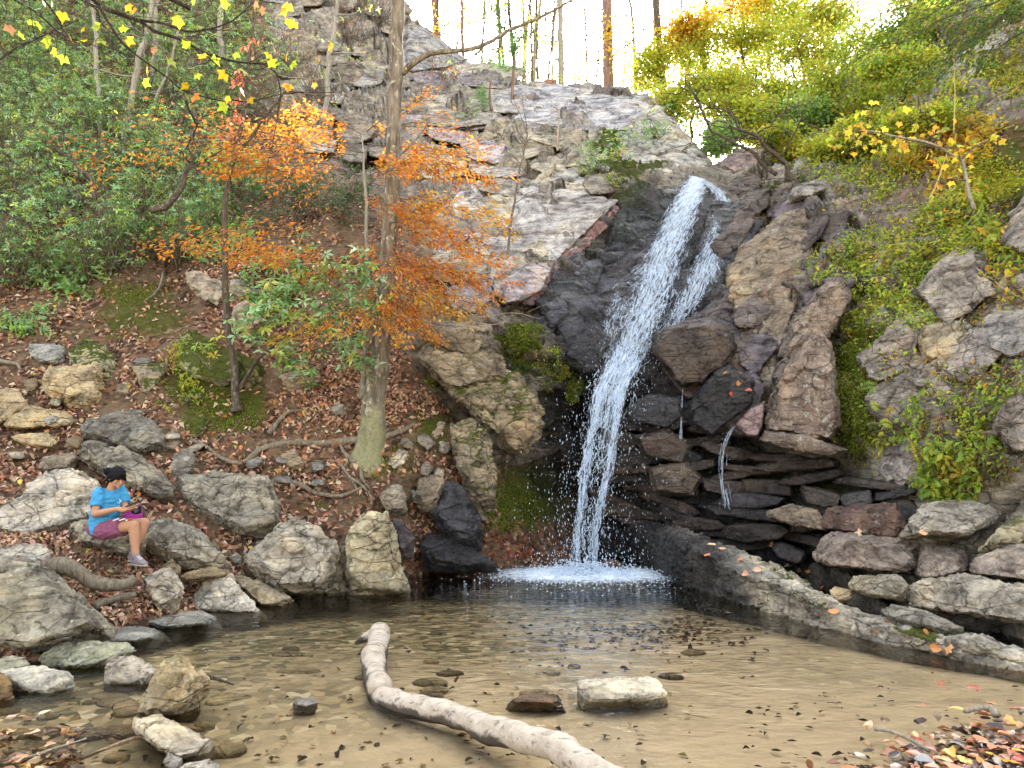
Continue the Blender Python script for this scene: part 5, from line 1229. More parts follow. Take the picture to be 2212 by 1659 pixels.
for a, b, d0, d1, n_ in [((770,335),(165,342),11.7,10.9,300),((780,380),(470,335),11.8,11.0,330),((780,300),(540,268),11.9,11.8,260),((772,420),(455,372),11.8,11.4,320),((785,500),(340,535),11.7,10.6,300),((788,560),(430,545),11.7,11.3,280),
                     ((788,600),(520,560),11.6,10.7,220),((785,330),(610,300),12.0,12.6,300),((780,290),(650,240),12.0,12.4,200),
                     ((798,350),(1085,390),11.8,12.0,360),((798,430),(1095,480),11.8,11.9,400),((798,480),(1080,560),11.8,11.6,420),((798,540),(1075,640),11.7,11.6,380),((798,600),(1040,668),11.6,11.3,330),((798,640),(945,742),11.6,10.8,260),((792,660),(590,742),11.6,10.8,200),
                     ((792,310),(1010,395),11.9,12.6,330),((792,285),(930,205),12.0,12.6,110),((792,300),(1020,290),12,12.6,120),((792,520),(880,620),11.7,10.2,280),((795,400),(905,335),11.7,10.6,330),
                     ((795,450),(960,520),11.8,10.7,380),((795,500),(960,440),11.8,12.7,320),((795,560),(1000,600),11.7,12.4,320),((790,620),(880,700),11.6,10.6,260),((790,590),(660,610),11.7,11,160),((785,330),(480,300),11.9,12.4,260),((798,610),(1000,690),11.4,10.6,240),((798,560),(1090,600),11.6,11.0,280),((798,650),(880,738),11.3,10.3,200),((795,650),(700,735),11.4,10.3,200),((795,380),(1060,330),11.9,12.9,240),((798,500),(1040,520),11.6,11.2,260)]:
    spray(a, b, d0, d1, int(n_ * (1.6 if b[0] < 560 else 1.0 if b[0] < 780 else 1.35)), L=0.080, spread=0.46, vert=0.055)
gb.build('branch', M_TWIG, o); gl.build('crown', M_LEAF, o)
# bare pale twigs of the beech reaching right
g = Geo()
for pts in [[(930,590),(985,640),(1030,680),(1100,680),(1170,685)],[(985,640),(1030,640),(1080,660)],[(960,615),(1040,690),(1110,700)],[(900,560),(960,600),(1010,640)],[(880,720),(960,690),(1040,676)]]:
    c = curve(vp(pts, 11.2), 14); g.tube(wob(c, 0.05, 3), np.linspace(0.011, 0.003, 14), 4)
    for q in range(5):
        u = c[rng.integers(3, 13)]; g.tube(curve([u, u + rng.normal(0, 0.1, 3), u + rng.normal(0, 0.22, 3)], 5), np.linspace(0.004, 0.0015, 5), 3)
g.build('bare_twig', M_TWIGPALE, o)
spray_o = o

# --- slim pale trunks on the left hillside
def slim(label, pts, r0, group=None, name='slim_tree', pal=LAUREL, nleaf=60, mat=None, dz=-0.2, d=None, top=True):
    q = np.array(pts, float); b = S1(q[0][0], q[0][1]); dd = d or b[1] + dz
    o = empty(name, P(q[0][0], q[0][1], dd), label, 'tree', group)
    g = Geo(); c = curve(vp(pts, dd), 40)
    g.tube(wob(c, 0.05, q[0][0]), np.linspace(r0, r0 * 0.55, 40) * px_of(dd), 8); g.build('trunk', mat or M_BARKPALE, o)
    gb_, gl_ = Geo(), Geo(); C = []
    for k in range(9):
        u = c[rng.integers(10, 40)]; e = u + np.array([rng.normal(0, 0.8), rng.normal(0, 0.5), abs(rng.normal(0.5, 0.4))])
        gb_.tube(wob(curve([u, (u + e) / 2 + rng.normal(0, 0.12, 3), e], 9), 0.05, k), np.linspace(r0 * 0.3, r0 * 0.09, 9) * px_of(dd), 4)
        C += [u + (e - u) * t_ + rng.normal(0, 0.15, 3) for t_ in np.linspace(0.4, 1.05, max(1, nleaf // 9))]
    gb_.build('branch', mat or M_BARKPALE, o)
    if nleaf: whorls(gl_, np.array(C), np.array([0, -0.2, 1.0]) + 0.5 * rng.normal(size=(len(C), 3)), 4, 0.09 * (dd / 15) ** 0.4, pal); gl_.build('foliage', M_LEAF, o)
    return o
slim('pale straight slim trunk, leftmost of those on the shrubby hillside', [(222,330),(216,230),(208,120),(200,0),(192,-160)], 6.5)
slim('pale slim trunk leaning right with a fork, second on the shrubby hillside', [(262,330),(275,260),(290,170),(318,60),(335,-40),(345,-160)], 8)
slim('thin pale stem leaning strongly right between hillside shrubs', [(295,320),(318,255),(348,190),(375,120),(392,40)], 4.5)
slim('pale slim trunk half hidden by shrubs right of the leaning ones', [(332,205),(334,120),(340,20),(345,-120)], 6.5)
slim('pale slim trunk in front of the brown crag left of the sapling', [(474,140),(478,60),(490,-30),(500,-160)], 7, d=19)
slim('light brown slim trunk left of the big trunk, rising from the crag', [(698,265),(708,190),(716,110),(722,40),(730,-40),(738,-160)], 6.5, mat=M_BARKPALE, d=17.5)
slim('dark twisted trunk snaking up out of the hillside shrubs', [(325,455),(360,440),(390,405),(398,370),(412,345),(415,310),(428,270),(420,240)], 8, mat=M_BARKDARK, d=14.0)
slim('crooked dark stem with a bare fork in the shrubs at the far left', [(206,430),(200,395),(180,372),(155,340),(120,325)], 4.5, mat=M_BARKDARK, d=14.5)
slim('thin bare stem on the cliff face below the skyline slabs', [(1095,560),(1115,430),(1128,350),(1140,290)], 3, nleaf=0, mat=M_TWIG, d=14.3)
slim('thin bare stem rising from the pale-topped cliff block', [(1205,325),(1206,280),(1207,240)], 3, nleaf=0, mat=M_TWIGPALE, d=18.4)
# ------------------------------------------------------------------ trees on the rim and the right bank
def crown(gl, clumps, n, L, pal, flat=0.8, w=0.55):
    """clumps: (centre, radii) -> leaves gathered in sub-clumps with gaps"""
    for cpos, rad in clumps:
        cpos, rad = np.asarray(cpos, float), np.asarray(rad, float)
        m = max(5, n // 26)
        v = rdir(m) * (rng.random((m, 1)) ** 0.45)
        sub_ = cpos + v * rad
        sz = rng.uniform(0.30, 0.85, m)
        k = rng.integers(0, m, n)
        C = sub_[k] + rng.normal(0, 1, (n, 3)) * (sz[k, None] * rad.mean()) * np.array([1, 1, 0.6])
        tone = pick(pal, m, 0.10)
        cols = np.clip(0.55 * tone[k] + 0.45 * pick(pal, n, 0.16), 0.004, 0.95)
        leaves(gl, C, rdir(n, 0.7), np.array([0, 0, 0.9]) + 0.7 * rng.normal(size=(n, 3)), L * rng.uniform(0.6, 1.3, n), w, cols)

def rim_tree(label, pts, r0, mat, clumps, n, pal, L=0.13, d=26, limbs=(), group=None, name='rim_tree', cat='tree'):
    q = np.array(pts, float)
    o = empty(name, P(q[0][0], q[0][1], d), label, cat, group)
    g = Geo(); c = curve(vp(pts, d), 36)
    g.tube(wob(c, 0.035, q[0][0]), np.linspace(r0, r0 * 0.7, 36) * px_of(d), 9); g.build('trunk', mat, o)
    gb_ = Geo(); cl = []
    for l in limbs:
        cc = curve(vp(l[0], d), 14); gb_.tube(wob(cc, 0.1, l[1]), np.linspace(l[1], l[1] * 0.3, 14) * px_of(d), 5)
    for (x, y, rx, ry) in clumps:
        dd = d + rng.uniform(-1.2, 1.2); ctr = P(x, y, dd); s = px_of(dd)
        cl.append((ctr, (rx * s, rx * s, ry * s)))
        u = c[np.argmin(((c - ctr) ** 2).sum(1))]
        gb_.tube(wob(curve([u, (u + ctr) / 2 + rng.normal(0, 0.2, 3), ctr], 9), 0.1, x), np.linspace(max(1.2, r0 * 0.22), 0.7, 9) * px_of(d), 4)
        for k in range(7):
            e = ctr + rdir(1)[0] * np.array([rx, rx, ry]) * s * 0.9
            gb_.tube(curve([u * 0.4 + ctr * 0.6, (ctr + e) / 2 + rng.normal(0, 0.1, 3), e], 6), np.linspace(0.9, 0.4, 6) * px_of(d), 3)
    gb_.build('branch', mat, o)
    if cl and n:
        gl_ = Geo(); crown(gl_, cl, n * 2, L, pal); gl_.build('crown', M_LEAF, o)
    return o
rim_tree('straight reddish pine trunk on the skyline, nearest to the big gray trunk', [(946,140),(942,60),(936,-20),(932,-140)], 8.5, M_BARKRED, [(960,-60,60,30)], 60, SUNNY, d=29)
rim_tree('thin brown trunk with scattered orange leaves left of the green pine sapling', [(1000,150),(999,60),(997,-30),(996,-120)], 4, M_BARKRED, [(990,50,40,40),(940,70,30,25),(1010,20,40,20)], 45, GOLD, d=27, L=0.16)
rim_tree('slender crooked pine with loose blue-green needles on the skyline', [(1112,175),(1108,110),(1100,40),(1096,-60)], 4.5, M_BARKDARK, [(1085,55,30,18),(1120,80,26,16),(1070,20,35,20),(1060,110,40,18)], 70, GREEND, d=26)
rim_tree('thin bare stem between the crooked pine and the pale trunk', [(1150,185),(1147,90),(1145,0),(1144,-80)], 2.5, M_BARKDARK, [(1150,60,14,30)], 25, SUNNY, d=26)
rim_tree('twin thin bare stem just left of the pale gray trunk', [(1160,185),(1160,90),(1158,0),(1157,-80)], 2.5, M_BARKDARK, [], 0, SUNNY, d=26.5)
rim_tree('pale gray trunk in the middle of the bright skyline', [(1212,205),(1212,120),(1210,30),(1212,-120)], 7.5, M_BARKPALE, [(1215,150,20,30)], 40, GREEND, d=27)
rim_tree('thin wavering stem right of the pale gray trunk', [(1182,195),(1190,110),(1196,30),(1200,-80)], 2.6, M_BARKDARK, [], 0, SUNNY, d=26)
rim_tree('thick red-brown pine trunk standing on the rounded cliff top', [(1316,215),(1316,120),(1313,20),(1312,-140)], 11.5, M_BARKRED, [(1318,60,14,30),(1318,110,12,40)], 40, GOLD, d=25, limbs=[([(1316,130),(1350,100),(1390,60)], 3)])
rim_tree('brown trunk right of the thick pine, wrapped in green leaves below', [(1432,270),(1428,170),(1424,90),(1419,0),(1415,-120)], 9, M_BARKDARK, [(1432,200,24,40),(1400,130,30,30),(1450,110,30,30)], 110, SUNNY, d=24)
rim_tree('thin gray stem right of the leaf-wrapped trunk', [(1470,240),(1472,120),(1472,0),(1474,-80)], 3, M_BARKDARK, [(1480,60,40,30)], 90, GOLD, d=25)
rim_tree('slanted slim trunk with a left limb before golden leaves', [(1524,190),(1520,110),(1522,50),(1528,-30),(1534,-120)], 5.5, M_BARKDARK, [(1550,40,60,30),(1490,30,50,25),(1590,20,50,30)], 140, GOLD, d=24, limbs=[([(1516,120),(1505,70),(1480,35),(1465,20)], 3.5)])
rim_tree('thin leaning stem left of the thick pine', [(1285,215),(1290,150),(1296,80),(1300,20)], 2.4, M_BARKDARK, [(1288,130,14,40)], 40, SUNNY, d=26)
rim_tree('thin stem with reddish twigs just right of the thick pine', [(1345,215),(1350,140),(1352,60),(1356,-20)], 2.4, M_BARKDARK, [(1360,90,24,30)], 40, GOLD, d=25.5)
r4 = np.random.default_rng(8)
for k in range(18):
    x = r4.uniform(900, 1480); d = r4.uniform(27, 36); ln = r4.normal(0, 14)
    rim_tree('thin far bare trunk among many on the bright skyline', [(x, np.interp(x, [900, 1130, 1480], [90, 190, 300])), (x + ln * 0.4, 70), (x + ln, -30), (x + ln * 1.3, -110)], r4.uniform(1.6, 4.2), [M_BARKDARK, M_BARKRED, M_BARKPALE][k % 3],
             [(x + r4.normal(0, 25), r4.uniform(-10, 120), 36, 24), (x + r4.normal(0, 30), r4.uniform(-30, 90), 34, 22)], 34, [GOLD, SUNNY, SUNNY][k % 3], d=d, L=0.12, group='far bare trunks on the skyline', limbs=[([(x + ln * 0.3, 90), (x + ln * 0.3 + 30 * r4.choice([-1, 1]), 50), (x + ln * 0.3 + 60 * r4.choice([-1, 1]), 10)], 1.4)])
# low growth along the skyline
for x, y, rx, ry, d, n_, pal, lb in [(1180,170,40,34,27,170,SUNNY,'green skyline bush left of the pale gray trunk'),(1255,178,36,30,27,170,SUNNY,'green skyline bush between the pale trunk and the thick pine'),
                                  (1375,175,40,28,25,170,GOLD,'golden skyline bush right of the thick pine'),(1140,120,40,40,28,120,SUNNY,'loose green bush behind the pine sapling'),
                                  (1060,110,44,26,28,120,SUNNY,'loose bush on the skyline above the cliff-top slab'),(1430,215,50,44,22,260,SUNNY,'leafy bush at the right end of the skyline'),
                                  (1470,255,50,50,21,330,LAUREL,'dense green bush beside the rounded cliff shoulder')]:
    b = P(x, y + ry, d); o = empty('skyline_bush', b, lb, 'bush')
    gl_, gs_ = Geo(), Geo(); s = px_of(d)
    crown(gl_, [(P(x, y, d), (rx * s, rx * s * 0.8, ry * s))], n_ * 2, 0.12, pal)
    for k in range(12):
        e = P(x, y, d) + rdir(1)[0] * np.array([rx, rx * 0.8, ry]) * s
        gs_.tube(curve([b, (b + e) / 2 + rng.normal(0, 0.1, 3), e], 6), np.linspace(0.02, 0.007, 6), 3)
    gs_.build('stem', M_TWIG, o); gl_.build('foliage', M_LEAF, o)
# the two little pines on the slabs
def little_pine(label, pts, d, tufts):
    q = np.array(pts, float); o = empty('pine_sapling', P(q[0][0], q[0][1], d), label, 'pine')
    g = Geo(); g.tube(curve(vp(pts, d), 14), np.linspace(4, 2, 14) * px_of(d), 6); g.build('trunk', M_BARKRED, o)
    gl_ = Geo()
    for (x, y, r, n_) in tufts:
        C0 = P(x, y, d); r_ = r * px_of(d)
        dv = rdir(n_); dv[:, 2] = np.abs(dv[:, 2]) * 0.9 - 0.25; dv = unit(dv)
        ll = r_ * rng.uniform(0.7, 1.2, n_)
        leaves(gl_, C0 + dv * ll[:, None] * 0.5 + np.array([0, 0, 1]) * rng.uniform(-0.6, 0.6, (n_, 1)) * r_, dv, rdir(n_), ll, 0.035, pick([(3, (0.10, 0.22, 0.07)), (2, (0.16, 0.28, 0.10))], n_))
    gl_.build('needles', M_LEAF, o)
little_pine('small pine sapling with a green brush top on the cliff-top slabs', [(1106,225),(1108,170),(1110,130),(1112,90)], 21.5, [(1112,110,26,500),(1095,140,24,200),(1075,135,22,160),(1120,140,20,140)])
little_pine('tiny pine seedling at the edge of the tilted slab', [(1062,240),(1058,210),(1060,170)], 20.8, [(1040,205,22,220),(1048,225,20,160)])

# trees and bushes crowding the right bank behind the creek
BK = [(1440,140,70,60,24,SUNNY),(1500,230,70,60,21,SUNNY),(1560,130,80,70,24,SUNNY),(1580,260,70,50,19.5,SUNNY),(1640,190,80,60,21,SUNNY),(1660,60,90,70,24,SUNNY),(1730,130,90,70,21,SUNNY),(1780,40,90,60,22,SUNNY),(1720,260,70,40,18.5,LAUREL),(1810,210,80,60,18,VINE),(1880,120,80,60,18.5,VINE),(1600,20,80,40,25,GOLD),(1880,280,70,40,16,VINE),(1530,300,50,34,18.5,LAUREL),(1960,60,80,60,17,VINE),(1800,300,60,40,15.5,SUNNY),(1940,160,70,50,14.5,VINE),(1680,310,50,30,17.5,SUNNY),(1990,250,60,40,12.6,VINE),(2200,-30,60,40,12.0,VINE),(1600,110,80,70,23,SUNNY),(1560,215,60,60,20,SUNNY),(1650,265,60,50,18.8,SUNNY),(1720,190,80,60,20.5,SUNNY),(1500,60,60,50,24,GOLD)]
LBK = ['green-gold tree crown next to the leaf-wrapped trunk','bright bushy crown above the rounded cliff shoulder','airy yellow-green crown behind the slanted slim trunk','leafy bush behind the dead shrub','yellow-green thicket above the purple-gray lip rock','tall bright crown at the top edge right of the sky gap','sunny yellow-green crown mid way up the right bank','high crown under the dark hanging boughs','dark green bush low on the right bank','mixed green bush at the foot of the pale rock rib','green crown left of the dark hanging boughs','golden crown at the top edge right of the sky gap','yellow-leaved undergrowth bush left of the rock rib','dark glossy bush right at the creek notch','green crown behind the drooping hemlock boughs','sunny yellow bush between the rock rib and the creek','green bush touching the lower hemlock boughs','low sunny bush just right of the dead shrub','leafy bush at the left edge of the pale rock rib','dark leafy crown filling the top right corner','hazy sunlit crown right of the slanted slim trunk','yellow-green bush crown above the dead shrub','sunlit bush behind the tips of the dead shrub','broad sunlit crown over the right bank thicket','small golden crown beside the leaf-wrapped trunk']
for (x, y, rx, ry, d, pal), lb in zip(BK, LBK):
    if y > CREST(x): d = min(d, dsurf(x, y) - 1.3)
    s = px_of(d); base = P(x + rng.uniform(-20, 20), y + ry * 1.9, d + 0.3)
    o = empty('bank_tree', base, lb, 'tree' if ry > 45 else 'bush')
    g, gb_, gl_ = Geo(), Geo(), Geo(); ctr = P(x, y, d)
    topp = ctr + np.array([rng.normal(0, 0.3), 0, ry * s])
    c = wob(curve([base, (base + ctr) / 2 + rng.normal(0, 0.15, 3), ctr, topp], 20), 0.08, x)
    g.tube(c, np.linspace(0.06, 0.015, 20), 6); g.build('trunk', M_BARKDARK, o)
    cl = []
    for k in range(6):
        e = ctr + rdir(1)[0] * np.array([rx, rx * 0.8, ry]) * s * 0.75
        cl.append((e, np.array([rx, rx, ry]) * s * 0.46))
        gb_.tube(wob(curve([c[rng.integers(5, 15)], (ctr + e) / 2, e], 8), 0.06, k), np.linspace(0.022, 0.006, 8), 4)
        for z in range(4):
            e2 = e + rdir(1)[0] * np.array([rx, rx, ry]) * s * 0.4; gb_.tube([e, (e + e2) / 2 + rng.normal(0, 0.06, 3), e2], [0.008, 0.006, 0.004], 3)
    gb_.build('branch', M_TWIG, o)
    crown(gl_, cl, 820, 0.105 * (d / 20) ** 0.5, pal); gl_.build('crown', M_LEAF, o)

# dark hemlock boughs hanging in from the top right
o = empty('hemlock', P(2240, 40, 9.5), 'dark evergreen boughs hanging in at the top right corner', 'tree')
g = Geo(); g.tube(curve(vp([(2260,120),(2250,-20),(2240,-200)], 9.5), 12), np.linspace(0.11, 0.09, 12), 8); g.build('trunk', M_BARKDARK, o)
gb_, gl_ = Geo(), Geo()
for a, b, d1, n_ in [((2245,-60),(1790,20),9.8,420),((2245,-40),(1850,130),9.2,460),((2245,-60),(1900,60),10.4,420),((2245,-20),(1960,180),9.6,420),((2245,-100),(1760,-10),9.2,360),((2245,0),(2030,160),9.0,340),((2245,-20),(2080,60),8.8,340),((2245,-90),(1980,-20),9.6,420),((2245,-80),(2080,-30),8.6,300),((2245,40),(2100,150),9.4,220)]:
    spray(a, b, 9.5, d1, int(n_ * 1.1), pal=[(4, (0.055, 0.10, 0.03)), (3, (0.09, 0.15, 0.04)), (2, (0.2, 0.25, 0.05)), (0.5, (0.3, 0.17, 0.05))], L=0.075, gb=gb_, gl=gl_, sag=0.03, th=0.016, vert=0.07)
gb_.build('branch', M_BARKDARK, o); gl_.build('crown', M_LEAF, o)

# dead gnarled shrub over the lip of the fall
o = empty('gnarled_shrub', V2('c', [(690, 1170)])[0].tolist() + [0] and P(*V2('c', [(690, 1170)])[0], 15.6), 'bare gnarled dead shrub bending left over the lip of the fall', 'shrub')
g = Geo()
for pts, r0 in [([(690,1170),(680,1080),(640,1000),(540,920),(480,870),(380,830),(300,790)], 7),([(620,1120),(560,1080),(500,1010),(430,970),(330,920),(220,860),(160,810),(60,600),(40,480)], 5.5),([(650,1010),(680,930),(720,850),(760,740),(800,680)], 3),([(480,870),(560,800),(640,740),(760,690)], 2.5),
                ([(380,830),(300,720),(200,680),(100,640)], 2.5),([(430,970),(350,860),(330,800)], 2),([(220,860),(120,880),(20,960)], 2),([(500,890),(400,880),(360,900)], 3),([(500,1080),(520,1150),(560,1200)], 2.5),([(300,790),(180,740),(60,590)], 2),([(690,1080),(720,1160),(720,1220)], 4)]:
    q = V2('c', pts); c = curve(vp(q, np.linspace(15.6, 15.0, len(q))), 18); g.tube(wob(c, 0.08, r0), np.linspace(r0, r0 * 0.35, 18) * px_of(15.3), 6)
    for k in range(6):
        u = c[rng.integers(7, 18)]; e = u + rng.normal(0, 0.3, 3) + np.array([-0.15, 0, 0.15]); g.tube(wob(curve([u, (u + e) / 2 + rng.normal(0, 0.06, 3), e], 6), 0.04, k), np.linspace(1.3, 0.5, 6) * px_of(15.3), 3)
g.build('branch', M_BARKDARK, o)

# sapling with star leaves bent over the right bank
o = empty('bent_sapling', P(*V2('c', [(1890, 1340)])[0], 8.6), 'bent sapling with yellow star-shaped leaves reaching left over the right bank', 'sapling')
g = Geo(); q = V2('c', [(1890,1345),(1860,1240),(1835,1120),(1815,1020),(1740,985),(1650,940),(1500,905),(1370,880),(1200,845),(1080,835)])
c = curve(vp(q, np.linspace(8.7, 8.3, len(q))), 40); g.tube(wob(c, 0.02, 3), np.linspace(4.6, 1.3, 40) * px_of(8.5), 6); g.build('trunk', M_BARKPALE, o)
gb_, gl_ = Geo(), Geo()
C = []
for k in range(44):
    u = c[rng.integers(14, 40)]; e = u + np.array([rng.normal(-0.05, 0.22), rng.normal(0, 0.2), rng.normal(0.04, 0.16)])
    gb_.tube([u, (u + e) / 2, e], [0.005, 0.004, 0.002], 3); C += [e, e + rng.normal(0, 0.06, 3), (u + e) / 2 + rng.normal(0, 0.05, 3)]
for pts in [[(1815,1020),(1900,940),(2000,900),(2100,870)],[(1840,1160),(1740,1150),(1640,1170)]]:
    cc = curve(vp(V2('c', pts), 8.5), 10); gb_.tube(cc, np.linspace(0.012, 0.004, 10), 4); C += [x + rng.normal(0, 0.07, 3) for x in cc[4:]]
C = np.array(C); n_ = len(C)
star_leaves(gl_, C, np.array([0, -0.2, -0.8]) + 0.6 * rng.normal(size=(n_, 3)), np.array([0.0, -0.9, 0.5]) + 0.45 * rng.normal(size=(n_, 3)), rng.uniform(0.035, 0.062, n_), pick([(4, (0.60, 0.46, 0.04)), (3, (0.40, 0.42, 0.05)), (2, (0.62, 0.30, 0.04)), (1, (0.28, 0.36, 0.05))], n_))
gb_.build('twig', M_TWIG, o); gl_.build('foliage', M_LEAF, o)

# --- plants clinging to the right outcrop; each patch hangs from the slope
def patch(label, px, py, rx, ry, n_, L, pal, lift=0.22, name='vine', cat='vine', w=0.5, twigs=14, mat=None, hang=0.3):
    b = S1(px, py); o = empty(name, b, label, cat)
    gl_, gs_ = Geo(), Geo()
    a = rng.uniform(0, 2 * math.pi, n_); rr = np.sqrt(rng.random(n_))
    m = max(4, n_ // 22); ca_ = rng.uniform(0, 2 * math.pi, m); cr_ = np.sqrt(rng.random(m))
    cx_, cy_ = px + rx * cr_ * np.cos(ca_), py + ry * cr_ * np.sin(ca_)
    k = rng.integers(0, m, n_)
    x, y = cx_[k] + rng.normal(0, 0.13 * rx, n_), cy_[k] + rng.normal(0, 0.13 * ry, n_)
    s_, nn = surf(x, y), snorm(x, y)
    lf = lift * (0.25 + 0.75 * rng.random(m))[k] * rng.uniform(0.3, 1.15, n_)
    C = s_ + nn * lf[:, None] - np.array([0, 0, 1]) * (rng.random((n_, 1)) * hang * 0.4)
    tone = pick(pal, m, 0.1); cols = 0.5 * tone[k] + 0.5 * pick(pal, n_, 0.18)
    N = nn * 0.8 + np.array([0, -0.2, 0.8]) + 0.5 * rng.normal(size=(n_, 3))
    D = unit(nn + np.array([0, 0, -0.5]) + 0.9 * rng.normal(size=(n_, 3)))
    leaves(gl_, C, D, N, L * rng.uniform(0.6, 1.3, n_), w, np.clip(cols, 0.004, 0.95))
    for q in range(twigs):
        i_ = rng.integers(0, n_); j_ = rng.integers(0, n_, 40); j_ = j_[np.argmin(((C[j_] - C[i_]) ** 2).sum(1) + 9 * (j_ == i_))]
        p0 = s_[i_] + nn[i_] * 0.02; p2 = C[j_]; p1 = (p0 + p2) / 2 + rng.normal(0, 0.05, 3) + nn[i_] * 0.06
        gs_.tube(curve([p0, p1, p2, p2 - np.array([0, 0, hang * rng.random()])], 7), np.linspace(0.006, 0.002, 7), 3)
    gs_.build('stem', M_TWIG, o); gl_.build('foliage', mat or M_LEAF, o)
    return o
PT = [('leafy vine tumbling over the edge at the lower right, green with yellow tips',2060,1010,80,60,420,0.085,VINE,0.25),
      ('green vine draping the rock left of the lower right vine',1950,900,60,80,300,0.065,VINE,0.2),
      ('curtain of bright green moss and small leaves hanging beside the buttress',1850,850,52,110,1500,0.035,MOSSY,0.13),
      ('bright moss cushion on the upper part of the green curtain',1875,745,48,46,900,0.030,MOSSY,0.12),
      ('dense mixed shrublet on the ledge above the green curtain',1860,640,70,60,620,0.065,VINE,0.25),
      ('yellow-green seedlings along the top of the slab, left end of the right bank plants',1810,560,50,60,260,0.08,VINE,0.3),
      ('tangle of brown and green vines above the tan rock face',1980,640,80,60,620,0.06,VINE,0.25),
      ('weedy green tangle below the bent sapling',1930,540,80,60,640,0.065,VINE,0.25),
      ('weedy green tangle right of the bent sapling foot',2050,560,70,50,480,0.065,VINE,0.22),
      ('yellow moss cushion under the bent sapling',2150,390,60,40,1300,0.035,[(4,(0.34,0.34,0.03)),(3,(0.22,0.27,0.03)),(1,(0.5,0.42,0.05))],0.12),
      ('yellow moss hummock high at the right frame edge',2200,150,50,60,900,0.045,[(4,(0.36,0.33,0.03)),(3,(0.20,0.24,0.03)),(1.5,(0.5,0.36,0.05))],0.2),
      ('orange-leaved undergrowth below the rock rib',2040,290,80,40,460,0.08,[(4,(0.5,0.24,0.05)),(3,(0.45,0.38,0.05)),(2,(0.2,0.26,0.05)),(2,(0.25,0.12,0.05))],0.3),
      ('green undergrowth left of the yellow leaves on the right bank',1880,380,70,50,420,0.075,VINE,0.3),
      ('brown and green undergrowth under the yellow moss cushion',2080,480,80,40,420,0.07,VINE,0.25),
      ('green undergrowth beside the long gray slab',1790,360,60,40,360,0.08,VINE,0.35),
      ('low green undergrowth at the foot of the bright trees',1740,330,60,30,320,0.085,SUNNY,0.35),
      ('dry brown vine mat on the rock face at the right frame edge',2150,760,70,70,460,0.05,[(4,(0.22,0.14,0.07)),(3,(0.13,0.09,0.05)),(2,(0.16,0.22,0.05)),(1,(0.4,0.3,0.06))],0.15),
      ('sparse green vine leaves at the right frame edge',2160,900,70,70,300,0.055,VINE,0.15),
      ('brown root tangle hanging under the right vines',2130,1000,60,40,360,0.05,[(4,(0.20,0.13,0.07)),(2,(0.13,0.17,0.05))],0.15),
      ('leafy undergrowth trailing from the hillside shrubs toward the mossy bank',150,600,90,40,200,0.10,LAUREL,0.4),
      ('green seedlings scattered above the pale flat-topped block',60,690,70,30,110,0.09,LAUREL,0.3),
      ('green undergrowth right of the undercut bank, below the orange sprays',470,520,70,50,260,0.095,LAUREL,0.5),
      ('laurel undergrowth between the sapling and the hillside shrubs',400,440,80,50,300,0.10,LAUREL,0.6),
      ('green undergrowth around the rocks right of the sapling',600,640,70,50,220,0.09,LAUREL,0.4),
      ('low green sprigs on the mound in front of the mossy boulder',420,800,60,40,160,0.06,VINE,0.2),
      ('small ferny undergrowth at the foot of the nose rock',960,800,40,50,150,0.06,VINE,0.15),
      ('moss tufts over the roots of the big trunk',830,1000,50,30,420,0.03,MOSSY,0.06),
      ('moss carpet on the slope between the pillar and the recess',1090,1090,70,50,900,0.03,MOSSY,0.06),
      ('moss carpet along the top of the earth bank',290,625,80,22,800,0.035,MOSSY,0.07),
      ('moss carpet on the mound around the sapling foot',480,900,80,40,900,0.03,MOSSY,0.06),
      ('golden star-leaved thicket behind the bent sapling',2010,330,90,40,300,0.085,GOLD,0.35),
      ('golden undergrowth right of the bent sapling crown',2110,300,70,40,240,0.08,GOLD,0.3),
      ('golden leafy vine along the foot of the pale rock rib',1930,330,80,40,260,0.085,GOLD+VINE[:3],0.3),
      ('yellow vine trailing down right of the bent sapling',2080,420,60,60,240,0.08,GOLD+VINE[:3],0.25),
      ('yellow leafy shrublet at the right frame edge above the dry branch',2170,560,50,60,200,0.08,GOLD+VINE[:3],0.25),
      ('yellow-leaved shrublet high on the rock rib',2100,180,60,50,360,0.09,SUNNY,0.4),
      ('dark green thicket under the hemlock boughs',1960,200,70,50,480,0.085,VINE,0.4),
      ('dark brown thicket right of the hemlock boughs',2110,90,60,50,380,0.08,[(3,(0.16,0.085,0.05)),(2,(0.1,0.13,0.04)),(1,(0.3,0.2,0.05))],0.4),
      ('small green plant hanging on the nose rock left of the fall',1110,800,26,26,90,0.055,GREEND,0.12),
      ('green seepage plants beside the dark recess left of the fall',1190,790,34,40,220,0.04,VINE,0.12),
      ('moss and grass hanging from the ledge of the nose rock',1135,730,45,30,420,0.04,MOSSY,0.12),
      ('yellow moss tuft hanging in the dark recess beside the fall',1238,845,14,20,240,0.04,MOSSY,0.12),
      ('bright moss tuft below the tall pale brown slab',1602,760,14,18,300,0.035,MOSSY,0.12),
      ('small moss tuft beside the little side fall',1643,865,12,12,160,0.035,MOSSY,0.1),
      ('green moss strip below the flat slabs at the creek',1590,440,40,16,360,0.045,MOSSY,0.12),
      ('low seedlings along the green mound left of the sapling',380,850,50,40,130,0.05,VINE,0.12)]
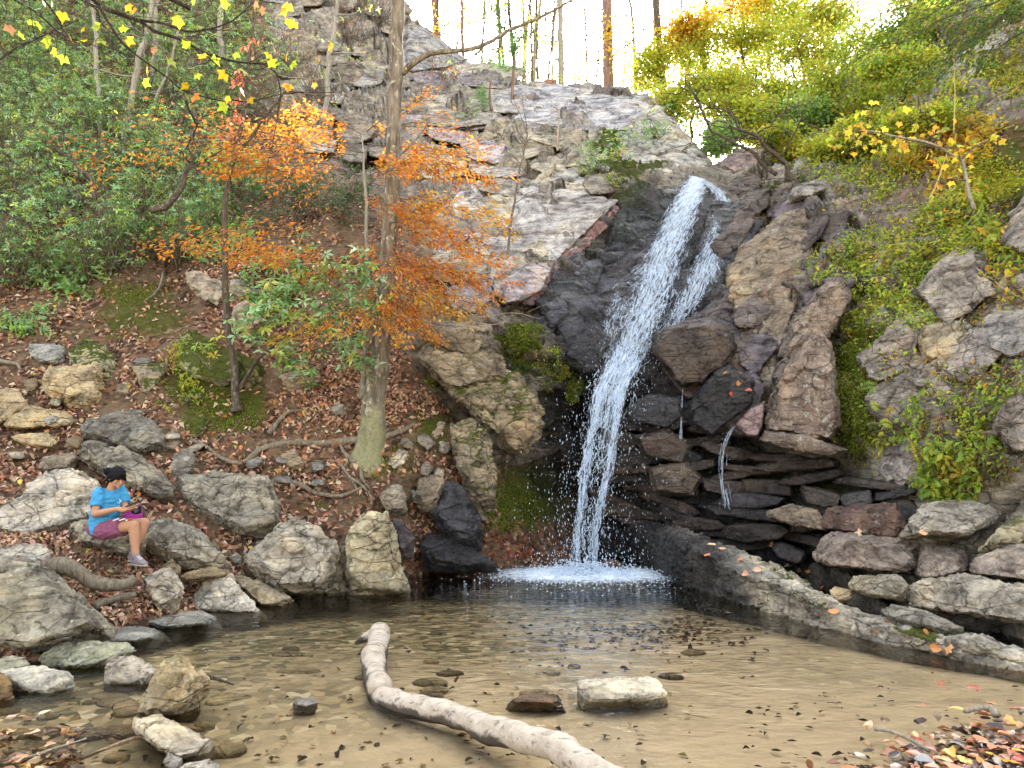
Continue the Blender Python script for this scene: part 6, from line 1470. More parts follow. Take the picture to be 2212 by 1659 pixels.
for lb, x, y, rx, ry, n_, L, pal, lf in PT:
    nm_ = 'moss_cushion' if 'moss' in lb else 'undergrowth' if ('undergrowth' in lb or 'thicket' in lb or 'tangle' in lb) else 'vine' if 'vine' in lb else 'small_plant'
    patch(lb, x, y, rx * 1.1, ry * 1.1, int(n_ * (3.2 if 'moss' not in lb else 4)), L * 1.25, pal, lf * 1.1, name=nm_, cat=nm_.replace('_', ' '), twigs=0 if nm_ == 'moss_cushion' else 22)
# ferns
def fern(label, px, py, ln, ang, col, d):
    c0 = P(px, py, d); o = empty('fern_frond', c0, label, 'fern')
    dirv = unit(np.array([math.cos(ang), -0.45, math.sin(ang)])); L_ = ln * px_of(d)
    c = curve([c0, c0 + dirv * L_ * 0.55 + np.array([0, 0, 0.05 * L_]), c0 + dirv * L_ - np.array([0, 0, 0.10 * L_])], 13)
    g = Geo(); g.tube(c, np.linspace(0.004, 0.0015, 13), 3); g.build('stem', M_TWIG, o)
    gl_ = Geo(); t_ = unit(np.gradient(c, axis=0)); sd_ = unit(np.cross(t_, np.array([0, -1, 0.3])))
    for s in (-1, 1):
        i_ = np.arange(1, 13); pl = L_ * 0.26 * np.sin(np.linspace(0.5, 3.0, 12)) + 0.01
        D = sd_[i_] * s + t_[i_] * 0.35
        leaves(gl_, c[i_] + unit(D) * pl[:, None] * 0.5, D, np.tile([0, -1, 0.5], (12, 1)), pl, 0.30, pick([(1, col)], 12, 0.1))
    gl_.build('foliage', M_LEAF, o)
Yg, Yy, Yb = (0.36, 0.42, 0.06), (0.50, 0.38, 0.05), (0.42, 0.26, 0.14)
for lb, x, y, ln, an, c_ in [('yellow-green fern frond pointing left, upper of the pair on the vine wall',1905,885,38,2.8,Yg),('yellow fern frond standing up beside the yellow-green ones',1918,908,34,1.5,Yy),('bright fern frond reaching right on the vine wall',1940,905,40,0.5,Yg),('low bright fern frond under the others',1930,920,40,2.9,Yg),
                            ('withered pink-brown fern frond among the vines',2010,915,34,0.4,Yb),('yellow fern frond hanging straight down under the ferns',1970,945,52,-1.5,Yy),('pale green fern frond at the left of the green curtain',1850,840,44,0.2,(0.22,0.33,0.07)),('fern frond drooping over the buttress edge',1870,850,42,0.0,(0.2,0.3,0.06))]:
    fern(lb, x, y, ln, an, c_, dsurf(x, y) - 0.3)
# dry stalks of cane on the right bank
for lb, pts in [('tall thin yellow cane standing on the rock rib',[(1760,330),(1765,520),(1768,620),(1760,850)]),('slanting thin yellow cane below the bent sapling',[(1715,990),(1680,1100),(1640,1210),(1600,1280)])]:
    q = V2('c', pts); g = Geo(); g.tube(curve(vp(q, 8.6 if 'slant' in lb else 9.6), 12), 0.007, 5); tag(g.build('cane', flat_mat('cane', (0.42, 0.38, 0.12))), lb, 'cane')
for lb, pts in [('pale dry forked branch lying on the right rock face',[(1810,20),(1900,60),(2000,130),(2170,250)]),('pale dry stem crossing the forked branch',[(1900,100),(1860,200),(1830,320),(1790,420)])]:
    q = V2('f', pts); g = Geo(); c = curve(vp(q, np.array([dsurf(*v) for v in q]) - 0.25), 16); g.tube(wob(c, 0.03, 5), np.linspace(0.016, 0.008, 16), 6)
    for k in range(4): u = c[rng.integers(3, 14)]; g.tube([u, u + rng.normal(0, 0.12, 3)], [0.006, 0.003], 4)
    tag(g.build('dry_branch', M_TWIGPALE, base=c[0]), lb, 'branch')

# --- branches of a star-leaved tree reaching in from the top left, near the camera
o = empty('star_leaved_tree', (-5.2, 4.2, 0.3), 'near dark branches with yellow and green star leaves across the top left', 'tree')
g = Geo(); g.tube(curve([(-5.2, 4.2, 0.2), (-5.15, 4.2, 2.5), (-4.9, 4.4, 5.2)], 14), np.linspace(0.16, 0.11, 14), 12); g.build('trunk', M_BARK, o)
g, gl_ = Geo(), Geo()
tips = []
for pts, r0, d in [([(560,-40),(600,0),(700,60),(900,130),(1000,200),(1150,250),(1300,330),(1400,370),(1550,400),(1700,410),(1780,470)], 5, 5.4),([(900,128),(1050,150),(1200,200),(1350,190),(1480,150),(1570,80),(1650,-10)], 3.2, 5.4),([(640,40),(700,150),(760,250),(850,330),(960,410),(1080,500),(1150,570),(1230,600),(1400,640),(1460,650)], 3.5, 5.3),
               ([(40,-30),(180,70),(290,150),(400,230),(560,280),(640,300)], 2.6, 5.0),([(260,-20),(330,80),(380,150),(400,200),(470,270)], 2.6, 5.1),([(-60,400),(20,370),(60,340),(150,290),(270,235),(360,190)], 3.2, 4.8),([(580,30),(620,90),(640,150),(700,210),(760,230)], 2.2, 5.3),([(1300,330),(1420,430),(1500,490),(1540,520)], 2, 5.4),
               ([(1180,600),(1210,680),(1250,760),(1270,800),(1240,880),(1200,960)], 3, 5.3),([(1270,800),(1310,760),(1330,690),(1360,660)], 1.6, 5.3),([(1780,470),(1800,600),(1790,700),(1760,900),(1720,1100),(1715,1190)], 1.6, 5.4),([(500,-10),(760,110),(1000,150),(1300,90)], 2, 5.8),([(1480,640),(1640,650),(1900,600),(2200,590)], 1.8, 6.4),([(850,60),(900,20),(1000,-30)], 2, 5.4)]:
    q = V2('a', pts); c = curve(vp(q, np.linspace(d, d + 0.25, len(q))), 30); g.tube(wob(c, 0.015, r0), np.linspace(r0, r0 * 0.35, 30) * px_of(d), 6)
    for k in range(9):
        i_ = rng.integers(4, 29); u = c[i_]; t_ = c[i_ + 1] - c[i_ - 1]; t_ = t_ / np.linalg.norm(t_)
        e = u + (t_ * 0.7 + rng.normal(0, 0.55, 3)) * rng.uniform(0.12, 0.4)
        g.tube(wob(curve([u, (u + e) / 2 + rng.normal(0, 0.02, 3), e], 7), 0.02, k), np.linspace(r0 * 0.3, 0.5, 7) * px_of(d), 4)
# limbs that carry the branches from the trunk outside the frame
for tgt in [(-2.45, 5.35, 5.05), (-3.4, 5.0, 4.9), (-3.9, 4.8, 3.9), (-3.0, 5.2, 5.1)]:
    g.tube(curve([(-4.95, 4.35, 4.6), ((-4.95 + tgt[0]) / 2, 4.8, tgt[2] + 0.35), tgt], 12), np.linspace(0.06, 0.018, 12), 6)
g.build('branch', M_BRANCH, o)
LF = [(280,10),(330,20),(195,140),(245,155),(400,95),(530,185),(630,170),(650,260),(350,330),(310,260),(140,235),(540,255),(410,375),(790,190),(820,40),(850,60),(830,260),(700,170),(1250,15),(1440,25),(1130,110),(1150,140),(1180,280),(1200,290),(940,440),(1150,500),(1200,550),(930,530),(1270,485),(1380,390),(1440,480),(1570,455),(1440,685),(1250,620),(1460,630),(1550,580),(1760,305),(1730,350),(1740,400),(1790,410),(1880,410),(1850,550),(1860,560),(2020,545),(2130,300),(2120,290),(1830,60),(1850,40),(1860,140),(1890,150),(450,245),(60,180),(1100,395),(1600,640),(1640,20),(1690,70),(1310,360),(1520,350),(980,320),(1840,350)]
colr = [2,2,2,2,0,0,2,2,0,2,2,0,2,2,1,1,1,3,2,0,2,0,2,2,0,0,0,2,2,2,0,2,2,3,0,0,1,0,2,2,2,1,1,3,0,1,1,0,0,1,4,4,2,0,4,4,0,2,4,1]
q = V2('a', LF); dd = rng.uniform(5.0, 5.6, len(q)); n_ = len(q)
PAL5 = np.array([(0.68, 0.46, 0.03), (0.66, 0.30, 0.03), (0.34, 0.44, 0.04), (0.55, 0.20, 0.05), (0.42, 0.20, 0.12)])
C = vp(q, dd); D = np.stack([rng.normal(0, 1.0, n_), rng.normal(-0.1, 0.4, n_), rng.normal(-0.6, 0.6, n_)], -1)
star_leaves(gl_, C, D, np.array([0, -1.0, 0.35]) + 0.9 * rng.normal(size=(n_, 3)), rng.uniform(0.036, 0.064, n_), np.clip(PAL5[colr] * (0.75 + rng.normal(0, 0.2, (n_, 1))), 0.01, 0.9))
gs_ = Geo()
for c_ in C: gs_.tube([c_, c_ + np.array([rng.normal(0, 0.03), rng.normal(0, 0.02), 0.06])], [0.0018, 0.0015], 3)
gs_.build('leaf_stalk', M_TWIG, o); gl_.build('foliage', M_LEAF, o)

# ------------------------------------------------------------------ fallen leaves
def scatter(sel, n_):
    idx = rng.choice(len(sel), n_)
    return sel[idx]
def litter(name, poly, n_, L, pal, thin=0.0, lift=0.012):
    p = np.array(poly, float); x0, y0 = p.min(0); x1, y1 = p.max(0)
    x, y = rng.uniform(x0, x1, n_ * 3), rng.uniform(y0, y1, n_ * 3)
    m = inpoly(x, y, [tuple(v) for v in p]) & (fld(MOSS_M, x, y) < rng.uniform(0.25, 1.3, n_ * 3))
    cl = fbm(np.stack([x / 40, y / 28, x * 0], -1), 3, 91)
    m &= cl > thin + rng.normal(0, 0.2, n_ * 3) - 0.25
    x, y = x[m][:n_], y[m][:n_]; k = len(x)
    s_, nn = surf(x, y), snorm(x, y)
    N = nn + 0.45 * rng.normal(size=(k, 3)); D = np.cross(N, rng.normal(size=(k, 3)))
    sc_ = (s_[:, 1] / 11) ** 0.25
    leaves(GL, s_ + nn * (lift + 0.04 * rng.random((k, 1))), D, N, L * rng.uniform(0.6, 1.3, k) * sc_, rng.uniform(0.35, 0.62, k), pick(pal, k, 0.2), curl=0.35, fold=0.3)
GL = Geo()
BANKP = [(-120,640),(300,640),(480,560),(720,600),(880,760),(970,900),(1060,1030),(1080,1120),(960,1200),(760,1250),(520,1280),(300,1340),(0,1430),(-200,1430)]
GC = [(1790,420),(1900,340),(2100,250),(2300,150),(2300,560),(2230,700),(2240,1000),(2120,1060),(1960,1000),(1880,960),(1830,800),(1820,680),(1770,560)]
litter('a', GC, 6500, 0.07, VINE + [(2, (0.5, 0.36, 0.06)), (6, (0.17, 0.10, 0.055)), (2, (0.09, 0.06, 0.035))], -0.6, 0.05)
litter('a', [(1620,330),(1850,130),(2010,0),(2300,-200),(2300,160),(2050,260),(1880,350),(1700,370)], 4200, 0.085, SUNNY + [(4, (0.17, 0.10, 0.055))], -0.8, 0.08)
tag(GL.build('ground_cover', M_LEAF, base=(4, 9, 3)), 'mixed green and brown ground cover over the right bank', 'ground cover', kind='stuff')
GL = Geo()
litter('a', BANKP, 9500, 0.095, BROWNL)
litter('a', [(640,760),(860,760),(960,900),(800,950),(640,900)], 1600, 0.09, BROWNL, -0.5)
litter('a', [(-60,1160),(300,1170),(520,1200),(520,1290),(300,1340),(120,1400),(-60,1420)], 2600, 0.085, BROWNL, -0.9)
litter('a', [(-120,-60),(560,-60),(640,330),(850,430),(900,620),(480,600),(300,640),(-120,640)], 5200, 0.11, BROWNL)
litter('a', [(900,1150),(1240,1150),(1250,1225),(900,1225)], 500, 0.08, [(3, (0.20, 0.06, 0.035)), (2, (0.12, 0.05, 0.04)), (1, (0.42, 0.16, 0.05))], -0.9)
tag(GL.build('leaf_litter', M_LITTER, base=(0, 10, 0)), 'brown fallen leaves carpeting the left bank and hillside', 'leaf litter', kind='stuff')
# ------------------------------------------------------------------ the waterfall
wf = empty('waterfall', P(1270, 1218, 11.4), 'tall white waterfall sliding down the dark rock and plunging into the pool', 'waterfall')
# centre line of the stream: reference position, half width, distance (None = lies on the rock)
STREAM = [(1510,384,26,None),(1488,430,40,None),(1458,500,52,None),(1430,575,60,None),(1404,650,62,None),(1374,720,58,None),(1346,790,50,12.25),(1320,850,46,11.95),(1305,920,44,11.75),(1288,1000,50,11.6),(1276,1080,46,11.5),(1268,1150,40,11.42),(1264,1222,36,11.38)]
SIDE = [(1522,390,20,None),(1558,425,30,None),(1566,470,40,None),(1550,530,48,None),(1515,600,46,None),(1480,660,36,None),(1440,720,28,None)]
FANL = [(1430,520,18,None),(1385,580,26,None),(1345,630,34,None),(1325,690,38,None),(1315,750,36,None),(1306,815,28,12.2)]
def stream_path(S, n, off):
    q = np.array([(a, b) for a, b, *_ in S], float); w = np.array([x[2] for x in S], float)
    u = np.linspace(0, len(S) - 1, n); c2 = curve(np.c_[q, w], n)
    d = np.array([x[3] if x[3] else dsurf(x[0], x[1]) - off for x in S]); d = np.interp(u, range(len(S)), d)
    return c2[:, 0], c2[:, 1], c2[:, 2], d
def film(S, name, dense0, n=90, m=22, off=0.16, wide=1.02):
    x, y, w, d = stream_path(S, n, off)
    v = np.linspace(-1, 1, m)
    X = x[:, None] + v[None] * w[:, None] * wide; Y = y[:, None] + 0.25 * v[None] * w[:, None]
    Dd = d[:, None] - 0.10 * (1 - v[None] ** 2) + 0 * X
    on = np.array([1.0 if s[3] is None else 0.0 for s in S]); on = np.interp(np.linspace(0, len(S) - 1, n), range(len(S)), on)[:, None]
    hug = surf(X.ravel(), Y.ravel())[:, 1].reshape(X.shape) - 0.07
    hm = np.pad(hug, 4, mode='edge'); hm = np.min([hm[4 + a:4 + a + n, 4 + b2:4 + b2 + m] for a in range(-4, 5) for b2 in range(-4, 5, 2)], 0)
    hm = np.pad(hm, 4, mode='edge'); hm = np.mean([hm[4 + a:4 + a + n, 4 + b2:4 + b2 + m] for a in range(-4, 5) for b2 in range(-4, 5, 2)], 0)
    hug = np.minimum(hug, hm)
    Dd = np.where(on > 0.5, hug, Dd)
    pts = PA(X, Y, Dd)
    L_ = np.concatenate([[0], np.cumsum(np.linalg.norm(np.diff(pts[:, m // 2], axis=0), axis=1))])
    pts = pts + 0.03 * fbm(pts.reshape(-1, 3) * 3, 3, 5).reshape(n, m, 1) * np.array([0, -1, 0.3])
    uv = np.stack([np.broadcast_to((v + 1) / 2 * w[:, None] * 2 * px_of(13), (n, m)), np.broadcast_to(L_[:, None], (n, m))], -1)
    edge = 1 - np.abs(v[None]) ** 2.2
    dn = edge * np.interp(np.linspace(0, 1, n), np.linspace(0, 1, len(dense0)), dense0)[:, None]
    i, j = np.meshgrid(np.arange(m - 1), np.arange(n - 1))
    return put(name, pts.reshape(-1, 3), M_FILM, parent=wf, quads=np.stack([j * m + i, j * m + i + 1, (j + 1) * m + i + 1, (j + 1) * m + i], -1).reshape(-1, 4),
               uv=uv.reshape(-1, 2), attrs=dict(dense=dn.ravel()))
film(STREAM, 'main_sheet', [1.2, 1.0, 0.88, 0.85, 0.85, 0.85, 0.8, 0.6, 0.45, 0.36, 0.3])
def cord(sg, hw, name, dense):
    film([(a + sg * b2 * 0.85 + 5 * math.sin(b * 0.02 + sg), b, hw * f_, (c - 0.06) if c else None) for (a, b, b2, c), f_ in zip(STREAM[5:], (1.3, 1.2, 1.0, 0.9, 0.85, 0.8, 0.8, 0.9))], name, dense)
cord(-0.55, 23, 'left_cord', [0.3, 0.85, 0.9, 0.8, 0.75, 0.72, 0.7, 0.75])
cord(0.60, 21, 'right_cord', [0.3, 0.85, 0.9, 0.8, 0.78, 0.75, 0.72, 0.78])
film(SIDE, 'side_sheet', [1.0, 0.92, 0.86, 0.84, 0.84, 0.8, 0.75])
film(FANL, 'side_sheet', [0.6, 0.66, 0.66, 0.62, 0.55, 0.4])
def strands(g, S, n_, wpx, lmin, lmax, umin=0.0, umax=1.0, off=0.2, thick=(0.004, 0.011), spread=0.75):
    N_ = 200
    x, y, w, d = stream_path(S, N_, off)
    hug = surf(x, y)[:, 1] - 0.12
    on = np.interp(np.linspace(0, len(S) - 1, N_), range(len(S)), [1.0 if s[3] is None else 0.0 for s in S])
    for k in range(n_):
        u0 = rng.uniform(umin, umax); ln = rng.uniform(lmin, lmax)
        i0 = int(u0 * (N_ - 1)); i1 = min(N_ - 1, i0 + max(4, int(ln * N_)))
        ii = np.linspace(i0, i1, 7).astype(int)
        v = np.clip(rng.normal(0, 0.5), -1.3, 1.3) * spread + np.cumsum(rng.normal(0, 0.05, 7))
        X = x[ii] + v * w[ii]; Y = y[ii] + 0.25 * v * w[ii]
        dd = np.where(on[ii] > 0.5, surf(X, Y)[:, 1].min() * 0.5 + 0.5 * surf(X, Y)[:, 1] - 0.16, d[ii]) - rng.uniform(0, 0.12) + rng.normal(0, 0.015, 7)
        r = rng.uniform(*thick); g.tube(PA(X, Y, dd), r * np.array([0.3, 0.8, 1, 1, 1, 0.8, 0.3]) * rng.uniform(0.7, 1.3, 7), 4, cap=False)
OCT = np.array([(1,0,0),(-1,0,0),(0,1,0),(0,-1,0),(0,0,1),(0,0,-1)], float); OCF = np.array([(0,2,4),(2,1,4),(1,3,4),(3,0,4),(2,0,5),(1,2,5),(3,1,5),(0,3,5)])
def drops(g, C, r, stretch=1.0):
    n_ = len(C); r = np.broadcast_to(r, (n_,))
    V = C[:, None] + OCT[None] * r[:, None, None] * np.array([1, 1, stretch]) * rng.uniform(0.7, 1.3, (n_, 6, 1))
    g.add(V.reshape(-1, 3), None, (OCF[None] + (np.arange(n_) * 6)[:, None, None]).reshape(-1, 3))
g = Geo()
strands(g, STREAM, 240, 1, 0.010, 0.035, 0.0, 0.6, thick=(0.002, 0.006), spread=0.8)
strands(g, STREAM, 200, 1, 0.008, 0.025, 0.55, 0.97, thick=(0.002, 0.007), spread=0.9)
for sgn, off_ in ((-0.55, 0), (0.62, 0)):                      # the two heavier cords of the free fall
    S2 = [(a + sgn * b2 * 0.9, b, 9, c) for a, b, b2, c in STREAM[7:]]
    strands(g, S2, 170, 1, 0.015, 0.06, 0.0, 0.97, thick=(0.003, 0.009))
strands(g, SIDE, 110, 1, 0.02, 0.07, thick=(0.0015, 0.004)); strands(g, FANL, 50, 1, 0.02, 0.07, thick=(0.0015, 0.004))
o_ = g.build('strand', M_FOAM, wf); o_['kind'] = 'stuff'
g = Geo()
x, y, w, d = stream_path(STREAM, 200, 0.2)
k = (199 * (1 - rng.random(2200) ** 1.2 * 0.58)).astype(int)
sp_ = rng.normal(0, 1, 2200) * (0.55 + 1.25 * np.clip((k - 90) / 110, 0, 1))
drops(g, PA(x[k] + sp_ * w[k], y[k] + rng.normal(0, 12, 2200), d[k] + rng.normal(0, 0.10, 2200)), rng.uniform(0.002, 0.008, 2200) * rng.uniform(0.4, 1, 2200), 4.0)
k = (199 * rng.random(520) * 0.6).astype(int)
X_, Y_ = x[k] + rng.normal(0, 0.9, 520) * w[k], y[k] + rng.normal(0, 8, 520)
drops(g, PA(X_, Y_, np.minimum(d[k], surf(X_, Y_)[:, 1]) - 0.10 - 0.1 * rng.random(520)), rng.uniform(0.002, 0.005, 520), 2)
k = rng.integers(60, 200, 420)
drops(g, PA(x[k] + rng.normal(30, 90, 420), y[k] + rng.normal(0, 20, 420), d[k] + rng.normal(0, 0.25, 420)), rng.uniform(0.0015, 0.0035, 420), 5)
o_ = g.build('spray', M_FOAM, wf); o_['kind'] = 'stuff'
# foam where it strikes the pool
g = Geo()
cx_, cy_ = float(P(1258, 1230, float(d_at_z(1230, 0)))[0]), 11.0
n_ = 5000
a = rng.uniform(0, 2 * math.pi, n_); rr = np.abs(rng.normal(0, 0.55, n_))
C = np.stack([cx_ + 1.35 * rr * np.cos(a), cy_ + 1.0 * rr * np.sin(a) - 0.2 * rr, np.maximum(0.003, np.abs(rng.normal(0, 0.09, n_)) * np.exp(-rr * 1.2))], -1)
drops(g, C, rng.uniform(0.005, 0.022, n_) * np.exp(-rr * 0.35), 0.8)
n_ = 420
a = rng.uniform(0, 2 * math.pi, n_); hgt = rng.random(n_) ** 2 * 0.34
C = np.stack([cx_ + (0.2 + 0.55 * rng.random(n_)) * np.cos(a) * 1.2, cy_ + 0.45 * np.sin(a) * rng.random(n_), hgt], -1)
drops(g, C, rng.uniform(0.004, 0.012, n_), 1.5)
o_ = g.build('splash', M_FOAM, wf); o_['kind'] = 'stuff'
t = NT('foam_sheet')
p = t.pos()
vd = t.n('ShaderNodeVectorMath', operation='DISTANCE'); t.l(t.scale(p, (0.62, 1.0, 1.0)), vd.inputs[0]); vd.inputs[1].default_value = (cx_ * 0.62, cy_, 0)
mr = t.n('ShaderNodeMapRange'); t.l(vd.outputs['Value'], mr.inputs[0]); mr.inputs[1].default_value = 0.15; mr.inputs[2].default_value = 1.3; mr.inputs[3].default_value = 0.62; mr.inputs[4].default_value = -0.25
al = t.ramp(t.math('ADD', t.noise(t.scale(p, (1, 1.8, 1)), 9, 7, 0.7, 0.5), mr.outputs[0]), [(0.52, 0), (0.85, 1)])
tp_ = t.n('ShaderNodeBsdfTransparent'); ms = t.n('ShaderNodeMixShader'); t.l(al, ms.inputs[0]); t.l(tp_.outputs[0], ms.inputs[1]); t.l(t.bsdf((0.78, 0.86, 0.93), 0.4), ms.inputs[2])
M_FOAMSHEET = t.done(ms.outputs[0])
xs, ys = np.linspace(-2.2, 2.2, 70), np.linspace(-1.35, 1.0, 44)
X, Y = np.meshgrid(xs, ys); rr = np.hypot(X / 1.6, Y); pts = np.stack([cx_ + X, cy_ + Y, 0.012 + 0 * X], -1).reshape(-1, 3)
pts[:, 2] += np.exp(-rr.ravel() * 2.2) * (0.05 + 0.05 * fbm(pts * 6, 3, 3))
i, j = np.meshgrid(np.arange(69), np.arange(43))
put('foam', pts, M_FOAMSHEET, parent=wf, quads=np.stack([j * 70 + i, j * 70 + i + 1, (j + 1) * 70 + i + 1, (j + 1) * 70 + i], -1).reshape(-1, 4))
# thin side trickles
for lb, S, n_ in [('thin side trickle dropping beside the pointed buttress', [(1625,875,7,12.0),(1600,905,7,11.75),(1575,935,8,11.55),(1562,975,9,11.45),(1562,1020,9,11.4),(1566,1060,12,11.35),(1570,1100,20,11.3)], 30),
                  ('hair-thin trickle falling over the glossy ledge right of the main fall', [(1474,750,3,12.4),(1474,830,3,12.15),(1472,900,4,11.95),(1470,970,4,11.8),(1468,1040,5,11.7)], 14)]:
    o = empty('trickle', P(S[-1][0], S[-1][1], S[-1][3]), lb, 'trickle')
    g = Geo(); strands(g, S, n_, 1, 0.1, 0.3, 0, 0.9, thick=(0.0012, 0.004), spread=0.8)
    q = g.build('strand', M_FOAM, o); q['kind'] = 'stuff'
    x, y, w, d = stream_path(S, 100, 0.1); k = rng.integers(30, 100, n_ * 2); g = Geo()
    drops(g, PA(x[k] + rng.normal(0, 1.1, n_ * 2) * w[k], y[k], d[k] + rng.normal(0, 0.04, n_ * 2)), rng.uniform(0.002, 0.006, n_ * 2), 2.2)
    q = g.build('spray', M_FOAM, o); q['kind'] = 'stuff'

# ------------------------------------------------------------------ wood in the pool
o = empty('driftwood', P(900, 1510, 5.1), 'bleached bent driftwood log lying across the near pool', 'driftwood')
g = Geo()
q = [(845,1372,.115,7.05),(822,1368,.13,7.0),(818,1400,.115,6.75),(810,1435,.10,6.35),(812,1468,.085,5.95),(824,1503,.07,5.45)]
c = PA(np.array([x[0] for x in q], float), np.array([x[1] for x in q], float), np.array([x[3] for x in q]))
c[:, 2] += 0.045; c = np.concatenate([c[1:], c[-1:] + np.array([[0.02, -0.12, -0.03]])]); c = curve(c, 34)
g.tube(wob(c, 0.03, 2), np.interp(np.linspace(0, 1, 34), [0, 0.03, 0.1, 0.3, 0.55, 0.8, 1], [0.04, 0.085, 0.098, 0.098, 0.105, 0.095, 0.075]) * (1 + 0.10 * fbm(c * 4, 3, 5)), 22)
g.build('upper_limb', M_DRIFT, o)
g = Geo()
q = [(817,1486,5.62),(822,1506,5.40),(870,1519,5.12),(920,1530,4.95),(1000,1550,4.72),(1080,1572,4.48),(1150,1594,4.25),(1205,1612,4.10),(1240,1640,3.96),(1300,1668,3.82),(1400,1700,3.66),(1480,1730,3.55)]
q = np.array(q, float); c = curve(PA(q[:, 0], q[:, 1], q[:, 2]), 60)
g.tube(wob(c, 0.03, 8), np.interp(np.linspace(0, 1, 60), [0, 0.02, 0.07, 0.3, 0.55, 0.68, 0.76, 0.9, 1], [0.03, 0.066, 0.075, 0.078, 0.074, 0.080, 0.066, 0.052, 0.045]) * (1 + 0.10 * fbm(c * 4, 3, 15)), 24)
g.V[-1] = g.V[-1] + 0.007 * fbm(g.V[-1] * 14, 3, 7)[:, None] * np.array([0.5, 0.5, 1])
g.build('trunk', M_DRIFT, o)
g = Geo(); c = curve(vp([(818,1372),(800,1374),(785,1380),(768,1390)], [6.95, 6.98, 7.0, 7.05]), 12); g.tube(wob(c, 0.01, 3), np.linspace(0.07, 0.02, 12), 10); g.build('stub', M_DRIFT, o)
g = Geo(); c = curve(vp(V2('g', [(520,1590),(700,1510),(850,1450),(1000,1420),(1100,1400),(1200,1390),(1285,1395)]), [4.30, 4.42, 4.52, 4.62, 4.68, 4.74, 4.80]), 30)
g.tube(wob(c, 0.012, 3), np.linspace(0.009, 0.014, 30), 8); tag(g.build('stick', bark_mat('stick_bark', (0.2, 0.12, 0.07), (0.36, 0.24, 0.15), (0.48, 0.36, 0.25), 0.2, sc=2), base=c[0]), 'brown bent stick lying over the jagged gray stone', 'stick')
g = Geo(); c = curve(vp(V2('g', [(70,1590),(200,1570),(380,1510),(550,1460)]), [4.22, 4.28, 4.42, 4.56]), 20); c[:, 2] = np.maximum(c[:, 2], 0.0)
g.tube(wob(c, 0.01, 5), 0.008, 6); tag(g.build('stick', M_TWIGPALE, base=c[0]), 'pale thin stick half in the water at the lower left', 'stick')
g = Geo(); c = curve(vp(V2('g', [(1330,1060),(1400,1075),(1500,1110)]), [5.75, 5.72, 5.6]), 10); g.tube(c, np.linspace(0.02, 0.006, 10), 6); tag(g.build('stick', M_BARKDARK, base=c[0]), 'short black stick in the water right of the leaning rock', 'stick')
g = Geo(); c = curve(vp(V2('i', [(1250,1380),(1330,1390),(1420,1420),(1500,1460),(1600,1520)]), [4.7, 4.68, 4.6, 4.5, 4.36]), 14); c[:, 2] = 0.004; g.tube(c, 0.012, 6); tag(g.build('stick', M_TWIGPALE, base=c[0]), 'pale twig pointing into the drift of leaves at the lower right', 'stick')
g = Geo(); c = curve(vp(V2('i', [(1820,1130),(1900,1110),(1990,1108),(2020,1150)]), [5.0, 5.05, 5.05, 4.95]), 12); c[:, 2] = 0.012; g.tube(c, np.linspace(0.012, 0.03, 12), 8); tag(g.build('bark_piece', M_TWIGPALE, base=c[0]), 'pale curled piece of bark floating at the right', 'bark')

# dark shreds of rotted leaf on the pool floor
g = Geo()
def bed_pts(px, py):
    d = d_at_z(py, -0.09); p = PA(px, py, d); p[:, 2] = -0.072 - 0.26 * np.clip((p[:, 1] - 6) / 5, 0, 1); return p
n_ = 300
px_, py_ = rng.uniform(1600, 2300, n_), rng.uniform(1440, 1700, n_)
keep = fbm(np.stack([px_ / 130, py_ / 50, px_ * 0], -1), 3, 7) > 0.0
pp_ = bed_pts(px_[keep], py_[keep]); n_ = len(pp_)
oval_leaves(g, pp_, np.stack([rng.normal(0, 1, n_), rng.normal(0, 0.35, n_), 0 * pp_[:, 0]], -1), np.array([0, 0, 1]) + 0.2 * rng.normal(size=(n_, 3)), rng.uniform(0.02, 0.07, n_), rng.uniform(0.2, 0.5, n_), pick([(3, (0.03, 0.022, 0.015)), (1, (0.09, 0.055, 0.03))], n_))
n_ = 420
px_, py_ = rng.normal(1380, 150, n_), rng.normal(1345, 28, n_)
pp_ = bed_pts(px_, py_)
oval_leaves(g, pp_, rdir(n_, 0.1), np.array([0, 0, 1]) + 0.2 * rng.normal(size=(n_, 3)), rng.uniform(0.04, 0.10, n_), 0.5, pick([(3, (0.06, 0.04, 0.028)), (2, (0.15, 0.06, 0.04)), (1, (0.3, 0.2, 0.1))], n_))
n_ = 600
px_, py_ = rng.uniform(-100, 1500, n_), rng.uniform(1300, 1700, n_)
pp_ = bed_pts(px_, py_)
oval_leaves(g, pp_, rdir(n_, 0.1), np.array([0, 0, 1]) + 0.2 * rng.normal(size=(n_, 3)), rng.uniform(0.02, 0.07, n_), 0.5, pick([(3, (0.06, 0.04, 0.025)), (1, (0.28, 0.15, 0.05)), (1, (0.32, 0.24, 0.12))], n_))
tag(g.build('leaf_shreds', M_LITTER, base=(1, 5, -0.14)), 'dark rotted leaf shreds on the pool floor', 'leaf shreds', kind='stuff')
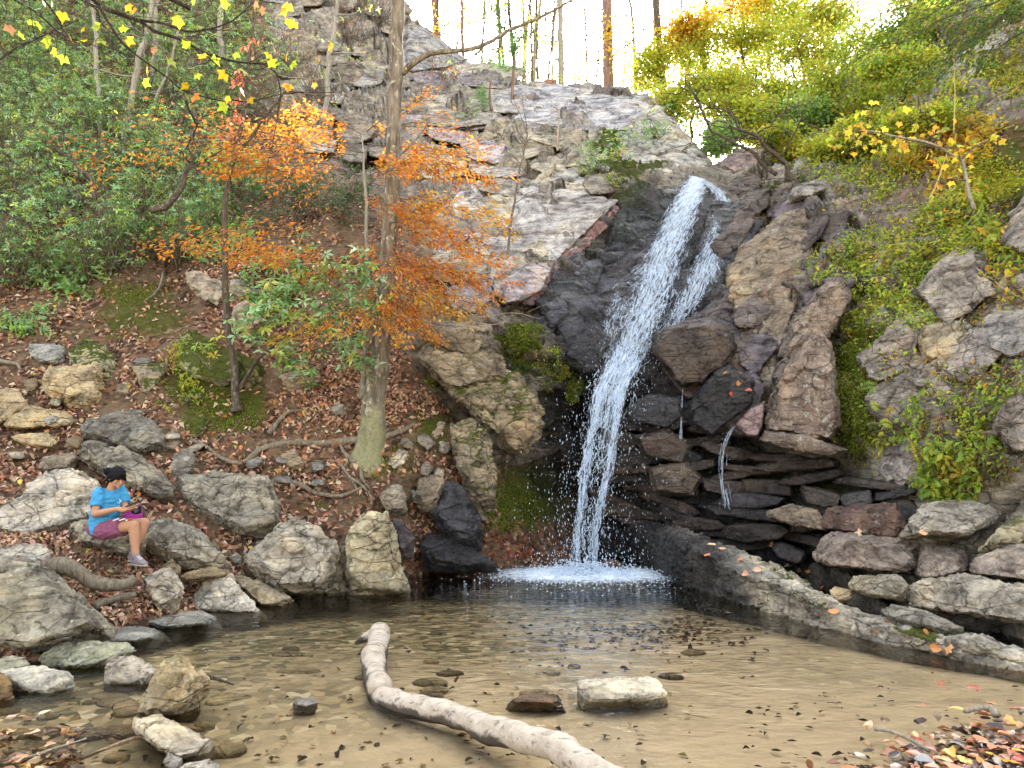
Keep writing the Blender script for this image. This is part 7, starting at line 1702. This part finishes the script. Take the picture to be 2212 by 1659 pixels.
# flat cobbles on the pool floor
r3 = np.random.default_rng(5)
for k in range(64):
    if k < 30: x, y = r3.uniform(0, 520), r3.uniform(1480, 1650)
    else: x, y = r3.uniform(420, 1500), r3.uniform(1290, 1520)
    p0 = bed_pts(np.array([x]), np.array([y]))[0]; p0[2] -= 0.01; s = r3.uniform(0.05, 0.15)
    a = np.linspace(0, 2 * math.pi, 11)[:-1]; g = Geo(); rings = []
    for zz_, f_ in ((-0.03, 0.9), (0.008, 1.0), (0.022, 0.8), (0.026, 0.3)):
        rings.append(p0 + np.stack([np.cos(a) * s * f_ * r3.uniform(0.85, 1.1, 10), np.sin(a) * s * 0.7 * f_ * r3.uniform(0.85, 1.1, 10), zz_ + 0 * a], -1))
    V = np.concatenate(rings + [rings[-1].mean(0)[None]]); i = np.arange(10); j = (i + 1) % 10
    Q = np.concatenate([np.stack([q_ * 10 + i, q_ * 10 + j, q_ * 10 + 10 + j, q_ * 10 + 10 + i], -1) for q_ in range(3)]); T = np.stack([30 + i, 30 + j, np.full(10, 40)], -1)
    ob = put('cobble', V, M_ROCK, quads=Q, tris=T); v_ = r3.uniform(0.6, 1.5); ob.color = (0.34 * v_, 0.27 * v_, 0.16 * v_, 1)
    tag(ob, 'flat tan cobble lying under the shallow water on the pool floor', 'cobble', 'cobbles on the pool floor')

# fallen leaves one can pick out: each its own thing
def one_leaf(label, c, L, col, star=False, n=None, group=None, up=0.25):
    g = Geo(); D = np.array([rng.normal(), rng.normal(), 0.05])[None]; N = np.array([[0, -0.1, 1.0]]) if n is None else np.array([n], float)
    N = N + up * rng.normal(size=(1, 3))
    if star: star_leaves(g, np.array([c]), D, N, L * 0.55, np.array([col]))
    else: oval_leaves(g, np.array([c]), D, N, L, rng.uniform(0.45, 0.7), np.array([col]))
    tag(g.build('fallen_leaf', M_WETLEAF, base=c), label, 'leaf', group)
LR = V2('i', [(1690,1110),(1900,1120),(1780,1270),(1900,1340),(1950,1310),(2130,1330),(2150,1360),(2190,1380),(1500,1435),(1560,1470),(1690,1480),(1600,1500),(1930,1460),(1960,1480),(2130,1430),(2180,1440),(2080,1510),(2190,1530),(1510,1565),(1600,1580),(1740,1560),(1850,1560),(1890,1570),(1940,1600),(2000,1560),(2060,1590),(2120,1610),(2190,1600),(1990,1640),(1880,1640),(1760,1640),(1620,1640),(1700,1610),(2080,1560),(2010,1510),(1830,1600),(2150,1560),(1960,1540),(770,1400),(1080,700)])
LC = [(0.46,0.14,0.07),(0.34,0.09,0.05),(0.56,0.36,0.08),(0.48,0.20,0.09),(0.40,0.16,0.08),(0.58,0.27,0.07),(0.56,0.38,0.08),(0.46,0.24,0.10),(0.55,0.28,0.05),(0.36,0.05,0.05),(0.52,0.34,0.22),(0.20,0.10,0.06),(0.50,0.22,0.12),(0.56,0.36,0.26),(0.52,0.28,0.08),(0.42,0.22,0.13),(0.50,0.24,0.15),(0.56,0.38,0.10)]
for k, (x, y) in enumerate(LR[:38]):
    c0 = P(x, y, float(d_at_z(y, 0.012)))
    one_leaf('bright autumn leaf in the drift of wet leaves at the lower right of the pool', c0 + np.array([0, 0, 0.006 * rng.random()]), rng.uniform(0.07, 0.12), LC[k % len(LC)], star=(k % 4 == 1), group='bright leaves in the lower right drift')
g = Geo(); n_ = 420
px_, py_ = 2230 - np.abs(rng.normal(0, 150, n_)), 1670 - np.abs(rng.normal(0, 55, n_)); d = d_at_z(py_, 0.0); C = PA(px_, py_, d); C[:, 2] = -0.02 + 0.025 * rng.random(n_)
oval_leaves(g, C, rdir(n_, 0.15), np.array([0, 0, 1]) + 0.3 * rng.normal(size=(n_, 3)), rng.uniform(0.05, 0.11, n_), 0.48, pick([(3, (0.05, 0.035, 0.03)), (2, (0.30, 0.14, 0.08)), (2, (0.5, 0.2, 0.1)), (1, (0.42, 0.36, 0.32))], n_))
tag(g.build('leaf_drift', M_WETLEAF, base=(3, 4, 0)), 'soaked dark and pinkish leaves massed at the lower right', 'leaf drift', kind='stuff')
g = Geo(); n_ = 160
px_, py_ = rng.uniform(-60, 180, n_), rng.uniform(1540, 1680, n_); d = d_at_z(py_, 0.0); C = PA(px_, py_, d); C[:, 2] = -0.05 + 0.055 * rng.random(n_)
oval_leaves(g, C, rdir(n_, 0.15), np.array([0, 0, 1]) + 0.3 * rng.normal(size=(n_, 3)), rng.uniform(0.06, 0.11, n_), 0.5, pick([(3, (0.16, 0.09, 0.05)), (2, (0.42, 0.22, 0.09)), (1, (0.55, 0.40, 0.25))], n_))
tag(g.build('leaf_drift', M_WETLEAF, base=(-2.5, 4, 0)), 'orange-brown leaves massed in the lower left shallows', 'leaf drift', kind='stuff')
dg_ = bpy.context.evaluated_depsgraph_get()
def rest(px, py):
    """first surface met along the sight line"""
    o_ = Vector((0, 0, CAMZ)); v = Vector(P(px, py, 1.0).tolist()) - o_; v.normalize()
    hit = scene.ray_cast(dg_, o_ + v * 0.1, v)
    return (np.array(hit[1]), np.array(hit[2])) if hit[0] else (P(px, py, 8), np.array([0, 0, 1.0]))
k = 0
for fr, pts in (('i', [(170,280),(200,220),(265,250),(380,310),(430,405),(500,385),(590,210),(700,350),(780,380),(830,390),(910,480),(990,640),(1340,710),(1255,765),(1570,780),(1740,890),(1650,870),(1700,660),(1150,140),(1560,130)]), ('f', [(330,890),(380,760),(430,810),(440,870),(290,760),(350,720),(420,900),(370,820)]), ('h', [(960,60),(1000,120),(1180,190),(1040,240),(1150,80),(1260,60),(1060,190),(940,100),(1100,280),(1220,250)])):
    for x, y in V2(fr, pts):
        c0, n0 = rest(x, y)
        lb, gr = {'i': ('curled orange leaf lying on the wet ledges at the lower right', 'orange leaves on the ledges'), 'f': ('pink-brown leaf stuck on the black wet boulder by the side trickle', 'leaves on the wet boulder'), 'h': ('wet red-brown leaf heaped left of the plunge pool', 'wet leaves by the plunge pool')}[fr]
        one_leaf(lb, c0 + n0 * 0.02 + np.array([0, -0.01, 0.008]), 0.11, pick([(3, (0.52, 0.22, 0.08)), (2, (0.5, 0.28, 0.17)), (1, (0.38, 0.08, 0.04))] if fr != 'h' else [(3, (0.26, 0.06, 0.03)), (1, (0.5, 0.2, 0.06))], 1)[0], star=(k % 3 == 0), n=n0 + np.array([0, 0, 0.4]), group=gr); k += 1
# ------------------------------------------------------------------ the person on the rock
PD = 8.36
def J(px, py, dy=0.0): return P(px, py, PD + dy)
def capsule(g, a, b, ra, rb, n=12, bend=None):
    a, b = np.asarray(a, float), np.asarray(b, float); t_ = (b - a) / np.linalg.norm(b - a)
    mids = [a, (a + b) / 2 + (0 if bend is None else np.asarray(bend)), b]
    c = curve(mids, 9); r = np.linspace(ra, rb, 9)
    pre = [a - t_ * ra * f for f in (1.0, 0.92, 0.6)]; post = [b + t_ * rb * f for f in (0.6, 0.92, 1.0)]
    g.tube(np.concatenate([pre, c, post]), np.concatenate([[ra * 0.02, ra * 0.4, ra * 0.8], r, [rb * 0.8, rb * 0.4, rb * 0.02]]), n)
def ell(g, c, axes, n=14, m=10):
    axes = np.asarray(axes, float); th, ph = np.linspace(0, 2 * math.pi, n, endpoint=False), np.linspace(0.02, math.pi - 0.02, m)
    V = np.array([c + axes[0] * math.sin(p_) * math.cos(t_) + axes[1] * math.sin(p_) * math.sin(t_) + axes[2] * math.cos(p_) for p_ in ph for t_ in th])
    i = np.arange(n); j = (i + 1) % n
    Q = np.concatenate([np.stack([k * n + i, k * n + j, (k + 1) * n + j, (k + 1) * n + i], -1) for k in range(m - 1)])
    V = np.concatenate([V, [c + axes[2], c - axes[2]]]); T = np.concatenate([np.stack([j, i, np.full(n, n * m)], -1), np.stack([(m - 1) * n + i, (m - 1) * n + j, np.full(n, n * m + 1)], -1)])
    g.add(V, Q, T)
def loft(g, secs, n=20):
    """closed elliptical sections: (centre, axis a, axis b)"""
    th = np.linspace(0, 2 * math.pi, n, endpoint=False)
    V = np.concatenate([c + np.cos(th)[:, None] * a + np.sin(th)[:, None] * b for c, a, b in secs]); i = np.arange(n); j = (i + 1) % n; m = len(secs)
    Q = np.concatenate([np.stack([k * n + i, k * n + j, (k + 1) * n + j, (k + 1) * n + i], -1) for k in range(m - 1)])
    V = np.concatenate([V, [secs[0][0]], [secs[-1][0]]]); T = np.concatenate([np.stack([j, i, np.full(n, n * m)], -1), np.stack([(m - 1) * n + i, (m - 1) * n + j, np.full(n, n * m + 1)], -1)])
    g.add(V, Q, T)
def fuse(g, name, mat, parent, vox=0.005, smooth=4, fold=0.0):
    me = make_mesh('tmp', np.concatenate(g.V), quads=np.concatenate(g.Q), tris=np.concatenate(g.T) if g.T else None)
    o = bpy.data.objects.new('tmp', me); COL.objects.link(o)
    bm = bmesh.new(); bm.from_mesh(me); bmesh.ops.recalc_face_normals(bm, faces=bm.faces); bm.to_mesh(me); bm.free()
    m = o.modifiers.new('r', 'REMESH'); m.mode = 'VOXEL'; m.voxel_size = vox
    s = o.modifiers.new('s', 'SMOOTH'); s.iterations = smooth; s.factor = 0.5
    ev = o.evaluated_get(bpy.context.evaluated_depsgraph_get()).data; n_ = len(ev.vertices)
    co = np.zeros(n_ * 3, np.float32); ev.vertices.foreach_get('co', co); co = co.reshape(-1, 3).astype(float)
    no = np.zeros(n_ * 3, np.float32); ev.vertices.foreach_get('normal', no); no = no.reshape(-1, 3)
    if fold: co = co + no * (fold * fbm(co * np.array([11, 11, 22]), 3, 3))[:, None]
    fs = [tuple(p_.vertices) for p_ in ev.polygons]
    bpy.data.objects.remove(o); bpy.data.meshes.remove(me)
    return put(name, co, mat, parent=parent, faces=fs)
def skin_mat():
    t = NT('skin'); c = t.mix(t.noise(t.pos(), 18, 4), (0.36, 0.185, 0.105), (0.46, 0.25, 0.15))
    return t.done(t.bsdf(c, 0.6, None, **{'Specular IOR Level': 0.2}))
M_SKIN = skin_mat()
M_SHIRT = flat_mat('blue_cotton', (0.04, 0.25, 0.46), 0.9)
M_SHORT = flat_mat('plum_cloth', (0.19, 0.055, 0.105), 0.85)
M_HAIR = flat_mat('black_hair', (0.006, 0.006, 0.007), 0.65, **{'Specular IOR Level': 0.12})
M_SHOE = flat_mat('mauve_shoe', (0.20, 0.165, 0.165), 0.8)
M_SOLE = flat_mat('shoe_sole', (0.30, 0.27, 0.25), 0.8)
M_BLACK = flat_mat('black_plastic', (0.012, 0.012, 0.014), 0.3)
M_MAGENTA = flat_mat('magenta_cloth', (0.42, 0.03, 0.36), 0.7)
M_WHITE = flat_mat('white_cloth', (0.75, 0.72, 0.74), 0.8)
M_REDC = flat_mat('red_cloth', (0.55, 0.07, 0.05), 0.8)

person = empty('person', J(228, 1160, 0), 'person in a blue t-shirt and plum shorts sitting on a rock looking at a phone', 'person')
hip = J(222, 1141, 0.02)
shR, shL = J(213, 1067, -0.10), J(263, 1061, 0.14)
S_ = unit(shL - shR); Ff = unit(np.cross(S_, np.array([0, 0, 1.0]))); U_ = np.array([0, 0, 1.0])
if Ff[1] > 0: Ff = -Ff
hipR, hipL = J(226, 1145, -0.08), J(236, 1141, 0.12)
knR, knL = J(289, 1135, -0.17), J(312, 1129, 0.10)
anR, anL = J(294, 1204, -0.17), J(287, 1197, 0.02)
elR, wrR = J(204.5, 1111, -0.19), J(254, 1099, -0.30)
elL, wrL = J(271, 1101, 0.10), J(272, 1098, -0.16)
neck0, neck1 = J(236, 1062, 0.02), J(245, 1046, 0.0)
hc = J(253, 1031, -0.02)
gF = unit(np.array([0.80, -0.50, -0.34]))                 # where the face looks: right, a little to the camera, down
gS = unit(np.cross(gF, U_)); gU = np.cross(gS, gF)
b = Geo()
for A_, B_, C_ in ((hipR, knR, anR), (hipL, knL, anL)):
    capsule(b, A_, B_, 0.078, 0.056); kc = B_ + (C_ - B_) * 0.28
    capsule(b, B_, kc, 0.055, 0.056, bend=(B_ - A_) * 0.0); capsule(b, kc, B_ + (C_ - B_) * 0.62, 0.056, 0.044); capsule(b, B_ + (C_ - B_) * 0.62, C_ + (C_ - B_) * 0.08, 0.042, 0.033)
loft(b, [(hip + U_ * z_, S_ * a_, Ff * c_) for z_, a_, c_ in ((-0.05, .12, .09), (0.1, .13, .09), (0.2, .125, .085), (0.33, .14, .09), (0.40, .13, .075), (0.43, .07, .05))])
capsule(b, neck0 - U_ * 0.02, neck1, 0.050, 0.046)
for A_, B_, C_ in ((shR, elR, wrR), (shL, elL, wrL)):
    capsule(b, A_, B_, 0.046, 0.036); capsule(b, B_, B_ + (C_ - B_) * 0.35, 0.037, 0.037); capsule(b, B_ + (C_ - B_) * 0.35, C_, 0.036, 0.025)
# head: skull, jaw, nose, lips, brow, ears
ell(b, hc - gF * 0.008 + gU * 0.012, (gS * 0.073, gF * 0.090, gU * 0.094), 20, 14)
ell(b, hc + gF * 0.030 - gU * 0.045, (gS * 0.055, gF * 0.055, gU * 0.062), 16, 12)
ell(b, hc + gF * 0.066 - gU * 0.090, (gS * 0.022, gF * 0.018, gU * 0.016), 10, 8)
capsule(b, hc + gF * 0.080 - gU * 0.008, hc + gF * 0.098 - gU * 0.036, 0.008, 0.012, 8)
ell(b, hc + gF * 0.080 - gU * 0.062, (gS * 0.024, gF * 0.011, gU * 0.006), 10, 6); ell(b, hc + gF * 0.078 - gU * 0.071, (gS * 0.021, gF * 0.011, gU * 0.006), 10, 6)
for s in (-1, 1):
    ell(b, hc + gS * 0.074 * s - gF * 0.008 - gU * 0.010, (gS * 0.009, gF * 0.018, gU * 0.030), 8, 8)
    ell(b, hc + gS * 0.036 * s + gF * 0.062 - gU * 0.028, (gS * 0.026, gF * 0.018, gU * 0.022), 8, 8)
# hands closed round the phone
phc = J(284, 1090, -0.30); phA = unit(np.array([0.88, -0.25, 0.38])); phN = unit(np.cross(phA, np.array([0.25, 0.9, 0.1]))); phB = np.cross(phN, phA)
if phN[2] < 0: phN, phB = -phN, -phB
for wr, sd_ in ((wrR, -1), (wrL, 1)):
    edge = phc + phB * 0.034 * (1 if (phB[1] * sd_ > 0) else -1) - phA * 0.035; sgn = 1 if (phB[1] * sd_ > 0) else -1
    palm = edge - phN * 0.022 - phA * 0.035 + phB * sgn * 0.012
    capsule(b, wr, palm - phA * 0.01, 0.024, 0.027); ell(b, palm, (phA * 0.046, phB * 0.024, phN * 0.018), 12, 8)
    for q, (off, ln_) in enumerate(((0.030, 0.072), (0.012, 0.080), (-0.006, 0.074), (-0.024, 0.058))):
        k0 = palm + phA * (off + 0.012) + phB * sgn * 0.016 - phN * 0.004; k1 = k0 + phB * sgn * 0.006 - phN * 0.018 + phA * ln_ * 0.35; k2 = k1 - phB * sgn * 0.030 - phN * 0.002 + phA * ln_ * 0.15; k3 = k2 - phB * sgn * 0.020 + phN * 0.006
        c = curve([k0, k1, k2, k3], 9); b.tube(c, np.linspace(0.0088, 0.0068, 9), 7)
    t0 = palm + phN * 0.008 + phB * sgn * 0.012; c = curve([t0, t0 + phN * 0.020 + phA * 0.024, t0 + phN * 0.026 + phA * 0.052 - phB * sgn * 0.020], 8); b.tube(c, np.linspace(0.0115, 0.0082, 8), 7)
body = fuse(b, 'body', M_SKIN, person, 0.0048, 3)
g = Geo()
for s in (-1, 1):
    ey = hc + gS * 0.031 * s + gF * 0.080 - gU * 0.012
    capsule(g, ey - gS * 0.012, ey + gS * 0.012 - gU * 0.001, 0.0035, 0.003, 6); capsule(g, ey + gU * 0.020 - gS * 0.017 - gF * 0.001, ey + gU * 0.021 + gS * 0.017 - gF * 0.002, 0.0035, 0.0028, 6)
put('eyes_and_brows', np.concatenate(g.V), M_HAIR, parent=person, quads=np.concatenate(g.Q), tris=np.concatenate(g.T))
g = Geo(); ell(g, hc + gF * 0.0815 - gU * 0.0665, (gS * 0.021, gF * 0.010, gU * 0.006), 10, 6); put('lips', np.concatenate(g.V), flat_mat('lip', (0.42, 0.16, 0.13), 0.5), parent=person, quads=np.concatenate(g.Q), tris=np.concatenate(g.T))
# hair pulled back into a bun, fringe over the forehead
h = Geo()
ell(h, hc - gF * 0.016 + gU * 0.022, (gS * 0.088, gF * 0.101, gU * 0.097), 22, 14)
ell(h, hc - gF * 0.055 - gU * 0.005, (gS * 0.078, gF * 0.058, gU * 0.080), 18, 12)
for s in (-1, 1):
    capsule(h, hc + gF * 0.062 + gU * 0.054 + gS * 0.01 * s, hc + gF * 0.030 - gU * 0.018 + gS * 0.079 * s, 0.024, 0.016); capsule(h, hc + gS * 0.080 * s - gF * 0.02, hc + gS * 0.070 * s - gF * 0.045 - gU * 0.055, 0.018, 0.010)
bun = hc + np.array([-0.088, -0.02, 0.062])
ell(h, bun, (gS * 0.050, gF * 0.044, gU * 0.048), 14, 10)
capsule(h, hc - gF * 0.08 + gU * 0.05, bun, 0.035, 0.035)
for s in (-1, 1):
    capsule(h, hc + gS * 0.070 * s + gU * 0.02, hc + gS * 0.060 * s - gF * 0.060 - gU * 0.050, 0.030, 0.022)
capsule(h, hc - gF * 0.055, hc - gF * 0.068 - gU * 0.078, 0.050, 0.030)
for k in range(10):
    e = rdir(1)[0]; h.tube(curve([bun, bun + e * 0.045, bun + e * 0.06 + np.array([0, 0, 0.02])], 6), np.linspace(0.008, 0.003, 6), 5)
hair = fuse(h, 'hair', M_HAIR, person, 0.005, 2, 0.004)
# shirt with sleeves
g = Geo()
lean = (neck0 - hip); lean = lean - U_ * lean[2]
def tor(z_, a_, c_, f_=0.0): return (hip + U_ * z_ + lean * (z_ / 0.42) + Ff * f_, S_ * a_, Ff * c_)
loft(g, [tor(-0.045, .165, .130, .012), tor(0.0, .172, .138, .015), (tor(0.06, .160, .125, .012)), tor(0.14, .150, .118), tor(0.22, .158, .120), tor(0.30, .168, .118), tor(0.355, .170, .104), tor(0.395, .135, .082), tor(0.42, .085, .066), tor(0.435, .066, .058)])
for A_, B_ in ((shR, elR), (shL, elL)):
    e = A_ + (B_ - A_) * 0.66; capsule(g, A_ - (B_ - A_) * 0.02 - U_ * 0.004, A_ + (B_ - A_) * 0.3, 0.068, 0.068)
    t_ = unit(B_ - A_); u_ = unit(np.cross(t_, np.array([0.2, 0.9, 0.1]))); w_ = np.cross(t_, u_)
    loft(g, [(A_ + (B_ - A_) * f_, u_ * r_, w_ * r_) for f_, r_ in ((0.05, .062), (0.3, .068), (0.5, .069), (0.66, .070))])
fuse(g, 'shirt', M_SHIRT, person, 0.006, 4, 0.014)
g = Geo()
pc = hip + U_ * 0.29 + lean * 0.69 + S_ * 0.07 + Ff * 0.123
for k in range(9):
    q = pc + S_ * rng.normal(0, 0.016) + U_ * rng.normal(0, 0.020); ell(g, q, (S_ * rng.uniform(0.005, 0.011), Ff * 0.004, U_ * rng.uniform(0.005, 0.011)), 8, 5)
put('chest_print', np.concatenate(g.V), flat_mat('pale_print', (0.35, 0.62, 0.80), 0.8), parent=person, quads=np.concatenate(g.Q), tris=np.concatenate(g.T))
# shorts
g = Geo()
ell(g, hip - U_ * 0.005, (S_ * 0.175, Ff * 0.150, U_ * 0.105), 18, 12)
for A_, B_, en in ((hipR, knR, 0.62), (hipL, knL, 0.55)):
    t_ = unit(B_ - A_); u_ = unit(np.cross(t_, np.array([0, 0, 1.0]))); w_ = np.cross(u_, t_)
    capsule(g, A_ - t_ * 0.02, A_ + (B_ - A_) * 0.35, 0.105, 0.096)
    loft(g, [(A_ + (B_ - A_) * f_, u_ * r_, w_ * r_ * 1.08) for f_, r_ in ((0.0, .098), (0.3, .096), (en - 0.1, .092), (en, .093))])
fuse(g, 'shorts', M_SHORT, person, 0.006, 3, 0.014)
g = Geo()
for k in range(7):
    q = J(246 + k * 4.5, 1124 - (k % 3) * 1.5, -0.26 + 0.02 * k); ell(g, q, (np.array([0.014, 0, 0.004]), np.array([0, 0.010, 0]), np.array([-0.003, 0, 0.008])), 8, 6)
put('white_tie', np.concatenate(g.V), M_WHITE, parent=person, quads=np.concatenate(g.Q), tris=np.concatenate(g.T))
# shoes with soles, laces and socks
for an, toe, yaw in ((anR, J(316, 1224, -0.27), 0), (anL, J(303, 1211, -0.06), 0)):
    dr_ = toe - an; dr_ = unit(dr_ * np.array([1, 1, 0])); sd_ = np.cross(dr_, U_); gz = an - U_ * 0.075
    g = Geo(); L_ = 0.245; he = gz - dr_ * 0.055
    loft(g, [(he + dr_ * L_ * f_ + U_ * (z_ * 0.5), sd_ * w_ , U_ * z_ * 0.55) for f_, w_, z_ in ((0.0, .022, .06), (0.05, .033, .085), (0.2, .037, .095), (0.4, .037, .085), (0.6, .042, .066), (0.8, .043, .050), (0.94, .032, .040), (1.0, .015, .026))])
    capsule(g, gz + U_ * 0.03, an + U_ * 0.005, 0.040, 0.040)
    so_ = fuse(g, 'shoe', M_SHOE, person, 0.005, 3)
    g = Geo(); loft(g, [(he + dr_ * L_ * f_ - U_ * 0.0, sd_ * w_, U_ * 0.014) for f_, w_ in ((-0.02, .024), (0.05, .037), (0.3, .038), (0.6, .045), (0.85, .043), (1.02, .02))]); put('sole', np.concatenate(g.V), M_SOLE, parent=so_, quads=np.concatenate(g.Q), tris=np.concatenate(g.T))
    g = Geo()
    for k in range(5):
        q = he + dr_ * L_ * (0.42 + 0.075 * k) + U_ * (0.088 - 0.010 * k); g.tube([q - sd_ * 0.022, q + U_ * 0.006, q + sd_ * 0.022], 0.0035, 5)
    q_ = g.build('lace', M_WHITE, so_)
    g = Geo(); t_ = unit((knR if an is anR else knL) - an); loft(g, [(an - t_ * 0.02, sd_ * 0.041, dr_ * 0.041), (an + t_ * 0.02, sd_ * 0.0405, dr_ * 0.0405), (an + t_ * 0.045, sd_ * 0.039, dr_ * 0.039)]); put('sock', np.concatenate(g.V), M_SHOE, parent=person, quads=np.concatenate(g.Q), tris=np.concatenate(g.T))
# phone in the hands
g = Geo()
a_, b_, n_ = phA * 0.072, phB * 0.036, phN * 0.0045
th = np.linspace(0, 2 * math.pi, 24, endpoint=False); sq = lambda v: np.sign(v) * np.abs(v) ** 0.35
ring = sq(np.cos(th))[:, None] * a_ + sq(np.sin(th))[:, None] * b_
pc_ = phc + phA * 0.01
V = np.concatenate([pc_ + ring * 0.96 - n_, pc_ + ring - n_ * 0.6, pc_ + ring + n_ * 0.6, pc_ + ring * 0.96 + n_, [pc_ - n_], [pc_ + n_]]); i = np.arange(24); j = (i + 1) % 24
Q = np.concatenate([np.stack([k * 24 + i, k * 24 + j, (k + 1) * 24 + j, (k + 1) * 24 + i], -1) for k in range(3)]); T = np.concatenate([np.stack([j, i, np.full(24, 96)], -1), np.stack([72 + i, 72 + j, np.full(24, 97)], -1)])
tag(put('phone', V, M_BLACK, quads=Q, tris=T, smooth=False), 'black phone held in both hands by the seated person', 'phone')
# backpack behind the knees
bp = empty('backpack', J(292, 1124, 0.22), 'small magenta and black backpack beside the seated person', 'backpack')
g = Geo(); ell(g, J(287, 1112, 0.24), (np.array([0.10, 0, 0.03]), np.array([0, 0.09, 0]), np.array([-0.03, 0, 0.085])), 16, 12); ell(g, J(277, 1116, 0.20), (np.array([0.06, 0, 0.03]), np.array([0, 0.06, 0]), np.array([-0.02, 0, 0.05])), 12, 10); fuse(g, 'body', M_MAGENTA, bp, 0.006, 3, 0.006)
g = Geo(); ell(g, J(294, 1104, 0.22), (np.array([0.055, 0, 0.02]), np.array([0, 0.07, 0]), np.array([-0.02, 0, 0.055])), 14, 10); fuse(g, 'flap', M_BLACK, bp, 0.006, 2, 0.004)
for off, mt in ((0, M_BLACK), (1, M_MAGENTA)):
    c = curve([J(300 - 3 * off, 1098 + off, 0.16), J(304, 1093 - off, 0.14), J(310, 1100, 0.13), J(311 - off, 1118, 0.12)], 14); g = Geo(); g.tube(c, 0.012 - 0.004 * off, 8)
    q = g.build('strap', mt, bp)
g = Geo(); ell(g, J(281, 1122, -0.05), (np.array([0.03, 0, 0.004]), np.array([0, 0.03, 0]), np.array([0, 0, 0.014])), 10, 8); tag(fuse(g, 'pouch', M_REDC, None, 0.004, 2, 0.004), 'small red pouch on the lap of the seated person', 'pouch')
